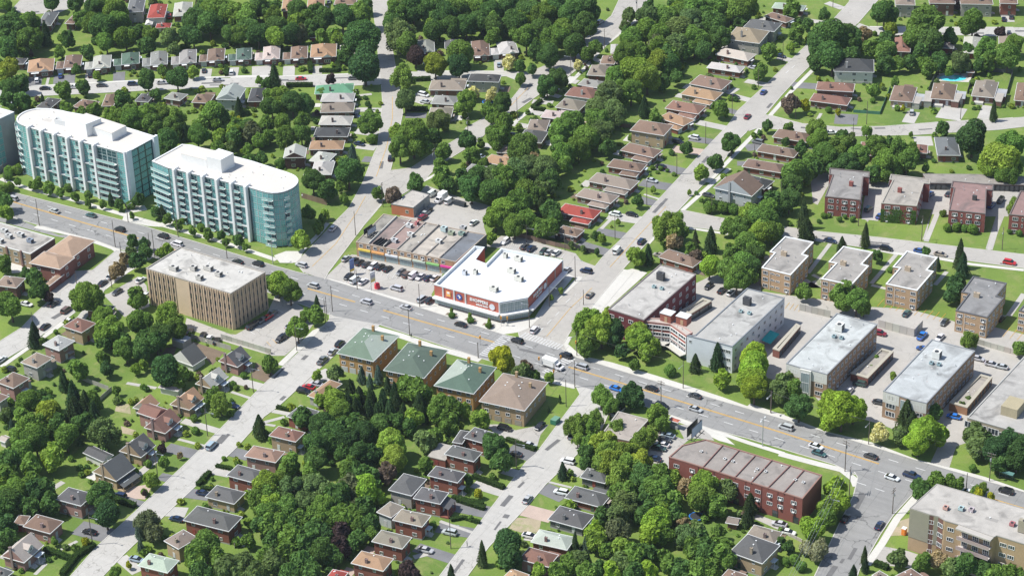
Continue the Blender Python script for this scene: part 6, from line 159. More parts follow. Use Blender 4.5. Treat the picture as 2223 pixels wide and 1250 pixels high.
def cracks(scale,width,dark,seams=None,seamw=.035):
    def ex(nt,co,c):
        w=_n(nt,'ShaderNodeVectorMath',operation='ADD'); nt.links.new(co,w.inputs[0])
        nn=_n(nt,'ShaderNodeTexNoise'); nn.inputs['Scale'].default_value=.25; nn.inputs['Detail'].default_value=4; nt.links.new(co,nn.inputs['Vector'])
        sc=_n(nt,'ShaderNodeVectorMath',operation='SCALE'); sc.inputs['Scale'].default_value=6; nt.links.new(nn.outputs['Color'],sc.inputs[0]); nt.links.new(sc.outputs[0],w.inputs[1])
        v=_n(nt,'ShaderNodeTexVoronoi',feature='DISTANCE_TO_EDGE'); v.inputs['Scale'].default_value=scale; nt.links.new(w.outputs[0],v.inputs['Vector'])
        f=_ramp(nt,v.outputs['Distance'],width,0)
        g=_noise(nt,co,.05,2); g=_ramp(nt,g,.42,.6); f=_math(nt,'MULTIPLY',f,g)
        c=_mix(nt,_math(nt,'MULTIPLY',f,.85),c,dark)
        if seams:
            mp=_n(nt,'ShaderNodeMapping'); mp.inputs['Scale'].default_value=(.012,.55,1); nt.links.new(co,mp.inputs[0]); st=_noise(nt,mp.outputs[0],1,3); g=_math(nt,'MULTIPLY_ADD',st,.5); g.node.inputs[2].default_value=.75
            cc=_n(nt,'ShaderNodeCombineColor'); [nt.links.new(g,cc.inputs[i]) for i in range(3)]; c=_mix(nt,.8 if seams>7 else .35,c,cc.outputs[0],'MULTIPLY')
            s=_n(nt,'ShaderNodeSeparateXYZ'); nt.links.new(co,s.inputs[0])
            j=_math(nt,'MULTIPLY',_noise(nt,co,.3,2),.6)
            x=_math(nt,'ADD',s.outputs[0],j); x=_math(nt,'ADD',x,_math(nt,'MULTIPLY',s.outputs[1],.05)); fr=_math(nt,'FRACT',_math(nt,'DIVIDE',x,seams)); k=_ramp(nt,fr,seamw,seamw*.3)
            k=_math(nt,'MULTIPLY',k,_ramp(nt,_noise(nt,co,.4,3),.35,.6))
            c=_mix(nt,_math(nt,'MULTIPLY',k,.55),c,dark)
        return c
    return ex
def patches(col,lo=.52,hi=.62,scale=.06,amt=.6):
    def ex(nt,co,c):
        return _mix(nt,_math(nt,'MULTIPLY',_ramp(nt,_noise(nt,co,scale,4,.55,1.),lo,hi),amt),c,col)
    return ex
def grass_x(nt,co,c):
    a=_ramp(nt,_noise(nt,co,.035,3),.35,.68); c=_mix(nt,a,(.100,.168,.026),(.165,.238,.036))
    b=_ramp(nt,_noise(nt,co,.16,5,.65,.8),.50,.70); c=_mix(nt,_math(nt,'MULTIPLY',b,.7),c,(.23,.24,.08))
    d=_ramp(nt,_noise(nt,co,.5,5,.7),.56,.72); c=_mix(nt,_math(nt,'MULTIPLY',d,.5),c,(.068,.115,.022))
    e=_noise(nt,co,2.2,4,.75); g=_math(nt,'MULTIPLY_ADD',e,1.1); g.node.inputs[2].default_value=.45
    cc=_n(nt,'ShaderNodeCombineColor'); [nt.links.new(g,cc.inputs[i]) for i in range(3)]
    return _mix(nt,1.0,c,cc.outputs[0],'MULTIPLY')
M_grass=mat('lawn_grass',rough=.95,extra=grass_x)
GM=dict(
 asphalt=mat('worn_asphalt',(.25,.245,.235),.9,layers=((.05,.10,3),(.6,.07,4),(6,.06,3)),extra=cracks(.09,.02,(.06,.06,.06),7.4)),
 asphalt_light=mat('grey_asphalt',(.385,.362,.328),.92,layers=((.04,.14,3),(.5,.08,5),(5,.06,3)),extra=cracks(.14,.015,(.12,.11,.10))),
 concrete=mat('concrete_road',(.42,.402,.37),.92,layers=((.03,.10,3),(.5,.08,5),(5,.06,3)),extra=cracks(.16,.014,(.15,.14,.12),6.1,.03)),
 walk=mat('pavement_concrete',(.53,.51,.465),.9,layers=((.1,.08,3),(1.2,.08,4))),
 dirt=mat('bare_soil',(.17,.125,.085),.95,layers=((.3,.2,5),(2.5,.25,4))),
 sand=mat('sandy_ground',(.36,.30,.2),.95,layers=((.3,.15,5),(2.5,.2,4)),extra=patches((.2,.24,.08),.5,.62,.25,.6)),
 gravel=mat('gravel_ground',(.33,.31,.28),.95,layers=((.3,.15,5),(2.5,.2,4)),extra=patches((.12,.18,.04),.5,.6,.2,.7)),
 a=mat('driveway_asphalt',(.17,.168,.17),.9,layers=((.15,.22,3),(2,.1,4))),
 c=mat('driveway_concrete',(.42,.40,.365),.9,layers=((.15,.14,3),(1.5,.08,4))),
 p=mat('driveway_pavers',(.44,.34,.28),.9,layers=((.3,.1,3),(3,.12,4))))
M_kerb=mat('kerb_concrete',(.5,.48,.43),.9,layers=((.5,.1,3),))
M_white_line=mat('white_road_paint',(.7,.7,.68),.7,layers=((1.5,.25,5),))
M_yellow_line=mat('yellow_road_paint',(.62,.36,.06),.7,layers=((1.2,.22,5),))
M_wall=mat('brickwork',obj=True,rough=.9,layers=((.35,.09,3),(4,.14,3),(14,.08,2)))
M_roof=mat('asphalt_shingles',obj=True,rough=.92,layers=((.4,.12,4),(3.2,.16,4),(9,.12,2)))
M_flat=mat('gravel_flat_roof',obj=True,rough=.95,layers=((.12,.18,5),(.6,.12,5),(5,.12,3)),extra=patches((.09,.085,.08),.50,.70,.13,.6))
M_clean=mat('clean_gravel_roof',obj=True,rough=.95,layers=((.15,.04,4),(5,.08,3)))
M_white_roof=mat('white_roof_membrane',(.86,.86,.85),.6,layers=((.2,.03,3),),extra=patches((.66,.60,.54),.56,.78,.09,.5))
M_white=mat('white_trim',(.74,.74,.72),.6,layers=((1,.06,3),))
M_tint=mat('painted_surface',obj=True,rough=.7,layers=((.6,.06,3),(4,.06,3)))
M_dark=mat('dark_metal',(.035,.037,.04),.55,layers=((2,.1,2),))
M_metal=mat('galvanised_metal',(.42,.44,.45),.5,layers=((1.5,.1,3),),metal=.4)
M_wood=mat('weathered_pole_wood',(.13,.105,.085),.9,layers=((2,.2,3),))
M_bark=mat('tree_bark',(.11,.085,.065),.95,layers=((4,.3,3),))
M_glass=mat('window_glass',(.045,.055,.065),.12,layers=((.9,.35,2),),spec=.8)
M_teal=mat('teal_curtain_glass',(.12,.40,.39),.2,layers=((.25,.28,3),(1.7,.3,2)),spec=.8)
M_teal_d=mat('dark_teal_glass',(.02,.075,.085),.18,layers=((.3,.35,3),(2.2,.3,2)),spec=.7)
M_teal_l=mat('pale_balcony_glass',(.36,.56,.53),.2,layers=((1,.15,2),),spec=.6)
M_shop=mat('storefront_glass',(.27,.34,.34),.3,layers=((.8,.3,3),),spec=.7)
M_mull=mat('pale_mullion',(.42,.50,.50),.5)
M_water=mat('pool_water',(.08,.62,.68),.08,layers=((.8,.12,3),))
M_tyre=mat('tyre_rubber',(.02,.02,.02),.8)
M_rim=mat('wheel_rim',(.4,.4,.42),.35,metal=.7)
M_carglass=mat('car_glass',(.015,.018,.022),.08,spec=.8)
M_red=mat('red_lamp_lens',(.4,.02,.02),.3)
M_lamp=mat('clear_lamp_lens',(.7,.7,.68),.2)
def paint():
    m=mat('car_paint',obj=True,rough=.28); m.node_tree.nodes['Principled BSDF'].inputs['Coat Weight'].default_value=.5; return m
M_paint=paint()
def leafmat(name,attr=False):
    m=bpy.data.materials.new(name); m.use_nodes=True; nt=m.node_tree; nt.nodes.remove(nt.nodes['Principled BSDF'])
    out=nt.nodes['Material Output']
    c=(_n(nt,'ShaderNodeAttribute',attribute_name='tint') if attr else _n(nt,'ShaderNodeObjectInfo')).outputs['Color']
    ri=_n(nt,'ShaderNodeNewGeometry').outputs['Random Per Island']
    g=_math(nt,'MULTIPLY_ADD',ri,.75); g.node.inputs[2].default_value=.68
    co=_n(nt,'ShaderNodeTexCoord').outputs['Object']; f=_noise(nt,co,2.3,2); g2=_math(nt,'MULTIPLY_ADD',f,1.3); g2.node.inputs[2].default_value=.35
    g=_math(nt,'MULTIPLY',g,g2)
    cc=_n(nt,'ShaderNodeCombineColor'); nt.links.new(_math(nt,'MULTIPLY',g,1.04),cc.inputs[0]); nt.links.new(g,cc.inputs[1]); nt.links.new(_math(nt,'MULTIPLY',g,.93),cc.inputs[2])
    c=_mix(nt,1.0,c,cc.outputs[0],'MULTIPLY')
    d=_n(nt,'ShaderNodeBsdfDiffuse'); t=_n(nt,'ShaderNodeBsdfTranslucent'); mx=_n(nt,'ShaderNodeMixShader'); mx.inputs[0].default_value=.38
    tc=_mix(nt,1.0,c,(1.25,1.2,.55),'MULTIPLY')
    nt.links.new(c,d.inputs[0]); nt.links.new(tc,t.inputs[0]); nt.links.new(d.outputs[0],mx.inputs[1]); nt.links.new(t.outputs[0],mx.inputs[2])
    nt.links.new(mx.outputs[0],out.inputs[0])
    return m
M_leaf=leafmat('foliage'); M_leafa=leafmat('woodland_foliage',True)
# =====================================================================  mesh helpers
class MB:
    def __init__(s): s.v=[]; s.f=[]; s.m=[]
    def face(s,pts,mi=0):
        n=len(s.v); s.v+=[tuple(p) for p in pts]; s.f.append(tuple(range(n,n+len(pts)))); s.m.append(mi)
    def box(s,x0,x1,y0,y1,z0,z1,mi=0,top=None,bottom=False):
        n=len(s.v); s.v+=[(x0,y0,z0),(x1,y0,z0),(x1,y1,z0),(x0,y1,z0),(x0,y0,z1),(x1,y0,z1),(x1,y1,z1),(x0,y1,z1)]
        fs=[(0,1,5,4),(1,2,6,5),(2,3,7,6),(3,0,4,7),(4,5,6,7),(3,2,1,0)]
        for i,q in enumerate(fs): s.f.append(tuple(n+k for k in q)); s.m.append(top if (top is not None and i==4) else mi)
    def obox(s,a,b,w,z0,z1,mi=0):
        dx,dy=b[0]-a[0],b[1]-a[1]; L=math.hypot(dx,dy) or 1; nx,ny=-dy/L*w/2,dx/L*w/2
        p=[(a[0]+nx,a[1]+ny),(a[0]-nx,a[1]-ny),(b[0]-nx,b[1]-ny),(b[0]+nx,b[1]+ny)]
        s.prism(p,z0,z1,mi)
    def prism(s,p,z0,z1,mi=0,top=None,cap=True):
        n=len(s.v); k=len(p)
        if area(p)<0: p=p[::-1]
        s.v+=[(x,y,z0) for x,y in p]+[(x,y,z1) for x,y in p]
        for i in range(k):
            j=(i+1)%k; s.f.append((n+i,n+j,n+k+j,n+k+i)); s.m.append(mi)
        if cap: s.f.append(tuple(range(n+k,n+2*k))); s.m.append(mi if top is None else top)
    def cyl(s,x,y,z0,z1,r0,r1,k=8,mi=0,axis='z'):
        n=len(s.v)
        for z,r in ((z0,r0),(z1,r1)):
            for i in range(k):
                a=2*math.pi*i/k; u,v=r*math.cos(a),r*math.sin(a)
                s.v.append((x+u,y+v,z) if axis=='z' else (x+u,z,y+v))
        for i in range(k):
            j=(i+1)%k; s.f.append((n+i,n+j,n+k+j,n+k+i)); s.m.append(mi)
        s.f.append(tuple(range(n+k,n+2*k))); s.m.append(mi); s.f.append(tuple(range(n+k-1,n-1,-1))); s.m.append(mi)
    def mesh(s,name,mats):
        me=bpy.data.meshes.new(name); me.from_pydata(s.v,[],s.f)
        for m_ in mats: me.materials.append(m_)
        if len(mats)>1: me.polygons.foreach_set('material_index',s.m)
        me.update(); return me
    def build(s,name,mats,parent=None,loc=(0,0,0),rz=0,color=None):
        if not isinstance(mats,(list,tuple)): mats=[mats]
        return put(name,s.mesh(name,mats),parent,loc,rz,color)
def area(p): return .5*sum(p[i-1][0]*p[i][1]-p[i][0]*p[i-1][1] for i in range(len(p)))
def put(name,me,parent=None,loc=(0,0,0),rz=0,color=None,scale=None):
    o=bpy.data.objects.new(name,me); COL.objects.link(o); o.parent=parent; o.location=loc; o.rotation_euler=(0,0,rz)
    if color: o.color=(*color[:3],1)
    if scale: o.scale=scale
    return o
def thing(name,label,cat,loc=(0,0,0),rz=0,group=None):
    o=put(name,None,None,loc,rz); o.empty_display_size=.5; o['label']=label; o['category']=cat
    if group: o['group']=group
    return o
def tag(o,label,cat,group=None):
    o['label']=label; o['category']=cat
    if group: o['group']=group
    return o
def struct(o): o['kind']='structure'; return o
def sheet(name,pts,z,m_,color=None):
    tr=tessellate_polygon([[Vector((x,y,0)) for x,y in pts]])
    me=bpy.data.meshes.new(name); me.from_pydata([(x,y,z) for x,y in pts],[],[t if (pts[t[1]][0]-pts[t[0]][0])*(pts[t[2]][1]-pts[t[0]][1])-(pts[t[1]][1]-pts[t[0]][1])*(pts[t[2]][0]-pts[t[0]][0])>0 else t[::-1] for t in map(tuple,tr)])
    me.materials.append(m_); return put(name,me,None,(0,0,0),0,color)
def ribbon(mb,pts,w,z,h=0,off=0):
    P=[Vector(p) for p in pts]; L=[];Rr=[]
    for i,p in enumerate(P):
        d=Vector((0,0))
        if i>0: d+=(P[i]-P[i-1]).normalized()
        if i<len(P)-1: d+=(P[i+1]-P[i]).normalized()
        d.normalize(); n=Vector((-d.y,d.x)); L.append(p+n*(off+w/2)); Rr.append(p+n*(off-w/2))
    for i in range(len(P)-1):
        q=[Rr[i],Rr[i+1],L[i+1],L[i]]
        if h: mb.prism([(a.x,a.y) for a in q],z,z+h)
        else: mb.face([(a.x,a.y,z) for a in q])
# =====================================================================  ground, roads
def ground():
    n=60; mb=MB(); X0,X1,Y0,Y1=-2600,2600,-1400,3200
    mb.face([(X0,Y0,0),(X1,Y0,0),(X1,Y1,0),(X0,Y1,0)]); struct(mb.build('ground',M_grass))
ground()
Z={}
for i,(nm,m_,lay,pts) in enumerate(ROADS):
    struct(sheet('avenue_road' if nm=='avenue' else 'street_road',pts,.06+.016*lay+.0009*i,GM[m_]))
kb=MB()
for nm,m_,lay,pts in ROADS:
    def inside_other(p):
        for n2,_,_,q in ROADS:
            if q is pts: continue
            c=False
            for i in range(len(q)):
                x1,y1=q[i-1]; x2,y2=q[i]
                if (y1>p[1])!=(y2>p[1]) and p[0]<(x2-x1)*(p[1]-y1)/(y2-y1)+x1: c=not c
            if c: return True
        return False
    A=area(pts)
    for i in range(len(pts)):
        a=Vector(pts[i-1]); b=Vector(pts[i]); L=(b-a).length; n=max(1,int(L/3)); d=(b-a)/max(L,.01); nn=Vector((d.y,-d.x))*(1 if A>0 else -1)
        run=None
        for k in range(n+1):
            mid=a+(b-a)*((k+.5)/n)+nn*.6 if k<n else None
            ok=mid is not None and not inside_other(mid)
            if ok and run is None: run=k
            if (not ok) and run is not None:
                p=a+(b-a)*(run/n)+nn*.1; q=a+(b-a)*(k/n)+nn*.1; kb.obox(p,q,.26,.0,.15); run=None
struct(kb.build('kerb',M_kerb))
for i,(m_,pts) in enumerate(LOTS):
    struct(sheet({'walk':'forecourt_paving','dirt':'soil_patch','sand':'sand_patch','gravel':'gravel_patch'}.get(m_,'parking_lot'),pts,.012+.0011*i,GM[m_]))
for i,(x1,y1,x2,y2,w,c) in enumerate(DRIVES):
    mb=MB(); dx,dy=x2-x1,y2-y1; ribbon(mb,[(x1,y1),(x2,y2)],w,.052+.0003*(i%40)); struct(mb.build('driveway' if w>2.5 else 'garden_path',GM[c]))
for i,(pts,w) in enumerate(WALKS):
    mb=MB(); ribbon(mb,pts,w,.066+.0003*i); struct(mb.build('pavement',GM['walk']))
def line_part(name,pts,w,z,m_,dash=None):
    mb=MB()
    if not dash: ribbon(mb,pts,w,z)
    else:
        s=0; on,off=dash
        for a,b in zip(pts,pts[1:]):
            a=Vector(a);b=Vector(b);L=(b-a).length;d=(b-a)/L; t=-s
            while t<L:
                t0=max(t,0);t1=min(t+on,L)
                if t1>t0: ribbon(mb,[a+d*t0,a+d*t1],w,z)
                t+=on+off
            s=(L-t+on+off)%(on+off) if t>L else 0
            s=(on+off)-(t-L); s%=on+off
    if mb.f: struct(mb.build(name,m_))
ZL=.155
for p in YEL:
    mb=MB(); ribbon(mb,p,.22,ZL,off=.2); ribbon(mb,p,.22,ZL,off=-.2); struct(mb.build('yellow_centre_line',M_yellow_line))
for p in YEL2: line_part('yellow_centre_line',p,.16,ZL,M_yellow_line)
for p in WHITE2: line_part('white_lane_line',p,.2,ZL,M_white_line,(3,3))
def offset(pts,d):
    r=[]
    for i,p in enumerate(pts):
        a=Vector(pts[max(i-1,0)]);b=Vector(pts[min(i+1,len(pts)-1)]);t=(b-a).normalized(); r.append(Vector(p)+Vector((-t.y,t.x))*d)
    return r
for d in (3.7,-3.7): line_part('white_lane_line',offset(AVE,d),.2,ZL,M_white_line,(3.2,5.6))
for a,b,w in XW:
    a=Vector(a);b=Vector(b);L=(b-a).length;d=(b-a)/L; n=Vector((-d.y,d.x)); mb=MB(); t=.3
    while t<L: ribbon(mb,[a+d*t-n*w/2,a+d*t+n*w/2],.55,ZL); t+=1.15
    for s in (-1,1): ribbon(mb,[a+n*s*w/2,b+n*s*w/2],.18,ZL+.004)
    struct(mb.build('zebra_crossing',mat('worn_crossing_paint',(.52,.515,.50),.8,layers=((1.2,.3,5),(5,.2,3)))))
for pts,sv,n,c in PARKING:
    a=Vector(pts[0]);e=Vector(pts[1]);sv=Vector(sv); mb=MB()
    for k in range(n): p=a+(e-a)*(k/max(1,n-1)); ribbon(mb,[tuple(p),tuple(p+sv)],.13,.1)
    struct(mb.build('parking_bay_lines',M_yellow_line if c=='y' else M_white_line))
M_patch=mat('asphalt_patch',(.135,.132,.13),.9,layers=((.5,.15,4),(4,.1,3)))
rp=random.Random(4); pidx=0
for _ in range(60):
    q=ROADS[rp.randrange(len(ROADS))][3]; i=rp.randrange(len(q)); a=Vector(q[i]); c=Vector(q[(i+len(q)//2+rp.randrange(-2,3))%len(q)]); p=a+(c-a)*rp.uniform(.1,.9)
    k=0; ins=False
    for i in range(len(q)):
        x1,y1=q[i-1]; x2,y2=q[i]
        if (y1>p.y)!=(y2>p.y) and p.x<(x2-x1)*(p.y-y1)/(y2-y1)+x1: ins=not ins
    if not ins: continue
    j=min(range(len(q)),key=lambda i:(Vector(q[i])-p).length); d=(Vector(q[j])-Vector(q[j-1])).normalized(); L=rp.uniform(1.5,9); mb=MB(); ribbon(mb,[tuple(p),tuple(p+d*L)],rp.uniform(.6,1.8),.128+.0004*pidx); pidx+=1; struct(mb.build('road_patch',M_patch))
# =====================================================================  shared unit meshes
def win_mesh(name,glass,frame,mull=1,trans=0,fw=.09,d=.1):
    mb=MB(); mb.face([(-.5,-.02,0),(.5,-.02,0),(.5,-.02,1),(-.5,-.02,1)],1)
    mb.box(-.5,.5,-d,0,0,fw*.8); mb.box(-.5,.5,-d,0,1-fw*.8,1); mb.box(-.5,-.5+fw,-d,0,0,1); mb.box(.5-fw,.5,-d,0,0,1)
    for k in range(mull): x=-.5+(k+1)/(mull+1); mb.box(x-fw*.35,x+fw*.35,-d*.8,0,0,1)
    for k in range(trans): z=(k+1)/(trans+1); mb.box(-.5,.5,-d*.8,0,z-fw*.3,z+fw*.3)
    return mb.mesh(name,[frame,glass])
WM=dict(std=win_mesh('window',M_glass,M_white),wide=win_mesh('window',M_glass,M_white,2,0,.06),strip=win_mesh('window',M_glass,M_dark,0,0,.04,.05),
 teal=win_mesh('glass_panel',M_teal,M_mull,2,2,.035,.08),teald=win_mesh('glass_panel',M_teal_d,M_mull,1,1,.04,.06),teall=win_mesh('glass_panel',M_teal,M_mull,1,2,.06,.08),
 shop=win_mesh('shop_window',M_shop,M_mull,2,0,.03,.08),shop1=win_mesh('shop_window',M_shop,M_white,3,1,.03,.1),plain=win_mesh('window',M_glass,M_white,0,0,.1))
def unitbox(m_): mb=MB(); mb.box(-.5,.5,-.5,.5,0,1); return mb.mesh('box_part',[m_])
UB={k:unitbox(v) for k,v in dict(white=M_white,tint=M_tint,wall=M_wall,dark=M_dark,metal=M_metal).items()}
_d=MB(); _d.box(-.5,.5,-.08,0,0,1); _d.box(.3,.38,-.14,-.08,.45,.52,1); DOOR=_d.mesh('door',[M_tint,M_metal])
_g=MB(); _g.box(-.5,.5,-.08,0,0,1)
for k in range(1,4): _g.box(-.5,.5,-.1,-.08,k/4-.012,k/4+.012,1)
GDOOR=_g.mesh('garage_door',[M_tint,M_metal])
_a=MB(); _a.box(-.35,.35,-.45,0,0,.45); _a.box(-.3,.3,-.47,-.45,.05,.4,1); ACM=_a.mesh('air_conditioner',[M_white,M_metal])
_v=MB(); _v.box(-.14,.14,-.14,.14,0,.3); _v.box(-.19,.19,-.19,.19,.3,.35); VENT=_v.mesh('roof_vent',[M_white])
def wins(root,a,b,cols,zs,w,h,kind='std',margin=.1,ts=None,skip=(),ac=0,name='window',out=0):
    """windows on the wall from a to b (outward side on the right of a->b), as parts of root"""
    a=Vector(a);b=Vector(b);d=b-a;L=d.length;th=math.atan2(d.y,d.x); n=Vector((d.y,-d.x))/L
    ts=ts or ([.5] if cols==1 else [margin+(1-2*margin)*i/(cols-1) for i in range(cols)])
    for zi,z in enumerate(zs):
        for ti,t in enumerate(ts):
            if (ti,zi) in skip: continue
            p=a+d*t+n*out
            o=put(name,WM[kind],root,(p.x,p.y,z),th,None,(w,1,h))
            if ac and rnd.random()<ac:
                q=p+n*.02; put('air_conditioner',ACM,root,(q.x,q.y,z-.1),th)
RCOL=dict(orange=(.37,.245,.165),brown=(.205,.145,.118),grey=(.25,.26,.265),green=(.085,.15,.125),pale=(.45,.46,.455),pinkpale=(.44,.39,.385),dark=(.105,.11,.12),black=(.06,.065,.072),taupe=(.25,.22,.195),palegrey=(.38,.42,.415),palegreen=(.37,.46,.40),
 brownred=(.23,.13,.108),bluegrey=(.34,.38,.40),green2=(.11,.28,.18),greyd=(.15,.165,.18),red=(.30,.06,.05),tan=(.32,.26,.20),tan2=(.25,.205,.17),brownp=(.29,.185,.15),greyw2=(.20,.195,.17),white=(.7,.7,.7))
WCOL=dict(brick=(.17,.085,.065),brickr=(.215,.075,.05),brickp=(.30,.17,.145),brickd=(.10,.05,.045),tan=(.36,.26,.16),greyw=(.36,.34,.30),white=(.62,.60,.56),bluegrey=(.42,.44,.45),greyd2=(.10,.105,.10),red=(.3,.05,.04),conc=(.42,.40,.35),fgreen=(.07,.2,.14),forange=(.3,.12,.05),fbrown=(.2,.14,.1),fdark=(.03,.03,.03))
PARK=PARKING
def vary(c,a=.1):
    k=1+rnd.uniform(-a,a); return tuple(min(.9,max(.01,x*k*(1+rnd.uniform(-.03,.03)))) for x in c)
def hip_pts(A,B,h,pitch,kind):
    """roof over A x B centred at the origin; returns verts/faces list for slopes"""
    a,b=A/2,B/2; e=[(-a,-b,h),(a,-b,h),(a,b,h),(-a,b,h)]
    if kind=='g': kind='gu' if A>=B else 'gv'
    if kind=='gu': r=h+b*pitch; p,q=(-a,0,r),(a,0,r); return [[e[0],e[1],q,p],[e[2],e[3],p,q],[e[1],e[2],q],[e[3],e[0],p]]
    if kind=='gv': r=h+a*pitch; p,q=(0,-b,r),(0,b,r); return [[e[1],e[2],q,p],[e[3],e[0],p,q],[e[0],e[1],p],[e[2],e[3],q]]
    if A>=B: r=h+b*pitch; p,q=(-a+b*.95,0,r),(a-b*.95,0,r); return [[e[0],e[1],q,p],[e[1],e[2],q],[e[2],e[3],p,q],[e[3],e[0],p]]
    r=h+a*pitch; p,q=(0,-b+a*.95,r),(0,b-a*.95,r); return [[e[0],e[1],p],[e[1],e[2],q,p],[e[2],e[3],q],[e[3],e[0],p,q]]
def roof_obj(root,A,B,h,pitch,kind,col,wcol=None,name='roof',loc=(0,0,0),alt=None):
    F_=hip_pts(A,B,h,pitch,kind); mb=MB()
    gable=kind in('g','gu','gv')
    for i,f in enumerate(F_):
        mb.face(f, 1 if (gable and i>=2) else (2 if alt and i in alt else 0))
    ht=[v for f in F_ for v in f]
    mb.face([(-A/2,-B/2,h-.02),(-A/2,B/2,h-.02),(A/2,B/2,h-.02),(A/2,-B/2,h-.02)],1)
    o=mb.build(name,[M_roof,M_white if not gable else M_tint]+([M_alt] if alt else []),root,loc,0,col)
    if gable and wcol:  # gable infill keeps the wall colour
        o.data.materials[1]=MATS['gable_'+wcol] if 'gable_'+wcol in MATS else mat('gable_'+wcol,WCOL[wcol],.9,layers=((4,.12,3),))
    t=MB(); a,b=A/2,B/2; k=.12
    for s in (-1,1):
        t.box(-a-k,a+k,*sorted((s*b,s*(b+k))),h-.2,h+.02); t.box(*sorted((s*a,s*(a+k))),-b,b,h-.2,h+.02)
    # ridge cap
    t.build('eaves_gutter',M_white,root,loc)
    return o
M_alt=mat('pale_green_shingles',(.29,.33,.28),.92,layers=((.4,.08,4),(3.2,.12,4)))
CHN=[0]
def house(nm,x,y,th,A,B,h,rt,rc,wc,ex,label,grp):
    flip=rnd.random(); root=thing(nm,label,{'house_annex':'house wing','garage':'garage','shed':'shed','bungalow':'house'}.get(nm,'house'),(x,y,0),th,grp)
    ov=.45 if rt!='f' else .05; a,b=max(A/2-ov,1),max(B/2-ov,1); wcol=vary(WCOL[wc]); rcol=vary(tuple(k_*q for k_,q in zip((.90,.85,.77),RCOL.get(rc,(.3,.3,.3)))),.12)
    mb=MB(); mb.prism([(-a,-b),(a,-b),(a,b),(-a,b)],0,h-.02); mb.build('wall',M_wall,root,(0,0,0),0,wcol)
    if h<4.6 and nm=='bungalow' or h>5:
        mb=MB(); mb.prism([(-a-.03,-b-.03),(a+.03,-b-.03),(a+.03,b+.03),(-a-.03,b+.03)],0,.5,cap=False); mb.build('foundation',M_tint,root,(0,0,0),0,(.33,.32,.3))
    pitch={'h':.50 if h<4.6 else .48,'g':.5,'gv':.85 if h<5 else .6,'gu':.7}.get(rt,0)
    if 'G2' in ex: pitch=.5
    if rt=='f': 
        mb=MB(); mb.prism([(-a-.1,-b-.1),(a+.1,-b-.1),(a+.1,b+.1),(-a-.1,b+.1)],h-.05,h+.25); mb.build('roof',M_flat,root,(0,0,0),0,(.36,.33,.29) if rc!='palegrey' else (.4,.42,.44))
    else:
        rfo=roof_obj(root,A,B,h,pitch,rt,rcol,wc if rt in('g','gv','gu') else None)
    small=nm in('shed',)
    if nm in('bungalow','house') and rt=='h' and 'F' not in ex and 'K' not in ex and rnd.random()<.45:   # low rear extension
        ew=rnd.uniform(.35,.6)*A; ed=rnd.uniform(2,3.2); ex0=rnd.uniform(-.3,.1)*A; hh=min(h,3)-.35; s_=1 if grp and 'east' in grp else -1
        mb=MB(); y0,y1=b,b+ed; mb.prism([(ex0,y0),(min(ex0+ew,a),y0),(min(ex0+ew,a),y1),(ex0,y1)],0,hh); mb.build('rear_extension',M_wall,root,(0,0,0),0,vary(rnd.choice((wcol,(.5,.5,.48),(.34,.3,.26)))))
        mb=MB(); mb.prism([(ex0-.2,y0+.01),(min(ex0+ew,a)+.2,y0+.01),(min(ex0+ew,a)+.2,y1+.25),(ex0-.2,y1+.25)],hh+.01,hh+.16); mb.build('extension_roof',M_roof,root,(0,0,0),0,rcol)
    if nm in('bungalow','house'):
        sd=rnd.choice((-1,1))*b*.3; mb=MB()
        for k_ in range(3): mb.box(a,a+1.9-.45*k_,sd-.9,sd+.9,.16*k_,.16*(k_+1))
        mb.build('front_steps',M_tint,root,(0,0,0),0,(.46,.44,.40))
        if rnd.random()<.4: mb=MB(); mb.box(a,a+1.5,sd-1.1,sd+1.1,2.35,2.45); mb.cyl(a+1.4,sd-1,0,2.35,.05,.05,6); mb.cyl(a+1.4,sd+1,0,2.35,.05,.05,6); mb.build('door_canopy',M_tint,root,(0,0,0),0,rnd.choice(((.6,.6,.58),(.5,.55,.58),(.35,.3,.26))))
    zs=[.95] if h<4.6 else [.95,3.6]
    if rt=='gv' and h<5: zs=[1.0]
    ww=1.25
    if not small and nm!='garage':
        na=max(1,int(A/4.2)); nb=max(1,int(B/4.2))
        P4=[(-a,-b),(a,-b),(a,b),(-a,b)]
        for i,(n,side) in enumerate(((na,0),(nb,1),(na,0),(nb,1))):
            p,q=P4[i],P4[(i+1)%4]
            L=math.hypot(q[0]-p[0],q[1]-p[1]); ts=[(k+.5)/n+rnd.uniform(-.08,.08)/n for k in range(n)]
            door=(i==1 and grp and 'street' in grp and 'west' in grp) or (i==0 and not(grp and 'west' in grp))
            dt=None
            if door and n>0: dt=rnd.choice(ts); 
            for zi,z in enumerate(zs):
                for t in ts:
                    if zi==0 and dt is not None and t==dt:
                        v=Vector(p)+(Vector(q)-Vector(p))*t; put('door',DOOR,root,(v.x,v.y,.3),math.atan2(q[1]-p[1],q[0]-p[0]),rnd.choice([(.5,.5,.5),(.25,.05,.04),(.07,.1,.07),(.6,.6,.58)]),(1,1,2.05)); continue
                    v=Vector(p)+(Vector(q)-Vector(p))*t; wd=rnd.choice((.9,1.1,1.5)) if h<4.6 or side==0 else 1.7
                    put('window',WM['wide' if wd>1.4 else 'std'],root,(v.x,v.y,z),math.atan2(q[1]-p[1],q[0]-p[0]),None,(wd,1,1.15 if wd>1 else 1.0))
        if rt=='gv' and h<5:
            put('window',WM['std'],root,(0,-b,h+.2),0,None,(1,1,1.1)); put('window',WM['std'],root,(0,b,h+.2),math.pi,None,(1,1,1.1))
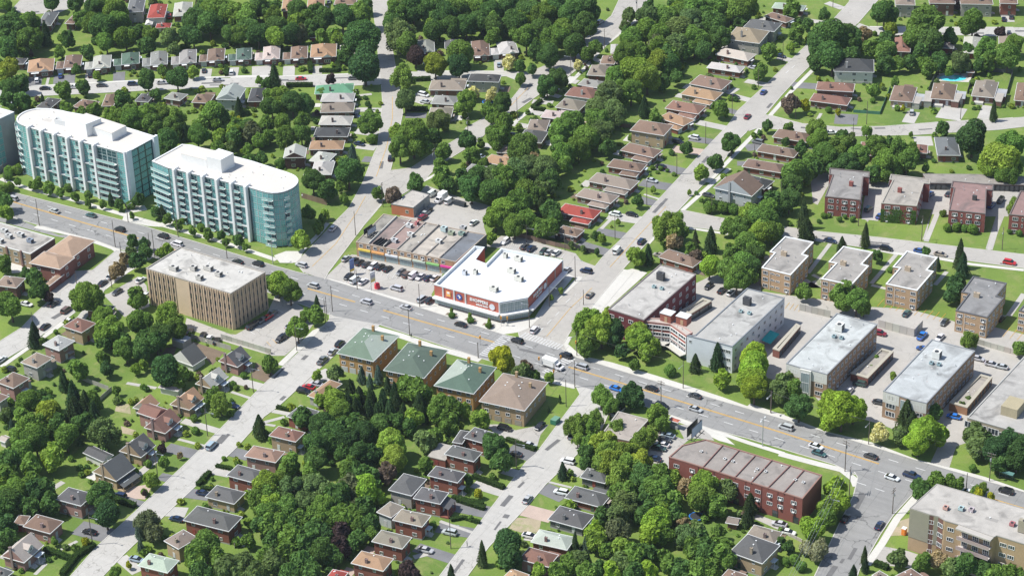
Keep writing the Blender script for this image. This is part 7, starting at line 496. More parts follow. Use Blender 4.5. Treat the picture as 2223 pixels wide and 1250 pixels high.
    if nm=='garage' or (h<3 and nm=='bungalow' and False): put('garage_door',GDOOR,root,(a,0,0),math.pi/2,(.6,.6,.58),(2.6,1,2.1))
    rise=min(A,B)/2*pitch
    if nm in('bungalow','house') and rt!='f':
        cx_=rnd.choice((-1,1))*a*rnd.uniform(.15,.4); cy_=-b*.75
        if rt=='gv': cx_,cy_=rnd.uniform(-.35,-.1)*a,-b-.35
        top=h+rise+ (.6 if rt=='gv' else .15)
        mb=MB(); mb.box(-.38,.38,-.3,.3,(0 if rt=='gv' else h-.4)-0,top); mb.box(-.44,.44,-.36,.36,top,top+.12,1); mb.cyl(-.15,0,top+.12,top+.4,.1,.1,6,2)
        c=mb.build('chimney',[M_wall,M_tint,M_dark],rfo,(cx_,cy_,0),0,tuple(.55*q+.09 for q in wcol))
        for k in range(rnd.choice((0,1,1,2))):
            u=rnd.uniform(-.35,.35)*A; v=rnd.choice((.08,.12,-.1))*B
            if abs(u)<A/2-.6: 
                uu=abs(v) if A>=B and rt!='gv' else abs(u)
                zz=h+(min(A,B)/2-uu)*pitch if rt=='h' else h+(A/2-abs(u))*pitch if rt=='gv' else h+(B/2-abs(v))*pitch
                zz=min(zz,h+(A/2-abs(u))*pitch,h+(B/2-abs(v))*pitch) if rt=='h' else zz
                put('roof_vent',VENT,rfo,(u,v,zz-.12))
    if 'G' in ex and 'G2' not in ex:    # attached garage on the left with its own low roof
        gw=3.6; mb=MB(); gx=-A/2-gw/2+.2; mb.prism([(gx-gw/2+.25,-b*.85),(gx+gw/2,-b*.85),(gx+gw/2,b*.2),(gx-gw/2+.25,b*.2)],0,h-.5); mb.build('garage_wall',M_wall,root,(0,0,0),0,wcol)
        roof_obj(root,gw,b*1.25,h-.5,.45,'h',rcol,None,'garage_roof',(gx,-b*.33,0)); put('garage_door',GDOOR,root,(gx,-b*.85,0),0,(.62,.62,.6),(2.5,1,2.1))
    if 'G2' in ex:
        gw=4.2; gx=A/2+gw/2-.2; mb=MB(); mb.prism([(gx-gw/2,-b*.6),(gx+gw/2,-b*.6),(gx+gw/2,b*.3),(gx-gw/2,b*.3)],0,h-.6); mb.build('garage_wall',M_wall,root,(0,0,0),0,wcol)
        mb=MB(); mb.prism([(gx-gw/2,-b*.65),(gx+gw/2+.2,-b*.65),(gx+gw/2+.2,b*.35),(gx-gw/2,b*.35)],h-.58,h-.4); mb.build('garage_roof',M_flat,root,(0,0,0),0,(.33,.34,.35)); put('garage_door',GDOOR,root,(gx,-b*.6,0),0,(.66,.66,.64),(2.7,1,2.1))
        mb=MB(); mb.box(-A*.35,A*.05,-B/2-1.6,-b,0,.9); mb.build('porch',M_tint,root,(0,0,0),0,(.5,.48,.44))
    if 'F' in ex:                       # small front gable above the bay
        gw=A*.42; px=A*.16; mb=MB(); r=gw*.3
        y0=-B/2-.5; y1=-B*.12
        mb.face([(px-gw/2,y0,h-.1),(px,y0,h-.1+r),(px,y1,h-.1+r),(px-gw/2,y1+0,h-.1)],0); mb.face([(px+gw/2,y0,h-.1),(px+gw/2,y1,h-.1),(px,y1,h-.1+r),(px,y0,h-.1+r)],0)
        mb.face([(px-gw/2,y0+.1,h-.15),(px+gw/2,y0+.1,h-.15),(px,y0+.1,h-.15+r)],1); mb.build('front_gable',[M_roof,M_white],root,(0,0,0),0,rcol)
        mb=MB(); mb.prism([(px-gw/2+.4,-b-.5),(px+gw/2-.4,-b-.5),(px+gw/2-.4,-b+.2),(px-gw/2+.4,-b+.2)],0,h-.15); mb.build('front_bay',M_wall,root,(0,0,0),0,wcol); put('window',WM['wide'],root,(px,-b-.5,.8),0,None,(gw*.55,1,1.3))
        mb=MB(); mb.box(-A*.36,-A*.06,-B/2-1.2,-B/2-.05,h-.45,h-.38); mb.build('porch_awning',M_white,root)
    if 'K' in ex:                       # lower side wing towards the camera side
        kw=A*.5; kd=3.6; kx=A*.2; mb=MB(); mb.prism([(kx-kw/2+.3,-b-kd+.5),(kx+kw/2-.3,-b-kd+.5),(kx+kw/2-.3,-b),(kx-kw/2+.3,-b)],0,h-.9); mb.build('wing_wall',M_wall,root,(0,0,0),0,wcol)
        roof_obj(root,kw,kd,h-.9,.42,'h',rcol,None,'wing_roof',(kx,-b-kd/2+.2,0))
        put('garage_door',GDOOR,root,(kx+kw/2-.3,-b-kd/2+.4,0),math.pi/2,(.6,.6,.6),(2.4,1,2.0))
    if 'D' in ex:                       # dormer on the street slope + porch roof
        dw=2.4; z0=h+.5; x0=A/2-.9; top=z0+1.5; mb=MB()
        mb.box(x0-1.9,x0,-dw/2,dw/2,z0,top); mb.face([(x0+.01,-dw/2,top),(x0+.01,dw/2,top),(x0+.01,0,top+.9)]); mb.build('dormer',M_tint,root,(0,0,0),0,(.62,.63,.64))
        mb=MB(); q=.25; xb=0.15
        mb.face([(x0+q,-dw/2-q,top-.1),(x0+q,0,top+.95),(xb,0,top+.95),(xb,-dw/2-q,top-.1)]); mb.face([(x0+q,dw/2+q,top-.1),(xb,dw/2+q,top-.1),(xb,0,top+.95),(x0+q,0,top+.95)]); mb.build('dormer_roof',M_roof,root,(0,0,0),0,rcol)
        put('window',WM['std'],root,(x0+.03,0,z0+.3),math.pi/2,None,(1.1,1,1.1))
        mb=MB(); mb.box(A/2-.2,A/2+1.4,B*.0,B*.32,2.5,2.62); mb.cyl(A/2+1.25,B*.02+.1,0,2.5,.08,.08,6); mb.cyl(A/2+1.25,B*.3,0,2.5,.08,.08,6); mb.build('porch_roof',M_tint,root,(0,0,0),0,(.55,.6,.63))
        mb=MB(); mb.box(A/2-.5,A/2+1.6,B*.0,B*.32,0,.5); mb.box(A/2+1.6,A/2+2.0,B*.05,B*.25,0,.25); mb.build('porch_steps',M_tint,root,(0,0,0),0,(.48,.46,.42))
    if 'P' in ex:
        mb=MB(); mb.face([(A/2-.4,-b,h-.9),(A/2+2.4,-b,h-1.9),(A/2+2.4,b,h-1.9),(A/2-.4,b,h-.9)]); mb.face([(A/2+2.4,-b,h-1.9),(A/2+2.4,-b,h-2.05),(A/2+2.4,b,h-2.05),(A/2+2.4,b,h-1.9)]); mb.build('porch_roof',M_roof,root,(0,0,0),0,rcol)
        mb=MB()
        for k in (-1,0,1): mb.box(A/2+2.0,A/2+2.25,k*b*.95-.12,k*b*.95+.12,0,h-1.9)
        mb.box(A/2-.4,A/2+2.3,-b,b,0,.5); mb.build('porch_posts',M_tint,root,(0,0,0),0,wcol)
    return root
for H_ in HOUSES2: house(*H_)
def quads(c,nrm,size,asp=1.0):
    r=np.random.default_rng(1); n=len(c); t=np.cross(nrm,np.random.default_rng(3).normal(size=(n,3))); t/=np.linalg.norm(t,axis=1)[:,None]+1e-9; b_=np.cross(nrm,t)
    s=size[:,None]; v=np.stack([c-t*s-b_*s*asp,c+t*s-b_*s*asp*.7,c+t*s*.8+b_*s*asp,c-t*s*.9+b_*s*asp*.8],1).reshape(-1,3); return v
def np_mesh(name,verts,core=None,m_=None,tint=None):
    nq=len(verts)//4; faces=np.arange(nq*4,dtype=np.int32)
    loops=[faces]; starts=np.arange(0,nq*4,4,dtype=np.int32); tot=np.full(nq,4,dtype=np.int32)
    if core is not None:
        cv,cf=core; faces=np.concatenate([faces,(cf+len(verts)).ravel().astype(np.int32)]); starts=np.concatenate([starts,nq*4+np.arange(0,len(cf)*3,3,dtype=np.int32)]); tot=np.concatenate([tot,np.full(len(cf),3,dtype=np.int32)]); verts=np.concatenate([verts,cv])
    me=bpy.data.meshes.new(name); me.vertices.add(len(verts)); me.vertices.foreach_set('co',verts.astype(np.float32).ravel()); me.loops.add(len(faces)); me.loops.foreach_set('vertex_index',faces); me.polygons.add(len(starts)); me.polygons.foreach_set('loop_start',starts)
    try: me.polygons.foreach_set('loop_total',tot)
    except Exception: pass
    me.update(calc_edges=True); me.materials.append(m_ or M_leaf); return me
# =====================================================================  large flat-roofed buildings
def inset(p,d):
    n=len(p); r=[]
    for i in range(n):
        a,b,c=Vector(p[i-1]),Vector(p[i]),Vector(p[(i+1)%n]); e1=(b-a).normalized(); e2=(c-b).normalized(); n1=Vector((-e1.y,e1.x)); n2=Vector((-e2.y,e2.x))
        k=n1+n2; L=k.length_squared
        r.append(tuple(b+k*(2*d/L)) if L>.2 else tuple(b+n1*d))
    return r
class Block:
    def __init__(s,name,label,cat,poly,h,wcol,fcol,coping=M_white,ccol=None,par=.5,pw=.35,wmat=None,roofm=None,z0=0,group=None,cut=True):
        c=(sum(p[0] for p in poly)/len(poly),sum(p[1] for p in poly)/len(poly)); s.c=c
        s.root=thing(name,label,cat,(c[0],c[1],0),0,group); s.p=[(x-c[0],y-c[1]) for x,y in poly]; s.h=h; s.ccw=area(s.p)>0
        q=s.p if s.ccw else s.p[::-1]; s.q=q
        mb=MB(); mb.prism(q,z0,h-.1,cap=False); s.wall=mb.build('wall',wmat or M_wall,s.root,(0,0,0),0,wcol)
        qi=inset(q,pw); qo=inset(q,-.07); mb=MB(); n=len(q)
        for i in range(n):
            j=(i+1)%n
            mb.face([(*qo[i],h-.1-.2),(*qo[j],h-.3),(*qo[j],h),(*qo[i],h)]); mb.face([(*qo[i],h),(*qo[j],h),(*qi[j],h),(*qi[i],h)]); mb.face([(*qi[i],h),(*qi[j],h),(*qi[j],h-par-.05),(*qi[i],h-par-.05)])
        mb.build('parapet',coping,s.root,(0,0,0),0,ccol)
        tr=[tuple(t) for t in tessellate_polygon([[Vector((x,y,0)) for x,y in q]])]
        me=bpy.data.meshes.new('flat_roof'); qr=inset(q,pw*.5); z=h-par
        me.from_pydata([(x,y,z) for x,y in qr],[],[t if (qr[t[1]][0]-qr[t[0]][0])*(qr[t[2]][1]-qr[t[0]][1])-(qr[t[1]][1]-qr[t[0]][1])*(qr[t[2]][0]-qr[t[0]][0])>0 else t[::-1] for t in tr]); me.materials.append(roofm or M_flat)
        put('flat_roof',me,s.root,(0,0,0),0,fcol); s.zr=z
        rq=random.Random(len(label)); X=[p[0] for p in q]; Y=[p[1] for p in q]; qq=inset(q,1.2); got=0
        for _ in range(60):
            x,y=rq.uniform(min(X),max(X)),rq.uniform(min(Y),max(Y)); ins=False
            for i in range(n):
                x1,y1=qq[i-1]; x2,y2=qq[i]
                if (y1>y)!=(y2>y) and x<(x2-x1)*(y-y1)/(y2-y1)+x1: ins=not ins
            if not ins: continue
            if got%3==0: put('roof_drain',UB['dark'],s.root,(x,y,z-.01),rq.uniform(0,3),None,(.5,.5,.06))
            elif got%3==1: put('roof_vent',VENT,s.root,(x,y,z))
            else: put('vent_pipe',UB['metal'],s.root,(x,y,z),0,None,(.16,.16,.7))
            got+=1
            if got>=min(12,2+abs(area(q))/90): break
        for _ in range(int(min(4,abs(area(q))/250))):      # membrane repairs, slightly proud of the roof
            for _t in range(12):
                x,y=rq.uniform(min(X),max(X)),rq.uniform(min(Y),max(Y)); w_,h_=rq.uniform(1,4),rq.uniform(.8,2.5); ok=True
                for dx in (-1,1):
                    for dy in (-1,1):
                        ins=False; px_,py_=x+dx*w_/2,y+dy*h_/2
                        for i in range(n):
                            x1,y1=qq[i-1]; x2,y2=qq[i]
                            if (y1>py_)!=(y2>py_) and px_<(x2-x1)*(py_-y1)/(y2-y1)+x1: ins=not ins
                        ok=ok and ins
                if ok:
                    k_=rq.uniform(.72,1.12); put('roof_patch',UB['tint'],s.root,(x,y,z-.01),0,tuple(min(.85,c_*k_) for c_ in (fcol or (.4,.4,.4))),(w_,h_,.03)); break
    def edge(s,i,j):
        a,b=s.p[i],s.p[j]
        return (a,b) if s.ccw else (b,a)
    def w(s,i,j,*a,**k):
        p,q=s.edge(i,j)
        if k.get('ts') and not s.ccw: k['ts']=[1-t for t in k['ts']]
        wins(s.root,p,q,*a,**k)
    def L(s,i,j): return (Vector(s.p[i])-Vector(s.p[j])).length
    def loc(s,p): return (p[0]-s.c[0],p[1]-s.c[1])
    def unit(s,p,sx=1.6,sy=2.2,sz=1.3,col=(.5,.49,.45),name='rooftop_unit'):
        x,y=s.loc(p); mb=MB(); mb.box(-sx/2,sx/2,-sy/2,sy/2,.2,sz); mb.box(-sx/2+.1,sx/2-.1,-sy/2+.1,sy/2-.1,0,.2,1)
        mb.cyl(0,-sy*.2,sz,sz+.15,min(sx,sy)*.3,min(sx,sy)*.3,8,1); mb.box(sx/2,sx/2+.04,-sy*.35,sy*.35,.4,sz-.15,1)
        return mb.build(name,[M_tint,M_dark],s.root,(x,y,s.zr),0,col)
    def boxpoly(s,pts,z0,z1,name,m_,col=None,top=None):
        mb=MB(); mb.prism([s.loc(p) for p in pts],z0,z1,0,1 if top else None); return mb.build(name,[m_]+([top] if top else []),s.root,(0,0,0),0,col)
    def bar(s,a,b,w,z0,z1,name,m_,col=None):
        mb=MB(); mb.obox(s.loc(a),s.loc(b),w,z0,z1); return mb.build(name,m_,s.root,(0,0,0),0,col)
    def band(s,i,j,z0,z1,out,name,m_,col=None,t0=0,t1=1):
        a,b=map(Vector,s.edge(i,j)); d=b-a; n=Vector((d.y,-d.x)).normalized()
        if not s.ccw: t0,t1=1-t1,1-t0
        A=a+d*t0;B_=a+d*t1; mb=MB(); mb.prism([tuple(A),tuple(B_),tuple(B_+n*out),tuple(A+n*out)],z0,z1); return mb.build(name,m_,s.root,(0,0,0),0,col)
PT_=PT
def text(body,size,m_,root,p,th,z,ext=.05,name='lettering',tilt=math.pi/2,col=None,align='CENTER'):
    cu=bpy.data.curves.new('t','FONT'); cu.body=body; cu.size=size; cu.align_x=align; cu.extrude=ext; cu.resolution_u=2; cu.offset=size*.025
    o=bpy.data.objects.new('t',cu); COL.objects.link(o); dg=bpy.context.evaluated_depsgraph_get(); me=bpy.data.meshes.new_from_object(o.evaluated_get(dg)); bpy.data.objects.remove(o)
    me.materials.clear(); me.materials.append(m_); r=put(name,me,root,(p[0],p[1],z),0,col); r.rotation_euler=(tilt,0,th); return r
# ---- tan office block with vertical piers
b=Block('office_building','tan office block with tall vertical piers and dark window strips','office block',B['office'],14.2,(.60,.455,.31),(.48,.46,.42),M_tint,(.36,.33,.29),par=.35,pw=.3)
def strips(b,i,j,ts,w=.8,dark=False):
    for t in ts:
        for k in range(4): b.w(i,j,1,[1.2+k*3.2],w,1.95,kind='strip',ts=[t])
        a,c=map(Vector,b.edge(i,j)); tt=t if b.ccw else 1-t; p=a+(c-a)*tt; th=math.atan2((c-a).y,(c-a).x)
        for k in range(5): put('spandrel',UB['tint'],b.root,(p.x,p.y,max(.4,k*3.2-.1)-(.35 if k==4 else 0)),th,(.26,.185,.14),(w+.05,.14,1.28 if k<4 else .9))
        for s in (-1,1):
            q=p+(c-a).normalized()*s*(w/2+.17); put('pier',UB['tint'],b.root,(q.x,q.y,0),th,(.62,.47,.325),(.3,.5,13.9))
strips(b,0,1,[.035,.095,.155,.21,.265,.32]+[.525,.585,.64,.70,.755,.81,.865,.92,.97]); strips(b,1,2,[.06+.11*k for k in range(9)]); strips(b,2,3,[.1,.2,.3,.4,.5,.6,.7,.8,.9]); strips(b,3,0,[.1,.25,.4,.6,.75,.9])
for i,p in enumerate(PT_['office_units']): b.unit(p,3.2 if i in(0,2) else 2.2,1.8,1.7,(.5,.48,.44))
for i in range(6):
    x,y=b.q[0]; put('roof_vent',VENT,b.root,(rnd.uniform(-12,12),rnd.uniform(-5,5),b.zr))
# ---- glass condominiums
def condo_face(b,i,j,h,fins,flipb,floors=8,t0=0,t1=1,bayw=None,fin_last=True):
    L=b.L(i,j); fh=(h-.8)/floors
    a,c=map(Vector,b.edge(i,j))
    if not b.ccw: a,c=c,a
    d=c-a; n=Vector((d.y,-d.x)).normalized()*(1 if b.ccw else -1); th=math.atan2(d.y,d.x)+(0 if b.ccw else math.pi)
    def at_(t,o=0): v=a+d*t+n*o; return (v.x,v.y)
    ts=[t0+(t1-t0)*k/fins for k in range(fins+1)]
    for k,t in enumerate(ts):
        if k==fins and not fin_last: continue
        x,y=at_(t,.7); o=put('fin_wall',UB['tint'],b.root,(x,y,0),th,(.80,.80,.79),(.95,1.7,h+.4))
        if k%1==0:
            x,y=at_(t,-.2); put('fin_cap',UB['tint'],b.root,(x,y,h-.4),th,(.82,.82,.81),(1.05,2.8,1.1))
    for k in range(fins):
        w=(ts[k+1]-ts[k])*L-1.3; ta=ts[k]+.65/L; m0=.50
        for fl in range(floors):
            z=.3+fl*fh
            lt=ta+(w*m0/2)/L; rt=ta+(w*(m0+(1-m0)/2))/L
            pl,pb=(lt,rt) if not flipb else (rt,lt)
            x,y=at_(pl,.03); put('glass_panel',WM['teal' if fl<floors-2 else 'teall'],b.root,(x,y,z),th,None,(w*m0,1,fh-.12))
            x,y=at_(pb,.02); put('glass_panel',WM['teald'],b.root,(x,y,z),th,None,(w*(1-m0),1,fh-.12))
            x,y=at_(pb,.55); s=put('balcony_slab',UB['white'],b.root,(x,y,z-.1),th,None,(w*(1-m0),1.05,.14))
            r=put('balcony_railing',BALR,b.root,(x,y,z+.05),th,None,(w*(1-m0),1,1))
    for fl in (3,6):
        z=.25+(floors-fl)*fh if fl==3 else .25+(floors-fl)*fh
        b.band(i,j,z,z+.3,1.0,'floor_band',M_tint,(.45,.47,.47),t0,t1)
_r=MB(); _r.face([(-.5,-.5,0),(.5,-.5,0),(.5,-.5,1),(-.5,-.5,1)]); _r.box(-.5,.5,-.53,-.47,1,1.06,1); BALR=_r.mesh('balcony_railing',[M_teal_l,M_white])
def condo_round(b,idx,h,floors=8,bal=()):
    fh=(h-.8)/floors
    for (i,j) in idx:
        L=b.L(i,j); nseg=max(1,round(L/3.4))
        for fl in range(floors):
            b.w(i,j,nseg,[.3+fl*fh],L/nseg*.985,fh-.1,kind=('teal','teald','teall','teal','teal')[(i*3+fl*2)%5] if i in bal else ('teal','teal','teall')[(i+fl)%3],ts=[(k+.5)/nseg for k in range(nseg)],name='glass_panel',out=.03)
            if (i in bal):
                b.band(i,j,.2+fl*fh,.32+fl*fh,1.1,'balcony_slab',M_white)
                a,c=map(Vector,b.edge(i,j)); mid=(a+c)/2; th=math.atan2((c-a).y,(c-a).x); n=Vector(((c-a).y,-(c-a).x)).normalized(); q=mid+n*.55
                put('balcony_railing',BALR,b.root,(q.x,q.y,.32+fl*fh),th,None,(L,1,1))
def condo_roof(b,ph,ph2):
    pass
RB=(.56,.525,.475)
b1=Block('condominium_tower','left glass condominium with white fins and rounded left end beside the avenue','apartment block',B['condo1'],21.8,(.03,.10,.10),RB,M_tint,(.74,.74,.73),par=.35,pw=.5,roofm=M_clean,wmat=M_teal_d,group='glass condominiums')
condo_face(b1,0,1,21.8,5,False,t0=.005,t1=.69)
L=b1.L(0,1); fh=21/8
for fl in range(8):
    z=.3+fl*fh
    for t,wk,kd in ((.755,.10,'teald'),(.855,.10,'teald'),(.945,.07,'teal')): b1.w(0,1,1,[z],L*wk,fh-.12,kind=kd,ts=[t],name='glass_panel',out=.03)
    if fl<7: b1.band(0,1,z-.1,z+.06,1.5,'balcony_slab',M_white,None,.71,.9)
    a,c=map(Vector,b1.edge(0,1)); a,c=(a,c) if b1.ccw else (c,a); v=a+(c-a)*.805+Vector(((c-a).y,-(c-a).x)).normalized()*(1 if b1.ccw else -1)*1.0
    if fl<7: put('balcony_railing',BALR,b1.root,(v.x,v.y,z+.06),math.atan2((c-a).y,(c-a).x)+(0 if b1.ccw else math.pi),None,(L*.19,1,1))
# white end wall + windows on the right end face
b1.band(1,2,0,22.3,.5,'white_end_wall',M_tint,(.74,.75,.77),0,.16); b1.band(1,2,0,22.6,1.0,'white_end_wall',M_tint,(.78,.79,.80),.86,1)
b1.band(0,1,0,22.3,.6,'white_end_wall',M_tint,(.76,.77,.78),.985,1)
for fl in range(8): b1.w(1,2,3,[.5+fl*fh],b1.L(1,2)*.17,fh-.5,kind='teal',ts=[.28,.5,.72],name='glass_panel')
N1=len(B['condo1']); condo_round(b1,[(k,(k+1)%N1) for k in range(2,N1)],21.8,8,bal=range(5,N1-2))
b1.boxpoly(PT_['ph1'],21.4,24.6,'penthouse',M_tint,(.72,.72,.71)); b1.boxpoly(PT_['ph1b'],21.4,26.8,'penthouse',M_tint,(.74,.74,.73))
b1.boxpoly(PT_['ph1'],24.6,24.75,'penthouse_roof',M_clean,RB)
for k in range(6): b1.unit((PT_['well'][0][0]+2+k*1.3,PT_['well'][0][1]+1+k*.9),1.1,1.1,1.5,(.25,.26,.27),'roof_fan')
wp=[b1.loc(p) for p in PT_['well']]
mb=MB()
for k in range(4): mb.obox(wp[k-1],wp[k],.25,21.4,23.6)
mb.build('plant_screen_wall',M_tint,b1.root,(0,0,0),0,(.6,.61,.61))
b2=Block('condominium_tower','right glass condominium with white fins and big rounded glass end','apartment block',B['condo2'],21.8,(.03,.10,.10),RB,M_tint,(.74,.74,.73),par=.35,pw=.5,roofm=M_clean,wmat=M_teal_d,group='glass condominiums')
condo_face(b2,0,1,21.8,5,True,t0=.09,t1=.965)
N2=len(B['condo2']); condo_round(b2,[(k,(k+1)%N2) for k in range(1,N2)],21.8,8,bal=(2,3,6,N2-1))
for fl in range(8): b2.w(0,1,1,[.3+fl*fh],b2.L(0,1)*.07,fh-.12,kind='teal',ts=[.045],name='glass_panel',out=.03)
b2.boxpoly(PT_['ph2'],21.4,24.6,'penthouse',M_tint,(.72,.72,.71)); b2.boxpoly(PT_['ph2b'],21.4,26.8,'penthouse',M_tint,(.74,.74,.73)); b2.boxpoly(PT_['ph2'],24.6,24.75,'penthouse_roof',M_clean,RB)
for b_ in (b1,b2):
    for k in range(7): put('roof_vent',VENT,b_.root,(rnd.uniform(-26,26),rnd.uniform(-5,5)-rnd.uniform(0,1),b_.zr))
# stepped lower glass bay at the rounded end of the right condominium
b3=Block('condominium_tower','grey condominium end wall at the left edge of the photo','apartment block',B['condo3'],21.8,(.30,.31,.31),RB,M_tint,(.7,.7,.69),par=.35,roofm=M_clean,group='glass condominiums')
for fl in range(6): b3.w(1,2,2,[3+fl*2.7],1.9,2.4,kind='teal',ts=[.22,.36],name='glass_panel')
for fl in range(8): b3.w(0,1,5,[.5+fl*2.6],3,2.3,kind='teal',name='glass_panel')
# ---- drugstore
b=Block('drugstore','white-roofed drugstore with red brick band and glazed corner','shop building',B['drug'],7.6,(.45,.125,.085),(.85,.85,.84),M_tint,(.62,.65,.66),par=1.1,pw=.5,roofm=M_white_roof)
DW=b
for (i,j) in ((0,1),(2,3)):
    b.band(i,j,2.75,3.3,1.6 if i==0 else 1.9,'canopy',M_tint,(.80,.80,.78)); 
b.band(1,2,2.75,3.3,1.6,'canopy',M_tint,(.80,.80,.78)); b.band(1,2,3.3,7.2,.12,'corner_glazing_frame',M_tint,(.55,.6,.62))
b.w(1,2,4,[3.4],b.L(1,2)/4*.97,3.7,kind='shop1',ts=[.125,.375,.625,.875],name='corner_glazing',out=.16)
for (i,j,n) in ((0,1,12),(1,2,4),(2,3,10)): b.w(i,j,n,[.25],b.L(i,j)/n*.97,2.45,kind='shop',ts=[(k+.5)/n for k in range(n)],name='shop_window',out=.05)
for t in (.125,.295,.47): b.band(0,1,3.3,7.55,.22,'pilaster',M_tint,(.55,.55,.54),t,t+.022)
b.band(0,1,3.3,7.5,.2,'pilaster',M_tint,(.6,.62,.63),.985,1.0); b.band(2,3,3.3,7.6,.2,'pilaster',M_tint,(.6,.62,.63),.97,1.0)
for t in (.28,.52,.76): b.band(2,3,3.3,7.5,.18,'pilaster',M_tint,(.42,.42,.42),t,t+.012)
a,c=map(Vector,b.edge(0,1)); a,c=(a,c) if b.ccw else (c,a); d=c-a; n=Vector((d.y,-d.x)).normalized(); 
if (Vector((0,0))-a).dot(n)>0: n=-n
th=math.atan2(d.y,d.x)
if math.cos(th)<0: th+=math.pi
M_sign=mat('white_sign_letters',(.85,.85,.83),.5); M_blue=mat('blue_sign_disc',(.03,.07,.30),.5); M_orange=mat('orange_sign_panel',(.85,.42,.12),.5); M_silver=mat('silver_disc',(.68,.71,.74),.4)
def on(b,t,o,e=(0,1)):
    a,c=map(Vector,b.edge(*e)); a,c=(a,c) if b.ccw else (c,a); d=c-a; n=Vector((d.y,-d.x)).normalized()*(1 if b.ccw else -1); v=a+d*t+n*o; return (v.x,v.y),math.atan2(d.y,d.x)+(0 if b.ccw else math.pi)
p,th=on(b,.685,.12); text('SHOPPERS',1.6,M_sign,b.root,p,th,5.25); p,th=on(b,.735,.12); text('DRUG MART',.85,M_sign,b.root,p,th,4.1)
def disc(root,p,th,z,r,m_,name='round_sign',o=.12):
    mb=MB(); mb.cyl(0,0,0,-.15,r,r,20,0,axis='y'); q=mb.build(name,m_,root,(p[0],p[1],z),th); return q
p,th=on(b,.885,.1); disc(b.root,p,th,5.0,1.1,M_silver)
p,th=on(b,.385,.1); disc(b.root,p,th,5.4,1.15,M_blue); p,th=on(b,.385,.28); mb=MB(); mb.face([(-.1,0,-.7),(.75,0,0),(.1,0,.8),(-.7,0,.5),(.1,0,.1)]); mb.build('sign_emblem',M_sign,b.root,(p[0],p[1],5.4),th)
p,th=on(b,.22,.1); mb=MB(); mb.box(-.85,.85,-.15,0,-.95,.95); mb.box(-.5,.5,-.2,-.15,.1,.8,1); mb.build('square_sign',[M_orange,M_sign],b.root,(p[0],p[1],5.4),th)
p,th=on(b,.27,.12,(2,3)); text('SHOPPERS',1.6,M_sign,b.root,p,th,5.3); p,th=on(b,.30,.12,(2,3)); text('DRUG MART',.85,M_sign,b.root,p,th,4.2); p,th=on(b,.47,.1,(2,3)); disc(b.root,p,th,5.2,1.1,M_silver)
for i,p in enumerate(PT_['drug_units']): b.unit(p,3.0 if i<4 else 1.6,1.8 if i<4 else 1.4,1.8,(.55,.54,.48) if i!=5 else (.5,.52,.55))
x,y=DW.loc(PT_['drug_units'][5])
# ---- strip of shops
b=Block('shop_strip','two-storey brick strip of shops with coloured signs facing the car park','shops',B['plaza'],5.8,(.42,.27,.16),(.36,.335,.30),M_tint,(.40,.33,.26),par=.3,pw=.25)
n=7
cols=[(.27,.25,.215),(.25,.19,.17),(.29,.21,.185),(.35,.32,.275),(.42,.375,.32),(.42,.375,.32),(.155,.165,.18)]
dv=[[B['plaza'][0],B['plaza'][5]]]+PT_['pdiv']+[[B['plaza'][1],B['plaza'][2]]]
for k in range(7):
    (a,a2),(c,c2)=dv[k],dv[k+1]
    if k==5: c2=B['plaza'][3] if False else c2
    q=[Vector(b.loc(z)) for z in (a,c,c2,a2)]; cen=sum(q,Vector((0,0)))/4; q=[tuple(cen+(z-cen)*.97) for z in q]
    sh=MB(); sh.prism(q,b.zr-.02,b.zr+.06); sh.build('roof_section',M_flat,b.root,(0,0,0),0,cols[k])
    if k>0: b.bar(a,a2,.3,b.zr,b.zr+(.75 if k in(1,4) else .5),'party_wall',M_tint,(.52,.50,.45) if k in (1,2) else (.30,.27,.24))
sgn=[(.62,.48,.08),(.66,.34,.12),(.62,.65,.68),(.56,.56,.48),(.45,.52,.45),(.22,.47,.17),(.58,.05,.28)]
for k in range(7):
    t0=.02+k*.138; b.band(0,1,2.75,3.4,.6,'shop_sign',M_tint,sgn[k],t0,t0+.125)
    b.w(0,1,1,[.2],b.L(0,1)*.12,2.3,kind='shop',ts=[t0+.063],name='shop_window')
    p,th=on(b,t0+.03,0); 
b.w(0,1,13,[3.9],1.5,1.3,kind='std',ts=[.05]+[.125+.068*k for k in range(12)],ac=.25)
b.band(1,2,0,5.7,.06,'dark_side_wall',M_tint,(.10,.11,.125),0,1)
for k in range(8): b.band(0,1,3.5,5.7,.08,'pilaster',M_wall,(.40,.25,.15),.0+k*.138,.0+k*.138+.006)
for i,p in enumerate(PT_['plaza_units']): b.unit(p,2.2 if i!=6 else 1.0,1.6,1.4 if i!=3 else 1.9,[(.55,.56,.55),(.5,.5,.5),(.55,.55,.52),(.42,.52,.52),(.30,.34,.24),(.20,.28,.24),(.55,.2,.2),(.4,.4,.4),(.6,.6,.58)][i])
for k in range(9): put('roof_vent',VENT,b.root,(*b.loc((PT_['plaza_units'][2][0]+rnd.uniform(-4,6),PT_['plaza_units'][2][1]+rnd.uniform(-5,9))),b.zr))
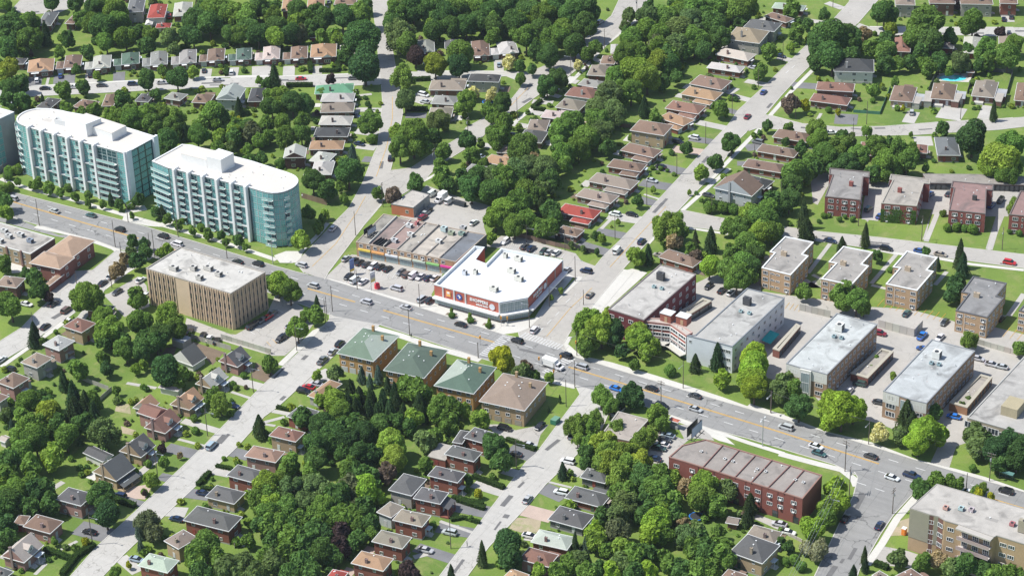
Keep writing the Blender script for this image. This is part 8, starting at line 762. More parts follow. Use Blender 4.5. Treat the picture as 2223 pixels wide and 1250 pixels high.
def billboard(root,p,q,z,hh,parts=('billboard_panel',),face=(.42,.46,.52)):
    a,c=Vector(p),Vector(q); d=c-a; L=d.length; th=math.atan2(d.y,d.x); m_=(a+c)/2
    mb=MB(); mb.box(-L/2,L/2,-.35,-.2,z+1.2,z+1.2+hh,0); mb.box(-L/2+.15,L/2-.15,-.42,-.35,z+1.35,z+1.05+hh,1); mb.build('billboard_panel',[M_dark,M_tint],root,(m_.x,m_.y,0),th,face)
    mb=MB(); mb.box(-L/2,L/2,1.2,1.35,z+1.2,z+1.2+hh,0); mb.build('billboard_back_panel',M_dark,root,(m_.x,m_.y,0),th)
    mb=MB()
    for k in (-.4,0,.4):
        mb.box(k*L-.1,k*L+.1,-.1,.1,z,z+1.3+hh); mb.box(k*L-.06,k*L+.06,-1.6,1.6,z+.1,z+.25)
    mb.box(-L/2,L/2,-1.2,-1.0,z+.9,z+1.0); mb.build('billboard_frame',M_dark,root,(m_.x,m_.y,0),th)
a,c=PT_['pbb']; x=(a[0]+c[0])/2; billboard(b.root,b.loc((x,a[1]-2.6)),b.loc((x,a[1]+2.6)),b.zr,2.2)
q=b.loc(dv[1][0]); mb=MB(); mb.box(1.2,6.2,1.0,6.2,b.zr+.07,b.zr+.12); 
for k in range(5): mb.box(1.2+k*1.2,1.35+k*1.2,1.0,6.2,b.zr+.12,b.zr+.7)
mb.build('burnt_roof_frame',M_dark,b.root,(q[0],q[1],0),0)
# ---- orange side building
b=Block('brick_workshop','orange brick building with grey side wall behind the strip of shops','building',B['small'],4.2,(.50,.17,.09),(.42,.39,.35),M_tint,(.2,.2,.2),par=.15,pw=.15)
b.w(0,1,1,[1.4],1.2,1.2,ts=[.7]); b.band(1,2,0,4.1,.06,'grey_side_wall',M_tint,(.33,.34,.33)); b.band(1,2,0,2.2,.12,'steel_door',M_tint,(.2,.21,.22),.6,.66)
# ---- walk-up apartments
TAN=(.42,.285,.17); RED=(.235,.075,.06)
AL={'a1':'first flat-roofed tan walk-up, leftmost, with white roof edge','a2':'second tan walk-up from the left, trees before it','a3':'third tan walk-up from the left with white roof edge','a4':'tan walk-up with dark roof edge beside tall spruces','a5':'tan walk-up cut by the right edge of the photo'}
for k,lab in AL.items():
    b=Block('walk_up_apartment',lab,'apartment house',B[k],8,TAN,(.30,.28,.255) if k!='a4' else (.22,.215,.21),M_tint,(.72,.72,.70) if k<'a4' else (.11,.11,.115),par=.35,pw=.4,group='tan brick walk-up apartments')
    zs=[.7,3.2,5.7]
    if k!='a5':
        b.w(0,1,4,zs,1.9,1.35,kind='wide',ts=[.14,.88],ac=.25); b.w(0,1,4,[z+.6 for z in zs],1.5,.6,kind='plain',ts=[.38,.56])
        b.w(1,2,4,zs,1.5,1.3,ts=[.12,.38,.62,.88],ac=.15); b.w(3,4,3,zs,1.5,1.3,ts=[.2,.5,.8],ac=.15); b.w(7,0,3,zs,1.4,1.3,ts=[.2,.5,.8]); b.w(6,7,1,zs,1.2,1.2); b.w(4,5,4,zs,1.5,1.3); b.w(5,6,3,zs,1.4,1.3)
    else: b.w(0,1,4,zs,1.9,1.35,kind='wide'); b.w(3,0,4,zs,1.5,1.3)
    ci={'a1':0,'a2':1,'a3':2,'a4':3}.get(k)
    if ci is not None:
        x,y=b.loc(PT_['chim'][ci]); mb=MB(); mb.box(-1,1,-.5,.5,b.zr,b.zr+1.5); mb.box(-1.05,1.05,-.55,.55,b.zr+1.5,b.zr+1.62,1); mb.box(-.6,-.1,-.25,.25,b.zr+1.62,b.zr+1.66,2); mb.build('chimney',[M_wall,M_tint,M_dark],b.root,(x,y,0),0,(.40,.32,.23))
        mb=MB(); e=b.edge(0,1); v=Vector(e[0])+(Vector(e[1])-Vector(e[0]))*.3; mb.cyl(0,-.1,0,7.6,.06,.06,6); mb.build('drainpipe',M_white,b.root,(v.x,v.y-.1,0))
BL={'b1':('red brick walk-up with dark roof, first from the left',(.25,.235,.22)),'b2':('red brick walk-up with ivy on its front, second from the left',(.33,.30,.26)),'b3':('red brick walk-up with brown roof behind round bushes',(.25,.16,.145)),'b4':('red brick walk-up cut by the right edge of the photo',(.25,.16,.145))}
for k,(lab,fc) in BL.items():
    b=Block('walk_up_apartment',lab,'apartment house',B[k],7.7,RED,fc,M_tint,(.16,.13,.12) if k!='b2' else (.36,.33,.28),par=.3,pw=.35,group='red brick walk-up apartments')
    zs=[.4,2.9,5.4] if k!='b1' else [.2,2.9,5.4]
    b.w(0,1,3,zs,2.0,1.4,kind='wide',ts=[.17,.56,.80] if k!='b2' else [.18,.45,.80],ac=.3); b.w(0,1,1,zs[1:],.6,1.3,kind='plain',ts=[.36])
    if k=='b2':
        g=np.random.default_rng(3); a,c=map(Vector,b.edge(0,1)); d=c-a; n_=Vector((d.y,-d.x)).normalized(); pos=[]
        for t0,w_,h_ in ((.04,.05,5.2),(.45,.16,5.6),(.93,.07,5.6),(.3,.1,3.0)):
            for _ in range(260): t=t0+g.normal()*w_*.6; z=g.random()**.8*h_; 
            m_=500; ts_=t0+g.normal(size=m_)*w_*.6; zz=g.random(m_)**.8*h_; pos+=[(a.x+d.x*t+n_.x*.15,a.y+d.y*t+n_.y*.15,z) for t,z in zip(ts_,zz) if 0<t<1]
        P_=np.array(pos); N_=np.tile([n_.x,n_.y,.3],(len(P_),1))+g.normal(size=P_.shape)*.4; N_/=np.linalg.norm(N_,axis=1)[:,None]; put('ivy',np_mesh('ivy',quads(P_,N_,g.uniform(.1,.22,len(P_)))),b.root,(0,0,0),0,(.09,.17,.04))
    if k!='b4':
        b.w(1,2,4,zs,1.4,1.3,ts=[.15,.4,.62,.85]); b.w(3,4,2,zs,1.1,1.3); b.w(7,0,4,zs,1.3,1.3); b.w(4,5,4,zs,1.4,1.3); b.w(5,6,2,zs,1.2,1.3)
        x,y=b.loc(PT_['chim'][{'b1':4,'b2':5,'b3':6}[k]]); mb=MB(); mb.box(-.7,.7,-.5,.5,b.zr,b.zr+1.7); mb.box(-.75,.75,-.55,.55,b.zr+1.7,b.zr+1.82,1); mb.build('chimney',[M_wall,M_tint],b.root,(x,y,0),0,RED if k!='b3' else (.05,.05,.05))
    else: b.w(3,0,4,zs,1.4,1.3)
# ---- hip-roofed green and brown walk-ups
def walkup(poly,h,rc,alt,label,wc,front):
    L_,N_,R_=[Vector(p) for p in poly]; a=N_-L_; c=R_-N_; la,lb=a.length,c.length; ta=math.atan2(a.y,a.x); tb=math.atan2(c.y,c.x)-math.pi/2; d=(tb-ta+math.pi)%(2*math.pi)-math.pi; th=ta+d*lb**2/(la**2+lb**2)
    u=Vector((math.cos(th),math.sin(th))); v=Vector((-u.y,u.x)); A=abs(a.dot(u)); B2=abs(c.dot(v)); m_=(L_+R_)/2
    root=thing('walk_up_apartment',label,'apartment house',(m_.x,m_.y,0),th,'hip-roofed walk-up apartments along the avenue'); x,y=A/2-.55,B2/2-.55
    mb=MB(); mb.prism([(-x,-y),(x,-y),(x,y),(-x,y)],0,h-.02); mb.build('wall',M_wall,root,(0,0,0),0,wc)
    roof_obj(root,A,B2,h,.34,'h',rc,None,alt=alt)
    P4=[(-x,-y),(x,-y),(x,y),(-x,y)]
    wins(root,P4[0],P4[1],4,[5.1,2.7],1.5,1.25,ts=[.12,.37,.62,.87]); wins(root,P4[1],P4[2],5,[5.1,2.7],1.1,1.1,ts=[.12,.3,.5,.7,.88]); wins(root,P4[2],P4[3],4,[5.1,2.7],1.5,1.25); wins(root,P4[3],P4[0],5,[5.1,2.7],1.1,1.1)
    for t in (.14,.38,.62,.86): 
        p=Vector(P4[0])+(Vector(P4[1])-Vector(P4[0]))*t; put('garage_door',GDOOR,root,(p.x,p.y,0),0,front,(2.3,1,2.0))
    for sx_,sy_ in ((-.32,.92),(.62,.35)):
        mb=MB(); mb.box(-.38,.38,-.38,.38,h-.5,h+2.5); mb.box(-.43,.43,-.43,.43,h+2.5,h+2.62,1); mb.build('chimney',[M_wall,M_tint],root,(sx_*x,sy_*y*.95,0),0,wc)
    for k in range(6): 
        uu,vv=rnd.uniform(-.25,.25)*A,rnd.uniform(-.25,.25)*B2; zz=h+min((A/2-abs(uu)),(B2/2-abs(vv)))*.34; put('roof_vent',VENT,root,(uu,vv,zz-.1))
YB=(.40,.235,.09)
walkup(B['g1'],6.8,(.125,.175,.125),(1,),'leftmost of three green-roofed walk-ups by the avenue',YB,(.5,.5,.5))
walkup(B['g2'],6.8,(.085,.118,.09),None,'middle green-roofed walk-up by the avenue, darkest roof',YB,(.12,.12,.12))
walkup(B['g3'],6.8,(.082,.128,.095),(3,),'third green-roofed walk-up with pale left slope',YB,(.05,.12,.2))
walkup(B['g4'],6.4,(.235,.18,.14),None,'brown-roofed tan walk-up right of the green-roofed three',(.38,.27,.155),(.30,.25,.2))
# ---- long blocks on the right
def longblock(key,label,h,wc,fc,i0,i1,side,rows=3,cop=(.25,.26,.27),wm='std',cols=9,units=None,chim=(.6,.6,.58)):
    b=Block('apartment_block',label,'apartment block',B[key],h,wc,fc,M_tint,cop,par=.25,pw=.3)
    zs=[.9+2.9*k for k in range(rows)]
    b.w(*side,cols,zs,1.5,1.35,kind=wm,margin=.05,ac=.12)
    return b
PALE=(.44,.455,.44)
b=longblock('p1','long pale-roofed block with white front, left of two by the avenue',9.5,(.33,.22,.14),PALE,0,3,(3,4),cols=12)
b.band(0,1,5.6,9.2,.08,'white_front_panel',M_tint,(.62,.61,.55)); b.band(2,3,5.6,9.2,.08,'white_front_panel',M_tint,(.62,.61,.55)); b.band(1,2,0,9.3,.7,'stair_window_frame',M_tint,(.62,.61,.55))
b.w(1,2,1,[1.2],b.L(1,2)*.75,7.2,kind='shop1',name='stair_window',out=.72); b.w(0,1,1,[1,3.9,6.8],b.L(0,1)*.55,1.4,kind='wide'); b.w(2,3,1,[1,3.9,6.8],b.L(2,3)*.5,1.4,kind='wide'); b.w(5,0,10,[1,3.9,6.8],1.5,1.35)
b.unit(PT_['p1u'][0],2.4,2.4,2.6,(.66,.66,.62),'stair_head'); [b.unit(p,1.2,1.2,.9,(.25,.35,.37)) for p in PT_['p1u'][1:3]]; put('roof_vent',VENT,b.root,(*b.loc(PT_['p1u'][3]),b.zr))
b=longblock('p2','long pale-roofed block with reddish roof stains, right of two',9.5,(.33,.22,.14),(.40,.415,.41),0,3,(3,4),cols=12)
b.band(0,1,5.6,9.2,.08,'white_front_panel',M_tint,(.62,.61,.55)); b.band(2,3,5.6,9.2,.08,'white_front_panel',M_tint,(.62,.61,.55)); b.w(1,2,1,[1.2],b.L(1,2)*.75,7.2,kind='shop1',name='stair_window',out=.1); b.w(0,1,1,[1,3.9,6.8],b.L(0,1)*.6,1.8,kind='wide'); b.w(2,3,1,[1,3.9,6.8],b.L(2,3)*.6,1.4,kind='wide'); b.w(5,0,10,[1,3.9,6.8],1.5,1.35)
M_rstain=mat('red_roof_stain',(.40,.415,.41),.95,layers=((.5,.1,4),),extra=patches((.50,.26,.22),.42,.62,.22,.8))
b.root.children[2].data.materials[0]=M_rstain
b.unit(PT_['p2u'][0],2.4,2.4,2.6,(.66,.66,.62),'stair_head'); [b.unit(p,1.2,1.2,.9,(.25,.35,.37)) for p in PT_['p2u'][1:3]]
b=longblock('p3','low tan block with rooftop penthouse at the right edge',9.0,(.33,.28,.2),(.36,.345,.32),0,3,(4,0),cols=6,cop=(.4,.39,.36))
b.w(0,1,3,[1,5.5],3.5,2.2,kind='wide'); b.w(1,2,6,[.8,4.6],4,2.6,kind='wide')
x,y=b.loc(PT_['p3u'][0]); mb=MB(); mb.box(-2.6,2.6,-3.4,3.4,0,3.2); mb.build('penthouse',M_wall,b.root,(x,y,b.zr),0,(.36,.31,.2)); b.unit(PT_['p3u'][1],1.2,1.2,1,(.25,.38,.38)); 
b=longblock('v1','dark red brick block with gravel roof beside the right-hand street',10,(.15,.035,.04),(.42,.40,.37),0,3,(1,2),cols=8,cop=(.22,.19,.18),wm='std')
b.w(3,0,9,[1,4,7],1.5,1.3); b.w(0,1,4,[1,4,7],1.8,1.3); b.unit(PT_['v1u'][0],2.6,1.6,2.8,(.06,.06,.065),'chimney_stack'); [b.unit(p,1.2,1.1,.9,(.30,.42,.43)) for p in PT_['v1u'][1:3]]; put('roof_vent',VENT,b.root,(*b.loc(PT_['v1u'][3]),b.zr))
b=Block('apartment_block','white-walled block with gravel roof and teal awning','apartment block',B['v2'],10,(.62,.64,.66),(.38,.37,.345),M_tint,(.2,.22,.24),par=.25,pw=.3,wmat=M_tint)
b.w(3,4,9,[1,4,7],1.5,1.35,kind='std',margin=.06,ac=.1); b.w(0,1,1,[7.5],.9,1.1,ts=[.12]); b.w(2,3,2,[1,4,7],2,1.3,kind='wide',ts=[.35,.7]); b.w(5,6,9,[1,4,7],1.5,1.3)
b.unit(PT_['v2u'][0],2.6,1.6,2.8,(.06,.06,.065),'chimney_stack'); [b.unit(p,1.2,1.1,.9,(.30,.42,.43)) for p in PT_['v2u'][1:3]]; [put('roof_vent',VENT,b.root,(*b.loc(p),b.zr)) for p in PT_['v2u'][3:]]
a,c=PT_['awn']; mb=MB(); dx,dy=c[0]-a[0],c[1]-a[1]; mb.face([(0,0,3.0),(3.2,0.3,2.4),(3.2+dx,dy+.3,2.4),(dx,dy,3.0)]); mb.face([(3.2,0.3,2.4),(3.2,.3,2.1),(3.2+dx,dy+.3,2.1),(3.2+dx,dy+.3,2.4)]); mb.build('awning',M_tint,b.root,(*b.loc(a),0),0,(.01,.36,.33))
b=Block('lobby_building','curved red-and-white banded entrance building between the two big blocks','building',B['vc'],9,(.33,.09,.065),(.42,.38,.34),M_tint,(.45,.30,.26),par=.3,pw=.3)
for (i,j) in ((0,1),(1,2)):
    for z in (1.9,2.9+.9,5.2,6.5,7.9): b.band(i,j,z,z+.28,.18,'white_band',M_tint,(.78,.77,.74))
    nn=3 if i==0 else 2
    for k in range(nn+1): b.band(i,j,2.0,8.1,.24,'white_post',M_tint,(.78,.77,.74),min(k/nn,.985),min(k/nn,.985)+.015)
    b.w(i,j,nn,[4.15-1.9,4.15,6.8],b.L(i,j)/nn*.9,1.1,kind='wide',ts=[(k+.5)/nn for k in range(nn)],name='ribbon_window',out=.05)
    b.band(i,j,1.7,1.95,2.4,'entrance_canopy',M_tint,(.50,.48,.43)); b.w(i,j,3,[.1],b.L(i,j)*.3,1.5,kind='shop',name='lobby_window')
for i,p in enumerate(PT_['vct']):
    x,y=b.loc(p); mb=MB(); mb.box(-2,2,-1.6,1.6,0,2.9); mb.build('stair_tower',M_wall,b.root,(x,y,b.zr),0,(.30,.10,.07)); mb=MB(); mb.box(-2.15,2.15,-1.75,1.75,2.9,3.05); mb.build('stair_tower_roof',M_tint,b.root,(x,y,b.zr),0,(.62,.62,.6)); put('door',DOOR,b.root,(x+.2,y-1.6,b.zr),0,(.45,.3,.18),(1,1,2))
for k,lab in (('pod1','planted parking podium right of the white-walled block'),('pod2','planted parking podium right of the left pale-roofed block'),('pod3','planted parking podium right of the stained-roof block'),('pod4','planted parking podium beside the dark red block')):
    b=Block('parking_podium',lab,'podium',B[k],3,(.20,.08,.06) if k!='pod3' else (.3,.16,.09),(.33,.30,.26),M_tint,(.40,.37,.30),par=.5,pw=1.0)
    b.w(1,2,7,[.1],2.3,2.1,kind='strip',margin=.08,name='garage_opening')
# ---- long red brick block with billboard
b=Block('apartment_block','long red brick block with parapet-divided roof and rooftop billboard','apartment block',B['brick'],9.4,(.225,.075,.056),(.27,.24,.215),M_tint,(.27,.15,.12),par=.3,pw=.3)
b.w(0,1,1,[6.4,3.6],1.8,1.2,kind='wide',ts=[.5],ac=.9); b.w(1,2,10,[6.4,3.6],1.8,1.2,kind='wide',ts=[.07,.155,.25,.345,.44,.54,.63,.73,.82,.93],ac=.6); b.w(1,2,6,[.1],1.9,2.2,kind='strip',ts=[.1,.27,.45,.6,.78,.95],name='door_recess')
b.w(3,4,10,[6.4,3.6,.9],1.8,1.3,kind='wide'); b.w(5,0,3,[6.4,3.6],1.6,1.3)
for a,c in PT_['brickdiv']: b.bar(a,c,.22,b.zr,b.zr+.42,'fire_wall',M_tint,(.24,.12,.10))
for k in range(7): b.band(1,2,0,9.1,.1,'drainpipe',M_tint,(.12,.05,.04),.12+k*.135,.12+k*.135+.003)
for p in PT_['bricksk']: b.unit(p,.8,.8,.5,(.72,.72,.70),'skylight')
bl=b.loc(PT_['bbtop']); billboard(b.root,(bl[0],bl[1]-1.0),(bl[0],bl[1]+5.4),b.zr,3.4,face=(.45,.50,.60))
# ---- hidden flat-roofed building, left shop, garages
b=Block('flat_roofed_building','low flat-roofed building hidden among willows beside the avenue','building',B['hid'],4,(.3,.17,.12),(.33,.29,.255),M_tint,(.4,.37,.33),par=.2)
b.w(0,1,3,[1],1.5,1.2); b.w(3,0,4,[1],1.5,1.2)
b=Block('workshop_building','grey flat-roofed commercial building at the left edge','building',B['shop'],6,(.33,.24,.15),(.37,.345,.31),M_tint,(.6,.59,.55),par=.35)
b.w(0,1,9,[1,3.6],1.8,1.5,kind='wide'); b.band(1,2,0,5.6,.05,'brown_side_wall',M_wall,(.16,.10,.085)); [b.unit(p,2.6 if i else 2.2,1.6,1.5,(.5,.5,.48) if i else (.22,.26,.32)) for i,p in enumerate(PT_['shopu'])]
for k in range(4): b.band(0,1,0,6.4,.5,'wall_pier',M_wall,(.22,.13,.11),.3+k*.19,.32+k*.19)
b=Block('garage_row','long row of flat-roofed garages behind the red brick walk-ups','garages',B['garrow'],3,(.12,.08,.07),(.27,.245,.22),M_tint,(.3,.28,.26),par=.1,pw=.1)
b.w(0,1,8,[.05],2.4,2.2,kind='strip',name='garage_opening'); b.w(1,2,16,[.05],2.4,2.2,kind='strip',name='garage_opening')
# ---- brown hip-roofed church hall
def hiphall(poly,h,label,root=None,name='church_hall'):
    L_,N_,R_,K_=[Vector(p) for p in poly]; a=N_-L_; c=R_-N_; la,lb=a.length,c.length; ta=math.atan2(a.y,a.x); tb=math.atan2(c.y,c.x)-math.pi/2; d=(tb-ta+math.pi)%(2*math.pi)-math.pi; th=ta+d*lb**2/(la**2+lb**2)
    u=Vector((math.cos(th),math.sin(th))); v=Vector((-u.y,u.x)); A=abs(a.dot(u)); B2=abs(c.dot(v)); m_=(L_+R_)/2
    root=thing(name,label,'building',(m_.x,m_.y,0),th); x,y=A/2-.5,B2/2-.5
    mb=MB(); mb.prism([(-x,-y),(x,-y),(x,y),(-x,y)],0,h-.02); mb.build('wall',M_wall,root,(0,0,0),0,(.22,.09,.07)); roof_obj(root,A,B2,h,.42,'h',(.34,.235,.165))
    n1,n2=max(1,int(A/5)),max(1,int(B2/5)); P4=[(-x,-y),(x,-y),(x,y),(-x,y)]
    zs=[1,3.7] if h>4 else []
    if zs:
        wins(root,P4[0],P4[1],n1,zs,1.4,1.3,ts=[(k+.5)/n1 for k in range(n1)]); wins(root,P4[1],P4[2],n2,zs,1.4,1.3,ts=[(k+.5)/n2 for k in range(n2)])
    return root
hiphall(B['wing1'],6.2,'brown hip-roofed brick hall beside the avenue, long wing'); hiphall(B['wing2'],6.2,'brown hip-roofed brick hall, front wing near the driveway'); hiphall(B['porch'],3,'low brown-roofed carport in front of the brick hall',name='carport')
# ---- bottom-right balcony apartment block
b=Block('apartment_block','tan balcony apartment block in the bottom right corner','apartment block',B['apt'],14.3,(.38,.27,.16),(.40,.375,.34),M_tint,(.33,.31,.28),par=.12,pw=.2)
b.band(0,1,4.6,14.0,.12,'olive_cladding',M_tint,(.27,.255,.19)); b.band(1,2,4.6,14.0,.10,'olive_cladding',M_tint,(.27,.255,.19),.55,1)
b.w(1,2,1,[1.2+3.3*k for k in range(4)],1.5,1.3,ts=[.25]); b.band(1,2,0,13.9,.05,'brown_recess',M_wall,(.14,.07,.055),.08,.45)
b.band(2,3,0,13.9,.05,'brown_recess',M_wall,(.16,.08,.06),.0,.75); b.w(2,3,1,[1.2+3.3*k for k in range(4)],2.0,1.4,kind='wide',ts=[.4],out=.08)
b.w(3,4,1,[1.2+3.3*k for k in range(4)],2.0,1.3,kind='wide',ts=[.45]); b.w(7,8,10,[1.2+3.3*k for k in range(4)],2.0,1.4,kind='wide'); b.w(6,7,2,[1.2+3.3*k for k in range(4)],2.0,1.3,kind='wide',ts=[.25,.55])
def balconies(i,j,t0,t1,nfl=4,step=3.3,z0=.6):
    for k in range(nfl):
        z=z0+step*k; b.band(i,j,z,z+.18,1.9,'balcony_slab',M_tint,(.5,.45,.42),t0,t1)
        a,c=on(b,(t0+t1)/2,1.85,(i,j)); L=b.L(i,j)*(t1-t0); put('balcony_parapet',UB['tint'],b.root,(a[0],a[1],z+.18),c,(.36,.28,.27),(L,.12,1.0))
        n=max(2,int(L/3)); b.w(i,j,n,[z+.3],1.9,2.2,kind='wide',ts=[t0+(t1-t0)*(q+.5)/n for q in range(n)],name='balcony_door')
balconies(4,5,.04,.97); balconies(7,8,.12,.5)
for z0 in (.0,): b.band(4,5,13.7,14.15,2.0,'roof_overhang',M_tint,(.42,.39,.35),0,1)
for i,p in enumerate(PT_['aptu']): b.unit(p,1.4 if i!=4 else 3,1.4,1.1 if i!=4 else 4,[(.38,.50,.50),(.45,.38,.40),(.38,.14,.15),(.5,.3,.25),(.3,.27,.2)][i])
M_tar=mat('white_roof_tape',(.66,.65,.62),.8)
for a,c in (((0,.0),(7,.0)),):
    pass
# =====================================================================  vehicles
def car_meshes(kind):
    S={'sedan':(4.7,1.8,.62,.95,1.42,[-2.0,-.95,.35,1.35],0),'suv':(4.7,1.88,.75,1.08,1.72,[-2.25,-1.85,.55,1.35],0),'van':(5.0,1.95,.70,1.05,1.75,[-2.4,-2.05,.75,1.75],0),'pickup':(5.6,1.95,.75,1.1,1.78,[-.95,-.7,.75,1.35],0),'boxvan':(5.2,1.95,.75,1.15,2.1,[-2.5,-2.45,1.0,1.8],0)}
    L,Wd,z1,z2,zr,xs,_=S[kind]; h=Wd/2; mb=MB()
    # lower body as lofted sections along x
    secs=[(-L/2,.80*h,.42,z2-.18),(-L/2+.12,.95*h,.28,z2-.02),(-L/2+.7,h,.22,z2),(L/2-1.5,h,.22,z2),(L/2-.9,.98*h,.24,z2-.10),(L/2-.25,.92*h,.3,z2-.22),(L/2,.75*h,.4,z2-.38)]
    if kind=='pickup': pass
    def ring(x,w,zb,zt): return [(x,-w,zb+.08),(x,-w,zt-.14),(x,-w*.90,zt),(x,w*.90,zt),(x,w,zt-.14),(x,w,zb+.08),(x,w*.85,zb),(x,-w*.85,zb)]
    R_=[ring(*s) for s in secs]
    for A_,C_ in zip(R_,R_[1:]):
        for k in range(8): mb.face([A_[k],C_[k],C_[(k+1)%8],A_[(k+1)%8]])
    mb.face(R_[0]); mb.face(R_[-1][::-1])
    xb,xrb,xrf,xf=xs; wt=h*.74; wb=h*.90
    # roof panel and pillars
    mb.box(xrb,xrf,-wt,wt,zr-.05,zr)
    if kind=='boxvan' or kind=='van':
        for s in (-1,1): mb.face([(xb,s*wb,z2),(xrb,s*wt,zr),(xrb+.25,s*wt,zr),(xb+.35,s*wb,z2)][::s])
    if kind=='boxvan':
        for s in (-1,1): mb.face([(xb,s*(wb+.01),z2-.05),(xrb,s*(wt+.01),zr),(xrf-.9,s*(wt+.01),zr),(xrf-.7,s*(wb+.01),z2-.05)][::-s])
    if kind=='pickup':
        mb.box(-L/2+.1,xb-.1,-h*.85,-h*.78,z2-.02,z2+.06); mb.box(-L/2+.1,xb-.1,h*.78,h*.85,z2-.02,z2+.06)
    body=mb.mesh('body',[M_paint])
    g=MB(); e=.015
    q=[(xb,-wb,z2-.02),(xf,-wb,z2-.06),(xf,wb,z2-.06),(xb,wb,z2-.02),(xrb,-wt-e,zr-.04),(xrf,-wt-e,zr-.04),(xrf,wt+e,zr-.04),(xrb,wt+e,zr-.04)]
    for f in ((0,1,5,4),(1,2,6,5),(2,3,7,6),(3,0,4,7),(4,5,6,7)): g.face([q[k] for k in f])
    glass=g.mesh('windows',[M_carglass])
    bed=None
    if kind=='pickup': g=MB(); g.box(-L/2+.18,xb-.15,-h*.76,h*.76,z2,z2+.012); bed=g.mesh('cargo_bed',[M_dark])
    return body,glass,L,Wd,bed
_w_=MB(); _w_.cyl(0,0,-.11,.11,.33,.33,12,0,axis='y'); _w_.cyl(0,0,-.12,.12,.19,.19,8,1,axis='y'); WHEEL=_w_.mesh('wheel',[M_tyre,M_rim])
_l=MB(); _l.box(-.06,.06,-.2,.2,-.07,.07); HL=_l.mesh('headlight',[M_lamp]); _l=MB(); _l.box(-.05,.05,-.18,.18,-.1,.1); TL=_l.mesh('taillight',[M_red])
CM={k:car_meshes(k) for k in('sedan','suv','van','pickup','boxvan')}
CC=dict(white=(.72,.72,.71),silver=(.46,.47,.48),black=(.012,.013,.015),grey=(.16,.17,.175),darkgrey=(.06,.063,.067),teal=(.05,.12,.125),red=(.5,.02,.025),red2=(.24,.015,.03),blue2=(.03,.09,.28),bluebright=(.02,.18,.6),darkblue=(.015,.03,.075),brown=(.14,.09,.07),silverblue=(.30,.38,.44),darkgreen=(.035,.07,.06),tan=(.33,.29,.23))
NMC=dict(sedan='sedan_car',suv='suv_car',van='minivan',pickup='pickup_truck',truck='box_truck',boxvan='delivery_van',boxtruck='delivery_truck')
for (ty,co,x,y,th,_pl),label in zip(CARS,car_labels()):
    nm=NMC[ty]
    base=ty if ty in CM else 'boxvan'
    zc=.165 if True else 0
    root=thing(nm,label,{'sedan':'car','suv':'car','van':'minivan','pickup':'pickup','boxvan':'van'}.get(ty,'truck'),(x,y,.13),th,'cars and vans on the roads and car parks'); c=vary(CC[co],.08)
    if ty in('truck','boxtruck'):
        Lb=5.0 if ty=='truck' else 3.6; mb=MB(); mb.box(-Lb/2-.9,Lb/2-.9,-1.15,1.15,.8,3.2); mb.build('cargo_box',M_tint,root,(0,0,0),0,(.76,.76,.74))
        mb=MB(); x0=Lb/2-.8; mb.box(x0,x0+1.5,-1.0,1.0,.55,1.3); mb.face([(x0+1.5,-1,1.3),(x0+1.5,1,1.3),(x0+1.1,.85,2.2),(x0+1.1,-.85,2.2)]); mb.box(x0,x0+1.1,-.9,.9,1.3,2.25); mb.box(x0+1.5,x0+2.3,-.95,.95,.55,1.25); mb.build('cab',M_paint,root,(0,0,0),0,c)
        mb=MB(); mb.face([(x0+1.52,-.85,1.35),(x0+1.52,.85,1.35),(x0+1.14,.75,2.15),(x0+1.14,-.75,2.15)]); mb.box(x0+.3,x0+1.0,-.93,.93,1.4,2.05); mb.build('windows',M_carglass,root)
        ax=[-Lb/2,x0+1.4]; hw=1.0
    else:
        body,glass,L,Wd,bed=CM[base]; put('body',body,root,(0,0,0),0,c); put('windows',glass,root)
        if bed: put('cargo_bed',bed,root)
        ax=[-L/2+.95,L/2-.95]; hw=Wd/2-.08
        for s in (-1,1): put('headlight',HL,root,(L/2-.13,s*Wd*.34,.62)); put('taillight',TL,root,(-L/2+.03,s*Wd*.34,.74))
    for ax_ in ax:
        for s in (-1,1): put('wheel',WHEEL,root,(ax_,s*hw,.33))
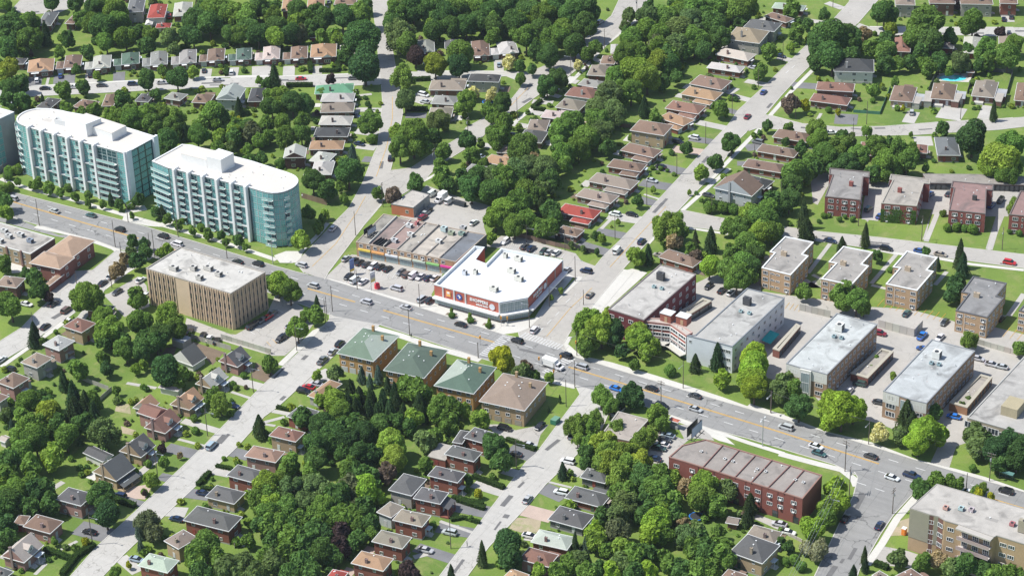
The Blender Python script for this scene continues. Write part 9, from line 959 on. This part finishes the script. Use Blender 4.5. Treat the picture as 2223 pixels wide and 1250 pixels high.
# =====================================================================  trees
_ico={}
def ico(low=False):
    if low not in _ico:
        import bmesh; bm=bmesh.new(); bmesh.ops.create_icosphere(bm,subdivisions=1 if low else 2,radius=1); _ico[low]=(np.array([v.co[:] for v in bm.verts]),np.array([[v.index for v in f.verts] for f in bm.faces])); bm.free()
    return _ico[low]
def lobes(seed,k,rx=.60,rz=.58,zc=1.18,lr=(.30,.46)):
    g=np.random.default_rng(seed); C_=[(0,0,zc,.55)]
    for i in range(k):
        a=g.uniform(0,2*math.pi); t=math.acos(g.uniform(-.75,1)); rr=g.uniform(.75,1.08)
        C_.append((math.cos(a)*math.sin(t)*rx*rr*g.uniform(.8,1.1),math.sin(a)*math.sin(t)*rx*rr*g.uniform(.8,1.1),zc+math.cos(t)*rz*rr,g.uniform(*lr)))
    return np.array(C_)
def crown(seed,n,size,k=16,core=True,lowcore=False,droop=0,spread=.18,**kw):
    g=np.random.default_rng(seed+50); Lb=lobes(seed,k,**kw); w=Lb[:,3]**2; w/=w.sum(); idx=g.choice(len(Lb),size=int(n*1.9),p=w)
    d=g.normal(size=(len(idx),3)); d/=np.linalg.norm(d,axis=1)[:,None]; r=Lb[idx,3]*(1-spread*g.random(len(idx))**1.5+.10*g.random(len(idx)))
    p=Lb[idx,:3]+d*r[:,None]; keep=np.ones(len(p),bool)
    for j,l in enumerate(Lb):
        dist=np.linalg.norm(p-l[:3],axis=1); keep&=~((dist<l[3]*.78)&(idx!=j))
    p,d=p[keep][:n],d[keep][:n]
    if droop: p[:,2]-=droop*g.random(len(p))*np.linalg.norm(p[:,:2],axis=1)
    nr=d*.75+g.normal(size=d.shape)*.55+np.array([0,0,.25]); nr/=np.linalg.norm(nr,axis=1)[:,None]
    v=quads(p,nr,size*g.uniform(.55,1.25,len(p)))
    if core:
        iv,jf=ico(lowcore); cv=[];cf=[]
        for l in Lb: cf.append(jf+len(cv)*len(iv)); cv.append(iv*l[3]*.76*(1+g.uniform(-.08,.08,(len(iv),1)))+l[:3])
        return v,(np.concatenate(cv),np.concatenate(cf))
    return v,None
def conifer(seed,n,size,tiers=11,full=.0):
    g=np.random.default_rng(seed); t=g.random(n)**.75; tt=t
    tier=np.abs(((t*tiers)%1)-.0); nb=9; a=g.uniform(0,2*math.pi,n); ph=np.floor(t*tiers)*1.3
    star=.78+.22*np.cos(a*nb+ph)*np.cos(a*2+seed+t*5); R_=(1-t)**.72*(1.0-.34*tier)*star*(1+.16*np.sin(a*3+seed*2+t*9))+.03; rr=R_*(1-.35*g.random(n)**2)
    z=.06+.94*t-.05*tier*(1-t)
    p=np.stack([rr*np.cos(a),rr*np.sin(a),z],1); nr=np.stack([np.cos(a)*.5,np.sin(a)*.5,np.full(n,.75)],1)+g.normal(size=(n,3))*.45; nr/=np.linalg.norm(nr,axis=1)[:,None]
    v=quads(p,nr,size*g.uniform(.6,1.3,n)*(.55+.45*(1-t)),.7)
    k=10; cv=[];cf=[]
    ring=np.array([[math.cos(2*math.pi*i/k),math.sin(2*math.pi*i/k)] for i in range(k)])
    cv=np.concatenate([np.c_[ring*.62,np.full(k,.08)],np.c_[ring*.36,np.full(k,.45)],[[0,0,.95]]]); 
    for i in range(k): j=(i+1)%k; cf+=[[i,j,k+j],[i,k+j,k+i],[k+i,k+j,2*k]]
    return v,(cv,np.array(cf))
def sq(me,sz): return me
BIG=[np_mesh('crown',*crown(s,(14000,12000,9500,13000,10500,8500)[s],(.034,.040,.050,.037,.046,.055)[s],(30,24,20,34,26,18)[s],spread=.3,rx=.66,rz=.62,lr=(.22,.40))) for s in range(6)]
MID=[np_mesh('crown',*crown(20+s,6500,.056,18,spread=.28,rx=.64,rz=.60,lr=(.25,.42))) for s in range(6)]
DOM=[np_mesh('crown',*crown(40+s,7000,.050,13,rx=.50,rz=.42,lr=(.40,.55))) for s in range(3)]
AIRY=[np_mesh('crown',*crown(60+s,8500,.040,30,core=False,droop=.35,spread=.6,lr=(.17,.30),rx=.74,rz=.62)) for s in range(4)]
BARE=[np_mesh('crown',*crown(80+s,2600,.040,26,core=False,spread=.9,lr=(.15,.28),rx=.72,rz=.68)) for s in range(2)]
CON=[np_mesh('crown',*conifer(90+s,6000,.055)) for s in range(3)]
SHR=[np_mesh('crown',*crown(100+s,2400,.085,8,rx=.45,rz=.30,zc=.75,lr=(.42,.58))) for s in range(3)]
def trunk_mesh(seed,limbs=5,conif=False):
    g=random.Random(seed); mb=MB(); mb.cyl(0,0,0,1.15 if not conif else .8,.085,.05 if not conif else .02,7)
    def limb(a,z0,L,el,r):
        n=len(mb.v); dx,dy,dz=math.cos(a)*math.cos(el),math.sin(a)*math.cos(el),math.sin(el); k=5
        for t,rr in ((0,r),(1,r*.35)):
            for i in range(k): b_=2*math.pi*i/k; mb.v.append((dx*L*t+rr*math.cos(b_)*-math.sin(a)+rr*math.sin(b_)*-dz*math.cos(a),dy*L*t+rr*math.cos(b_)*math.cos(a)-rr*math.sin(b_)*dz*math.sin(a),z0+dz*L*t+rr*math.sin(b_)*math.cos(el)))
        for i in range(k): j=(i+1)%k; mb.f.append((n+i,n+j,n+k+j,n+k+i)); mb.m.append(0)
    if not conif:
        for i in range(limbs): limb(2*math.pi*(i+g.random()*.6)/limbs,g.uniform(.6,1.05),g.uniform(.6,.95),g.uniform(.5,1.1),.042)
    return mb.mesh('trunk',[M_bark])
TR=[trunk_mesh(s,6) for s in range(3)]; TRB=trunk_mesh(9,12); TC=trunk_mesh(5,conif=True)
LC0=dict(d=(.034,.072,.026),D=(.022,.050,.022),m=(.058,.108,.030),l=(.090,.150,.034),L=(.105,.175,.030),g=(.058,.094,.042),G=(.050,.066,.042),o=(.098,.142,.03),y=(.23,.27,.03),p=(.026,.020,.026),P=(.060,.052,.052),r=(.13,.115,.085),v=(.19,.22,.17),f=(.40,.43,.27),w=(.076,.132,.036),c=(.026,.052,.028),C=(.036,.058,.032),k=(.024,.044,.022),K=(.020,.038,.024),b=(.050,.085,.082),s=(.055,.105,.028),h=(.05,.095,.028))
_g={k:(2.3 if k in 'dDPpG' else 2.1 if k in 'mgshoc' else 2.0 if k in 'lLw' else 1.25 if k in 'fyv' else 2.1) for k in LC0}
LC={k:(v[0]*_g[k]*1.27,v[1]*_g[k]*1.18,v[2]*_g[k]*.98) for k,v in LC0.items()}
KT=dict(w=('willow_tree','tree'),c=('conifer_tree','conifer'),C=('conifer_tree','conifer'),k=('conifer_tree','conifer'),K=('conifer_tree','conifer'),b=('conifer_tree','conifer'),s=('shrub','shrub'),h=('shrub','shrub'))
for i,((k,x,y,Rm,Ht),label) in enumerate(zip(TREES,tree_labels(TREES,TREES+BGTREES))):
    nm,cat=KT.get(k,('deciduous_tree','tree')); root=thing(nm,label,cat,(x,y,0),rnd.uniform(0,6.28),{'tree':'broadleaf trees of the neighbourhood','conifer':'conifers of the neighbourhood','shrub':'garden shrubs'}[cat])
    col=vary(LC[k],.16); hs=rnd.uniform(-.08,.08); col=(col[0]*(1+hs),col[1],col[2]*(1-hs)); j=rnd.uniform(.93,1.07)
    if cat=='conifer': put('crown',rnd.choice(CON),root,(0,0,.3),0,col,(Rm,Rm,Ht-.3)); put('trunk',TC,root,(0,0,0),0,None,(Rm*.8,Rm*.8,Ht*.9))
    elif cat=='shrub': put('crown',rnd.choice(SHR),root,(0,0,0),0,col,(Rm,Rm,Ht/1.35)); put('trunk',TR[0],root,(0,0,0),0,None,(Rm*.5,Rm*.5,Ht*.5))
    else:
        me=rnd.choice(AIRY if k in 'wv' else BARE if k=='r' else (BIG+DOM if Rm>4.2 else MID)) if k not in 'oGPgml' or rnd.random()<.6 else rnd.choice(AIRY+BIG)
        put('crown',me,root,(0,0,0),0,col,(Rm,Rm*j,Ht/2.05)); put('trunk',TRB if k=='r' else rnd.choice(TR),root,(0,0,0),0,None,(Rm*.9,Rm*.9,Ht/2.05))
def inside(p,q):
    c=False
    for i in range(len(q)):
        x1,y1=q[i-1]; x2,y2=q[i]
        if (y1>p[1])!=(y2>p[1]) and p[0]<(x2-x1)*(p[1]-y1)/(y2-y1)+x1: c=not c
    return c
HARD=[r_[3] for r_ in ROADS]+[l_[1] for l_ in LOTS]+list(B.values())
HB=[(min(p[0] for p in q),max(p[0] for p in q),min(p[1] for p in q),max(p[1] for p in q)) for q in HARD]
def free(x,y,r):
    for (a,b_,c,d),q in zip(HB,HARD):
        if a-r<x<b_+r and c-r<y<d+r and any(inside((x+dx,y+dy),q) for dx,dy in ((0,0),(r,0),(-r,0),(0,r),(0,-r))): return False
    for h in HOUSES:
        if (h[0]-x)**2+(h[1]-y)**2<(max(h[3],h[4])/2+2+r)**2:
            c,s=math.cos(h[2]),math.sin(h[2]); u=(x-h[0])*c+(y-h[1])*s; v=-(x-h[0])*s+(y-h[1])*c
            if abs(u)<h[3]/2+r and abs(v)<h[4]/2+r: return False
    for x1,y1,x2,y2,w,_ in DRIVES:
        L2=(x2-x1)**2+(y2-y1)**2; t=max(0,min(1,((x-x1)*(x2-x1)+(y-y1)*(y2-y1))/L2))
        if math.hypot(x1+(x2-x1)*t-x,y1+(y2-y1)*t-y)<w/2+r: return False
    return True
def clear_behind(x,y,r):      # keep filler trees from hiding the houses that stand behind them
    for d in (4,8,12,16):
        px_,py_=x-.56*d,y+.83*d
        for h in HOUSES:
            if (h[0]-px_)**2+(h[1]-py_)**2<(min(h[3],h[4])/2+r*.6)**2: return False
    return True
rf=random.Random(11); BGTREES=list(BGTREES); EXT=list(TREES)+BGTREES
for qi,q in enumerate(FILL):
    x0,x1,y0,y1=min(p[0] for p in q),max(p[0] for p in q),min(p[1] for p in q),max(p[1] for p in q); n=int(abs(area(q))/(34 if qi in (3,4,5) else 75 if qi==7 else 44))
    for _ in range(n):
        x,y=rf.uniform(x0,x1),rf.uniform(y0,y1); r=rf.uniform(2.4,4.6)
        if not inside((x,y),q) or not free(x,y,r*.75) or not clear_behind(x,y,r): continue
        if any((t[1]-x)**2+(t[2]-y)**2<(.62*max(t[3],r))**2 for t in EXT): continue
        t=(rf.choice('dddmmmlgG'),x,y,r,2*r+rf.uniform(.5,2.5)); BGTREES.append(t); EXT.append(t)
print('background trees',len(BGTREES))
if BGTREES:
    lo=[crown(120+s,1000,.125,10,lowcore=True) for s in range(4)]; V=[];F_=[];T_=[];CV=[];CF=[];nv=0
    allv=[];cvs=[];cfs=[];tq=[];tc=[]; off=0
    g=np.random.default_rng(5)
    for k,x,y,Rm,Ht in BGTREES:
        v,(cv,cf)=lo[g.integers(4)]; a=g.uniform(0,6.28); M_=np.array([[math.cos(a)*Rm,-math.sin(a)*Rm,0],[math.sin(a)*Rm,math.cos(a)*Rm,0],[0,0,Ht/2.05]]); c=np.array(LC[k])*g.uniform(.85,1.15)
        allv.append(v@M_.T+[x,y,0]); cvs.append(cv@M_.T+[x,y,0]); cfs.append(cf+off); off+=len(cv); tq.append(np.tile(c,(len(v),1))); tc.append(np.tile(c,(len(cv),1)))
    v=np.concatenate(allv); me=np_mesh('background_trees',v,(np.concatenate(cvs),np.concatenate(cfs)),M_leafa)
    at_=me.color_attributes.new('tint','FLOAT_COLOR','POINT'); cc=np.concatenate(tq+tc); at_.data.foreach_set('color',np.c_[cc,np.ones(len(cc))].astype(np.float32).ravel())
    o=put('background_trees',me); o['kind']='stuff'; tag(o,'small broadleaf trees filling in between the larger neighbourhood trees','trees')
# paved patios and vegetable beds behind some houses
pc=random.Random(21); pn=0
for h in HOUSES:
    if ROWS[h[10]][3]!='house' or pc.random()<.35: continue
    c,s=math.cos(h[2]),math.sin(h[2]); side=pc.choice((-1,1)); west='west' in ROWS[h[10]][0]
    if west: u,v,w_,l_=-h[3]/2-2.2,pc.uniform(-.2,.2)*h[4],3.4,pc.uniform(3,6)
    elif ROWS[h[10]][2]=='left': u,v,w_,l_=pc.uniform(-.2,.2)*h[3],h[4]/2+2.0,pc.uniform(3,6),3.2
    else: u,v,w_,l_=h[3]/2+2.2,pc.uniform(-.2,.2)*h[4],3.4,pc.uniform(3,6)
    x,y=h[0]+u*c-v*s,h[1]+u*s+v*c
    if not free(x,y,.6): continue
    q=[(x+a*w_/2*c-b_*l_/2*s,y+a*w_/2*s+b_*l_/2*c) for a,b_ in ((-1,-1),(1,-1),(1,1),(-1,1))]
    mb=MB(); mb.prism(q,0,.08+.0004*pn); struct(mb.build('garden_patio' if pn%4 else 'garden_bed',GM[('dirt','c','walk','p')[pn%4]])); pn+=1
# small garden bushes, one mass
def undergrowth():
    lo=[crown(140+s,150,.22,5,lowcore=True,rx=.45,rz=.3,zc=.7,lr=(.42,.58)) for s in range(4)]; V=[];CV=[];CF=[];TQ=[];TC=[];off=0; g=np.random.default_rng(8)
    pts=[]
    for h in HOUSES:
        for _ in range(9):
            a=rf.uniform(0,6.28); d=rf.uniform(.5,1)*max(h[3],h[4])+rf.uniform(1,7); pts.append((h[0]+d*math.cos(a),h[1]+d*math.sin(a),rf.uniform(.5,1.5)))
        c,s=math.cos(h[2]),math.sin(h[2])
        for _ in range(5):
            u=rf.uniform(-.5,.5)*h[3]; v=-h[4]/2-.2; pts.append((h[0]+u*c-v*s,h[1]+u*s+v*c,rf.uniform(.45,.85)))
    for q in FILL:
        for _ in range(int(abs(area(q))/60)): pts.append((rf.uniform(min(p[0] for p in q),max(p[0] for p in q)),rf.uniform(min(p[1] for p in q),max(p[1] for p in q)),rf.uniform(.8,2)))
    n=0
    for x,y,r in pts:
        if not free(x,y,r*.35): continue
        v,(cv,cf)=lo[g.integers(4)]; M_=np.diag([r,r,r*g.uniform(.8,1.2)]); c=np.array(LC[rf.choice('dmmslgdooP')])*g.uniform(.8,1.15); V.append(v@M_+[x,y,0]); CV.append(cv@M_+[x,y,0]); CF.append(cf+off); off+=len(cv); TQ.append(np.tile(c,(len(v),1))); TC.append(np.tile(c,(len(cv),1))); n+=1
    v=np.concatenate(V); me=np_mesh('garden_bushes',v,(np.concatenate(CV),np.concatenate(CF)),M_leafa); at_=me.color_attributes.new('tint','FLOAT_COLOR','POINT'); cc=np.concatenate(TQ+TC); at_.data.foreach_set('color',np.c_[cc,np.ones(len(cc))].astype(np.float32).ravel())
    o=put('garden_bushes',me); o['kind']='stuff'; tag(o,'low garden bushes and undergrowth scattered through the back gardens','bushes'); print('bushes',n)
undergrowth()
# =====================================================================  hedges, fences, poles
def hedge(pts,w,label):
    g=np.random.default_rng(len(pts)+int(w*10)); P=[];N=[]; tot=0; hh=w*.85; c0=np.array(pts[0])
    core=MB()
    for a,b_ in zip(pts,pts[1:]):
        a=np.array(a)-c0;b_=np.array(b_)-c0;L=np.hypot(*(b_-a));d=(b_-a)/L;nn=np.array([-d[1],d[0]]); n=int(L*60); u=g.random(n)*L; s=g.integers(0,4,n)
        off=np.where(s<2,g.uniform(-w/2,w/2,n),np.where(s==2,-w/2,w/2)); z=np.where(s<2,hh,g.uniform(0,hh,n))
        p=a+d*u[:,None]+nn*off[:,None]; P.append(np.c_[p,z]+g.normal(size=(n,3))*.06)
        nr=np.zeros((n,3)); nr[:,2]=(s<2); nr[:,:2]+=nn*np.where(s==2,-1,np.where(s==3,1,0))[:,None]; N.append(nr+g.normal(size=(n,3))*.4)
        core.obox(a,b_,w*.85,0,hh*.93)
    P=np.concatenate(P);N=np.concatenate(N);N/=np.linalg.norm(N,axis=1)[:,None]
    v=quads(P,N,g.uniform(.09,.18,len(P))); me=np_mesh('hedge',v); root=put('hedge',me,None,(c0[0],c0[1],0),0,vary((.05,.095,.026))); tag(root,label,'hedge','clipped garden hedges')
    core.build('hedge_core',M_leaf,root,(0,0,0),0,(.03,.06,.02))
for p,w,l in HEDGES: hedge(p,w,l)
for p,h,c,l in FENCES:
    root=thing('fence' if c!='conc' else 'garden_wall',l,'fence' if c!='conc' else 'wall',(p[0][0],p[0][1],0)); c0=Vector(p[0]); col=WCOL[c]
    for a,b_ in zip(p,p[1:]):
        a=Vector(a)-c0;b_=Vector(b_)-c0;L=(b_-a).length;n=max(1,round(L/2.4));d=(b_-a)/n;th=math.atan2(d.y,d.x)
        for k in range(n):
            m_=a+d*(k+.5); put('fence_panel' if c!='conc' else 'wall_panel',UB['tint'],root,(m_.x,m_.y,0.02),th,vary(col,.12),(d.length*.96,.08 if c!='conc' else .25,h))
            if c!='conc': q=a+d*k; put('post',UB['tint'],root,(q.x,q.y,0),th,vary(col,.1),(.12,.14,h+.12))
def pole(x,y,h,arm,ang,label):
    root=thing('utility_pole' if arm!=2 else 'street_lamp',label,'pole',(x,y,0),ang,'utility poles and street lamps'); wood=arm!=2
    mb=MB(); mb.cyl(0,0,0,h,.15,.10,8); mb.build('pole',M_wood if wood else M_metal,root)
    if arm==1:
        mb=MB(); mb.obox((0,0),(2.4,0),.07,h-1.3,h-1.22); mb.build('lamp_arm',M_metal,root); mb=MB(); mb.box(2.3,3.0,-.14,.14,h-1.34,h-1.2); mb.build('lamp_head',M_metal,root)
    if arm==2:
        for s in (-1,1):
            mb=MB(); mb.obox((0,0),(s*1.2,0),.07,h-.3,h-.22); mb.build('lamp_arm',M_metal,root); mb=MB(); mb.cyl(s*1.3,0,h-.5,h-.1,.32,.22,10); mb.build('lamp_head',M_white,root)
    if arm==3:
        for z in (h-.5,h-1.4): mb=MB(); mb.box(-.07,.07,-1.3,1.3,z,z+.12); mb.build('crossarm',M_wood,root)
        mb=MB(); 
        for s in (-1.1,-.5,.5,1.1): mb.cyl(0,s,h-.38,h-.15,.05,.04,6)
        mb.build('insulators',M_white,root); mb=MB(); mb.cyl(.3,.0,h-2.8,h-1.9,.25,.25,10); mb.build('transformer',M_metal,root)
for a_,l_ in zip(POLES,pole_labels()): pole(*a_,l_)
def cable(a,b_,ha,hb,label,sag=.9,r=.02,m_=None):
    mb=MB(); n=10; a=Vector((*a,ha)); b_=Vector((*b_,hb)); pr=None
    for i in range(n+1):
        t=i/n; p=a.lerp(b_,t); p.z-=sag*4*t*(1-t)
        d=(b_-a).normalized(); s=d.cross(Vector((0,0,1))).normalized()*r; u=Vector((0,0,r)); rg=[p+s,p+u,p-s,p-u]
        if pr:
            for k in range(4): mb.face([pr[k],rg[k],rg[(k+1)%4],pr[(k+1)%4]])
        pr=rg
    tag(mb.build('power_cable',m_ or M_dark),label,'cable','overhead power cables')
AVP=[(x,y,h) for x,y,h,arm,ang in POLES if arm in(1,3)]; CB=[]
for x,y,h in AVP:
    for dirx in (0,1):
        cand=[(math.hypot(x2-x,y2-y),x2,y2,h2) for x2,y2,h2 in AVP if (x2-x>8 if dirx==0 else y2-y>8) and math.hypot(x2-x,y2-y)<62 and (abs(y2-y)<.22*abs(x2-x) if dirx==0 else abs(x2-x)<.3*abs(y2-y))]
        if cand: CB.append((x,y,h,dirx,min(cand)))
for x,y,h,dirx,c in CB:
    mx,my=(x+c[1])/2,(y+c[2])/2; n,lx,ly=nearest(mx,my); D2=(mx-lx)**2+(my-ly)**2; k=1+sum(1 for q in CB if q[3]==dirx and ((q[0]+q[4][1])/2-lx)**2+((q[1]+q[4][2])/2-ly)**2<D2-1e-6)
    cable((x,y),(c[1],c[2]),h-.3,c[3]-.3,shorten('overhead cable running %s, %snearest to %s'%(('along the avenue','up the street')[dirx],nth(k)+' ' if k>1 else '',ref(n))))
for i,(p,q) in enumerate(PT['wires'][:3]): cable(p,q,9.3,9.3,('left','middle','right')[i]+' pale cable crossing above the trees beside the lower-right street',.5,.03,M_metal)
# =====================================================================  small things
def person(p,label,shirt,legs,rz=0,z=.14):
    root=thing('person',label,'person',(p[0],p[1],z),rz); 
    import bmesh
    me=bpy.data.meshes.new('body'); vs_=[(0,0,.92),(0,0,1.15),(0,0,1.4),(0,0,1.5),(0,0,1.66),(.0,.17,1.38),(.08,.24,1.12),(.2,.24,.9),(0,-.17,1.38),(-.06,-.25,1.12),(.05,-.27,.88),(.02,.09,.88),(.14,.1,.48),(.1,.1,.06),(.24,.1,.03),(0,-.09,.88),(-.05,-.1,.48),(-.22,-.1,.06),(-.1,-.1,.03)]
    ed=[(0,1),(1,2),(2,3),(3,4),(2,5),(5,6),(6,7),(2,8),(8,9),(9,10),(0,11),(11,12),(12,13),(13,14),(0,15),(15,16),(16,17),(17,18)]
    me.from_pydata(vs_,ed,[]); o=put('body',me,root,(0,0,0),0,shirt); md=o.modifiers.new('s','SKIN'); rad=[.15,.15,.17,.06,.11,.07,.05,.04,.07,.05,.04,.09,.065,.045,.04,.09,.065,.045,.04]
    for i,r in enumerate(rad): me.skin_vertices[0].data[i].radius=(r,r)
    me.skin_vertices[0].data[0].use_root=True; o.modifiers.new('u','SUBSURF').levels=1; me.materials.append(M_tint)
    mb=MB(); mb.cyl(0,0,1.60,1.80,.12,.10,10); mb.build('hair',M_dark,root)
person(PT_['person1'],'pedestrian in dark clothes walking on the pavement near the green-roofed walk-ups',(.03,.03,.04),None,2.8)
person(PT_['person2'],'person in dark clothes on the lower-centre street',(.05,.06,.05),None,1)
person(PT_['person3'],'pedestrian in dark clothes waiting at the corner beside the avenue',(.02,.02,.025),None,0)
def sign_pylon(p,label,cols,h):
    root=thing('pylon_sign',label,'sign',(p[0],p[1],0),0); 
    for s in (-1,1): mb=MB(); mb.box(-.08,.08,s*1.0-.08,s*1.0+.08,0,h); mb.build('post',M_metal,root)
    z=h
    for i,(c,hh) in enumerate(cols): mb=MB(); mb.box(-.15,.15,-.95,.95,z-hh+.03,z); mb.build('sign_panel',M_tint,root,(0,0,0),0,c); z-=hh
    root.rotation_euler[2]=-.2
sign_pylon(PT_['pylon1'],'blue pylon sign with yellow foot in the shop car park',[((.16,.22,.42),2.2),((.12,.18,.38),1.6),((.8,.55,.08),.9)],6.2)
sign_pylon(PT_['pylon2'],'white pylon sign with yellow panels above the red box',[((.7,.7,.7),1.2),((.4,.4,.45),1.0),((.6,.58,.4),.8),((.7,.55,.15),.9)],7)
root=thing('donation_box','round red box beneath the white pylon sign','box',(PT_['redbox'][0]+1,PT_['redbox'][1],0)); mb=MB(); mb.cyl(0,0,0,1.7,1.05,.95,14); mb.build('box_body',M_tint,root,(0,0,.02),0,(.62,.03,.05)); mb=MB(); mb.cyl(0,0,1.72,2.1,.95,.4,14); mb.build('box_lid',M_tint,root,(0,0,0),0,(.6,.03,.05))
x,y=PT_['toilet']; root=thing('portable_toilet','orange portable toilet beside the balcony apartment block','toilet',(x,y,0)); mb=MB(); mb.box(-.6,.6,-.6,.6,0,2.1); mb.build('cabin',M_tint,root,(0,0,0),0,(.80,.20,.02)); mb=MB(); mb.box(-.65,.65,-.65,.65,2.1,2.3); mb.build('roof',M_white,root); put('door',DOOR,root,(0,-.6,.1),0,(.8,.24,.04),(.9,1,1.9))
x,y=PT_['bin']; root=thing('dumpster','green dumpster on the grass beside the lower-centre street','dumpster',(x,y,0)); mb=MB(); mb.box(-1,1,-1.4,1.4,.1,1.6); mb.build('container',M_tint,root,(0,0,0),0,(.03,.16,.10)); mb=MB(); mb.face([(-1.05,-1.45,1.65),(1.05,-1.45,1.75),(1.05,1.45,1.75),(-1.05,1.45,1.65)]); mb.build('lid',M_tint,root,(0,0,0),0,(.12,.25,.17))
for i,(x,y) in enumerate(PT_['dump']): root=thing('dumpster',['dark dumpster behind the shops, left one','dark dumpster behind the shops, right one'][i],'dumpster',(x,y,0)); mb=MB(); mb.box(-1.2,1.2,-.8,.8,.1,1.5); mb.build('container',M_tint,root,(0,0,0),0,(.03,.04,.05)); mb=MB(); mb.box(-1.25,1.25,-.85,.85,1.5,1.58); mb.build('lid',M_dark,root)
x,y=PT_['shelter']; root=thing('bus_shelter','glass bus shelter beside the avenue at the right edge','shelter',(x,y,.12),0); 
mb=MB(); [mb.cyl(a,b_,0,2.4,.05,.05,6) for a in (-2,0,2) for b_ in (-.7,.7)]; mb.build('frame',M_dark,root); mb=MB(); mb.box(-2.1,2.1,-.85,.85,2.4,2.5); mb.build('roof',M_tint,root,(0,0,0),0,(.10,.22,.20)); mb=MB(); mb.box(-2,2,.68,.71,.3,2.3); mb.box(-2.02,-1.98,-.7,.7,.3,2.3); mb.build('glass_wall',M_teal_d,root); mb=MB(); mb.box(-1.2,1.2,.2,.55,.45,.5); mb.build('bench',M_wood,root)
for i,(x,y) in enumerate(PT_['planters']): root=thing('planting_bed',['left','middle','right'][i]+' planting bed on the pavement before the drugstore','planter',(x,y,0)); mb=MB(); mb.box(-2.2,2.2,-.9,.9,.07,.2); mb.build('kerb_frame',M_kerb,root); mb=MB(); mb.box(-2.0,2.0,-.7,.7,.2,.24); mb.build('soil',GM['dirt'],root)
a,c=PT_['pool']; x,y=(a[0]+c[0])/2,(a[1]+c[1])/2; root=thing('swimming_pool','turquoise oval swimming pool in a fenced back garden','pool',(x,y,0)); L=math.hypot(c[0]-a[0],c[1]-a[1])/2; th=math.atan2(c[1]-a[1],c[0]-a[0])+.35
mb=MB(); mb.face([(L*math.cos(t*.2618),L*.6*math.sin(t*.2618),.12) for t in range(24)]); mb.build('pool_water',M_water,root,(0,0,0),th)
mb=MB(); ring=[(L*math.cos(t*.2618),L*.6*math.sin(t*.2618)) for t in range(24)]; [mb.obox(ring[t-1],ring[t],.35,.05,.16) for t in range(24)]; mb.build('pool_rim',M_kerb,root,(0,0,0),th)
for i,(x,y) in enumerate(PT_['tramp']):
    root=thing('trampoline',['blue-rimmed trampoline in a garden near yellow flowering trees','blue-rimmed trampoline under trees behind the long red brick block'][i],'trampoline',(x,y,0)); mb=MB(); mb.cyl(0,0,.85,.9,1.9,1.9,20); mb.build('mat',M_dark,root); mb=MB(); rg=[(2.05*math.cos(t*.3927),2.05*math.sin(t*.3927)) for t in range(16)]; [mb.obox(rg[t-1],rg[t],.35,.86,.96) for t in range(16)]; mb.build('pad',M_tint,root,(0,0,0),0,(.02,.16,.5)); mb=MB(); [mb.cyl(2*math.cos(t*1.5708),2*math.sin(t*1.5708),0,.9,.05,.05,6) for t in range(4)]; mb.build('legs',M_metal,root)
for i,(x,y) in enumerate(PT_['tl']):
    root=thing('traffic_light','yellow traffic light at the crossing by the drugstore, '+['south-west corner','southern island','eastern corner','near the white truck','western crosswalk','drugstore corner left','drugstore corner right'][i],'traffic light',(x,y,0)); mb=MB(); mb.cyl(0,0,0,3.6,.08,.07,8); mb.build('post',M_metal,root); mb=MB(); mb.box(-.2,.2,-.2,.2,2.6,3.7); mb.build('signal_head',M_tint,root,(0,0,0),0,(.75,.33,.03)); mb=MB(); [mb.cyl(0,3.5-.32*k,-.26,-.2,.1,.1,8,0,axis='y') for k in range(3)]; mb.build('signal_lens',M_dark,root)
x,y=PT_['tshop']; root=thing('shop_sign','low roadside sign with small red roof on the grass by the avenue','sign',(x,y,0)); mb=MB(); mb.box(-1.3,1.3,-.5,.5,0,1.0); mb.build('base',M_tint,root,(0,0,0),0,(.3,.31,.32)); mb=MB(); mb.box(-1.2,1.2,-.4,.4,1.0,3.0); mb.build('sign_panel',M_tint,root,(0,0,0),0,(.45,.45,.46)); roof_obj(root,3.2,1.8,3.0,.5,'h',(.4,.12,.08))
# gate pillars before the condominiums
for k in range(9):
    t=k/8
# =====================================================================  air
hz=bpy.data.materials.new('haze_air'); hz.use_nodes=True; nt=hz.node_tree; nt.nodes.remove(nt.nodes['Principled BSDF']); pv=_n(nt,'ShaderNodeVolumePrincipled'); pv.inputs['Color'].default_value=(.80,.88,1,1); pv.inputs['Density'].default_value=.00004; pv.inputs['Anisotropy'].default_value=.2
nt.links.new(pv.outputs[0],nt.nodes['Material Output'].inputs['Volume'])
mb=MB(); mb.box(-2700,2700,-1500,3300,-1,395); mb.f.append((0,3,2,1)) if False else None
ho=mb.build('haze',hz); ho['kind']='stuff'; ho['label']='thin summer haze over the neighbourhood'
print('objects',len(bpy.data.objects))
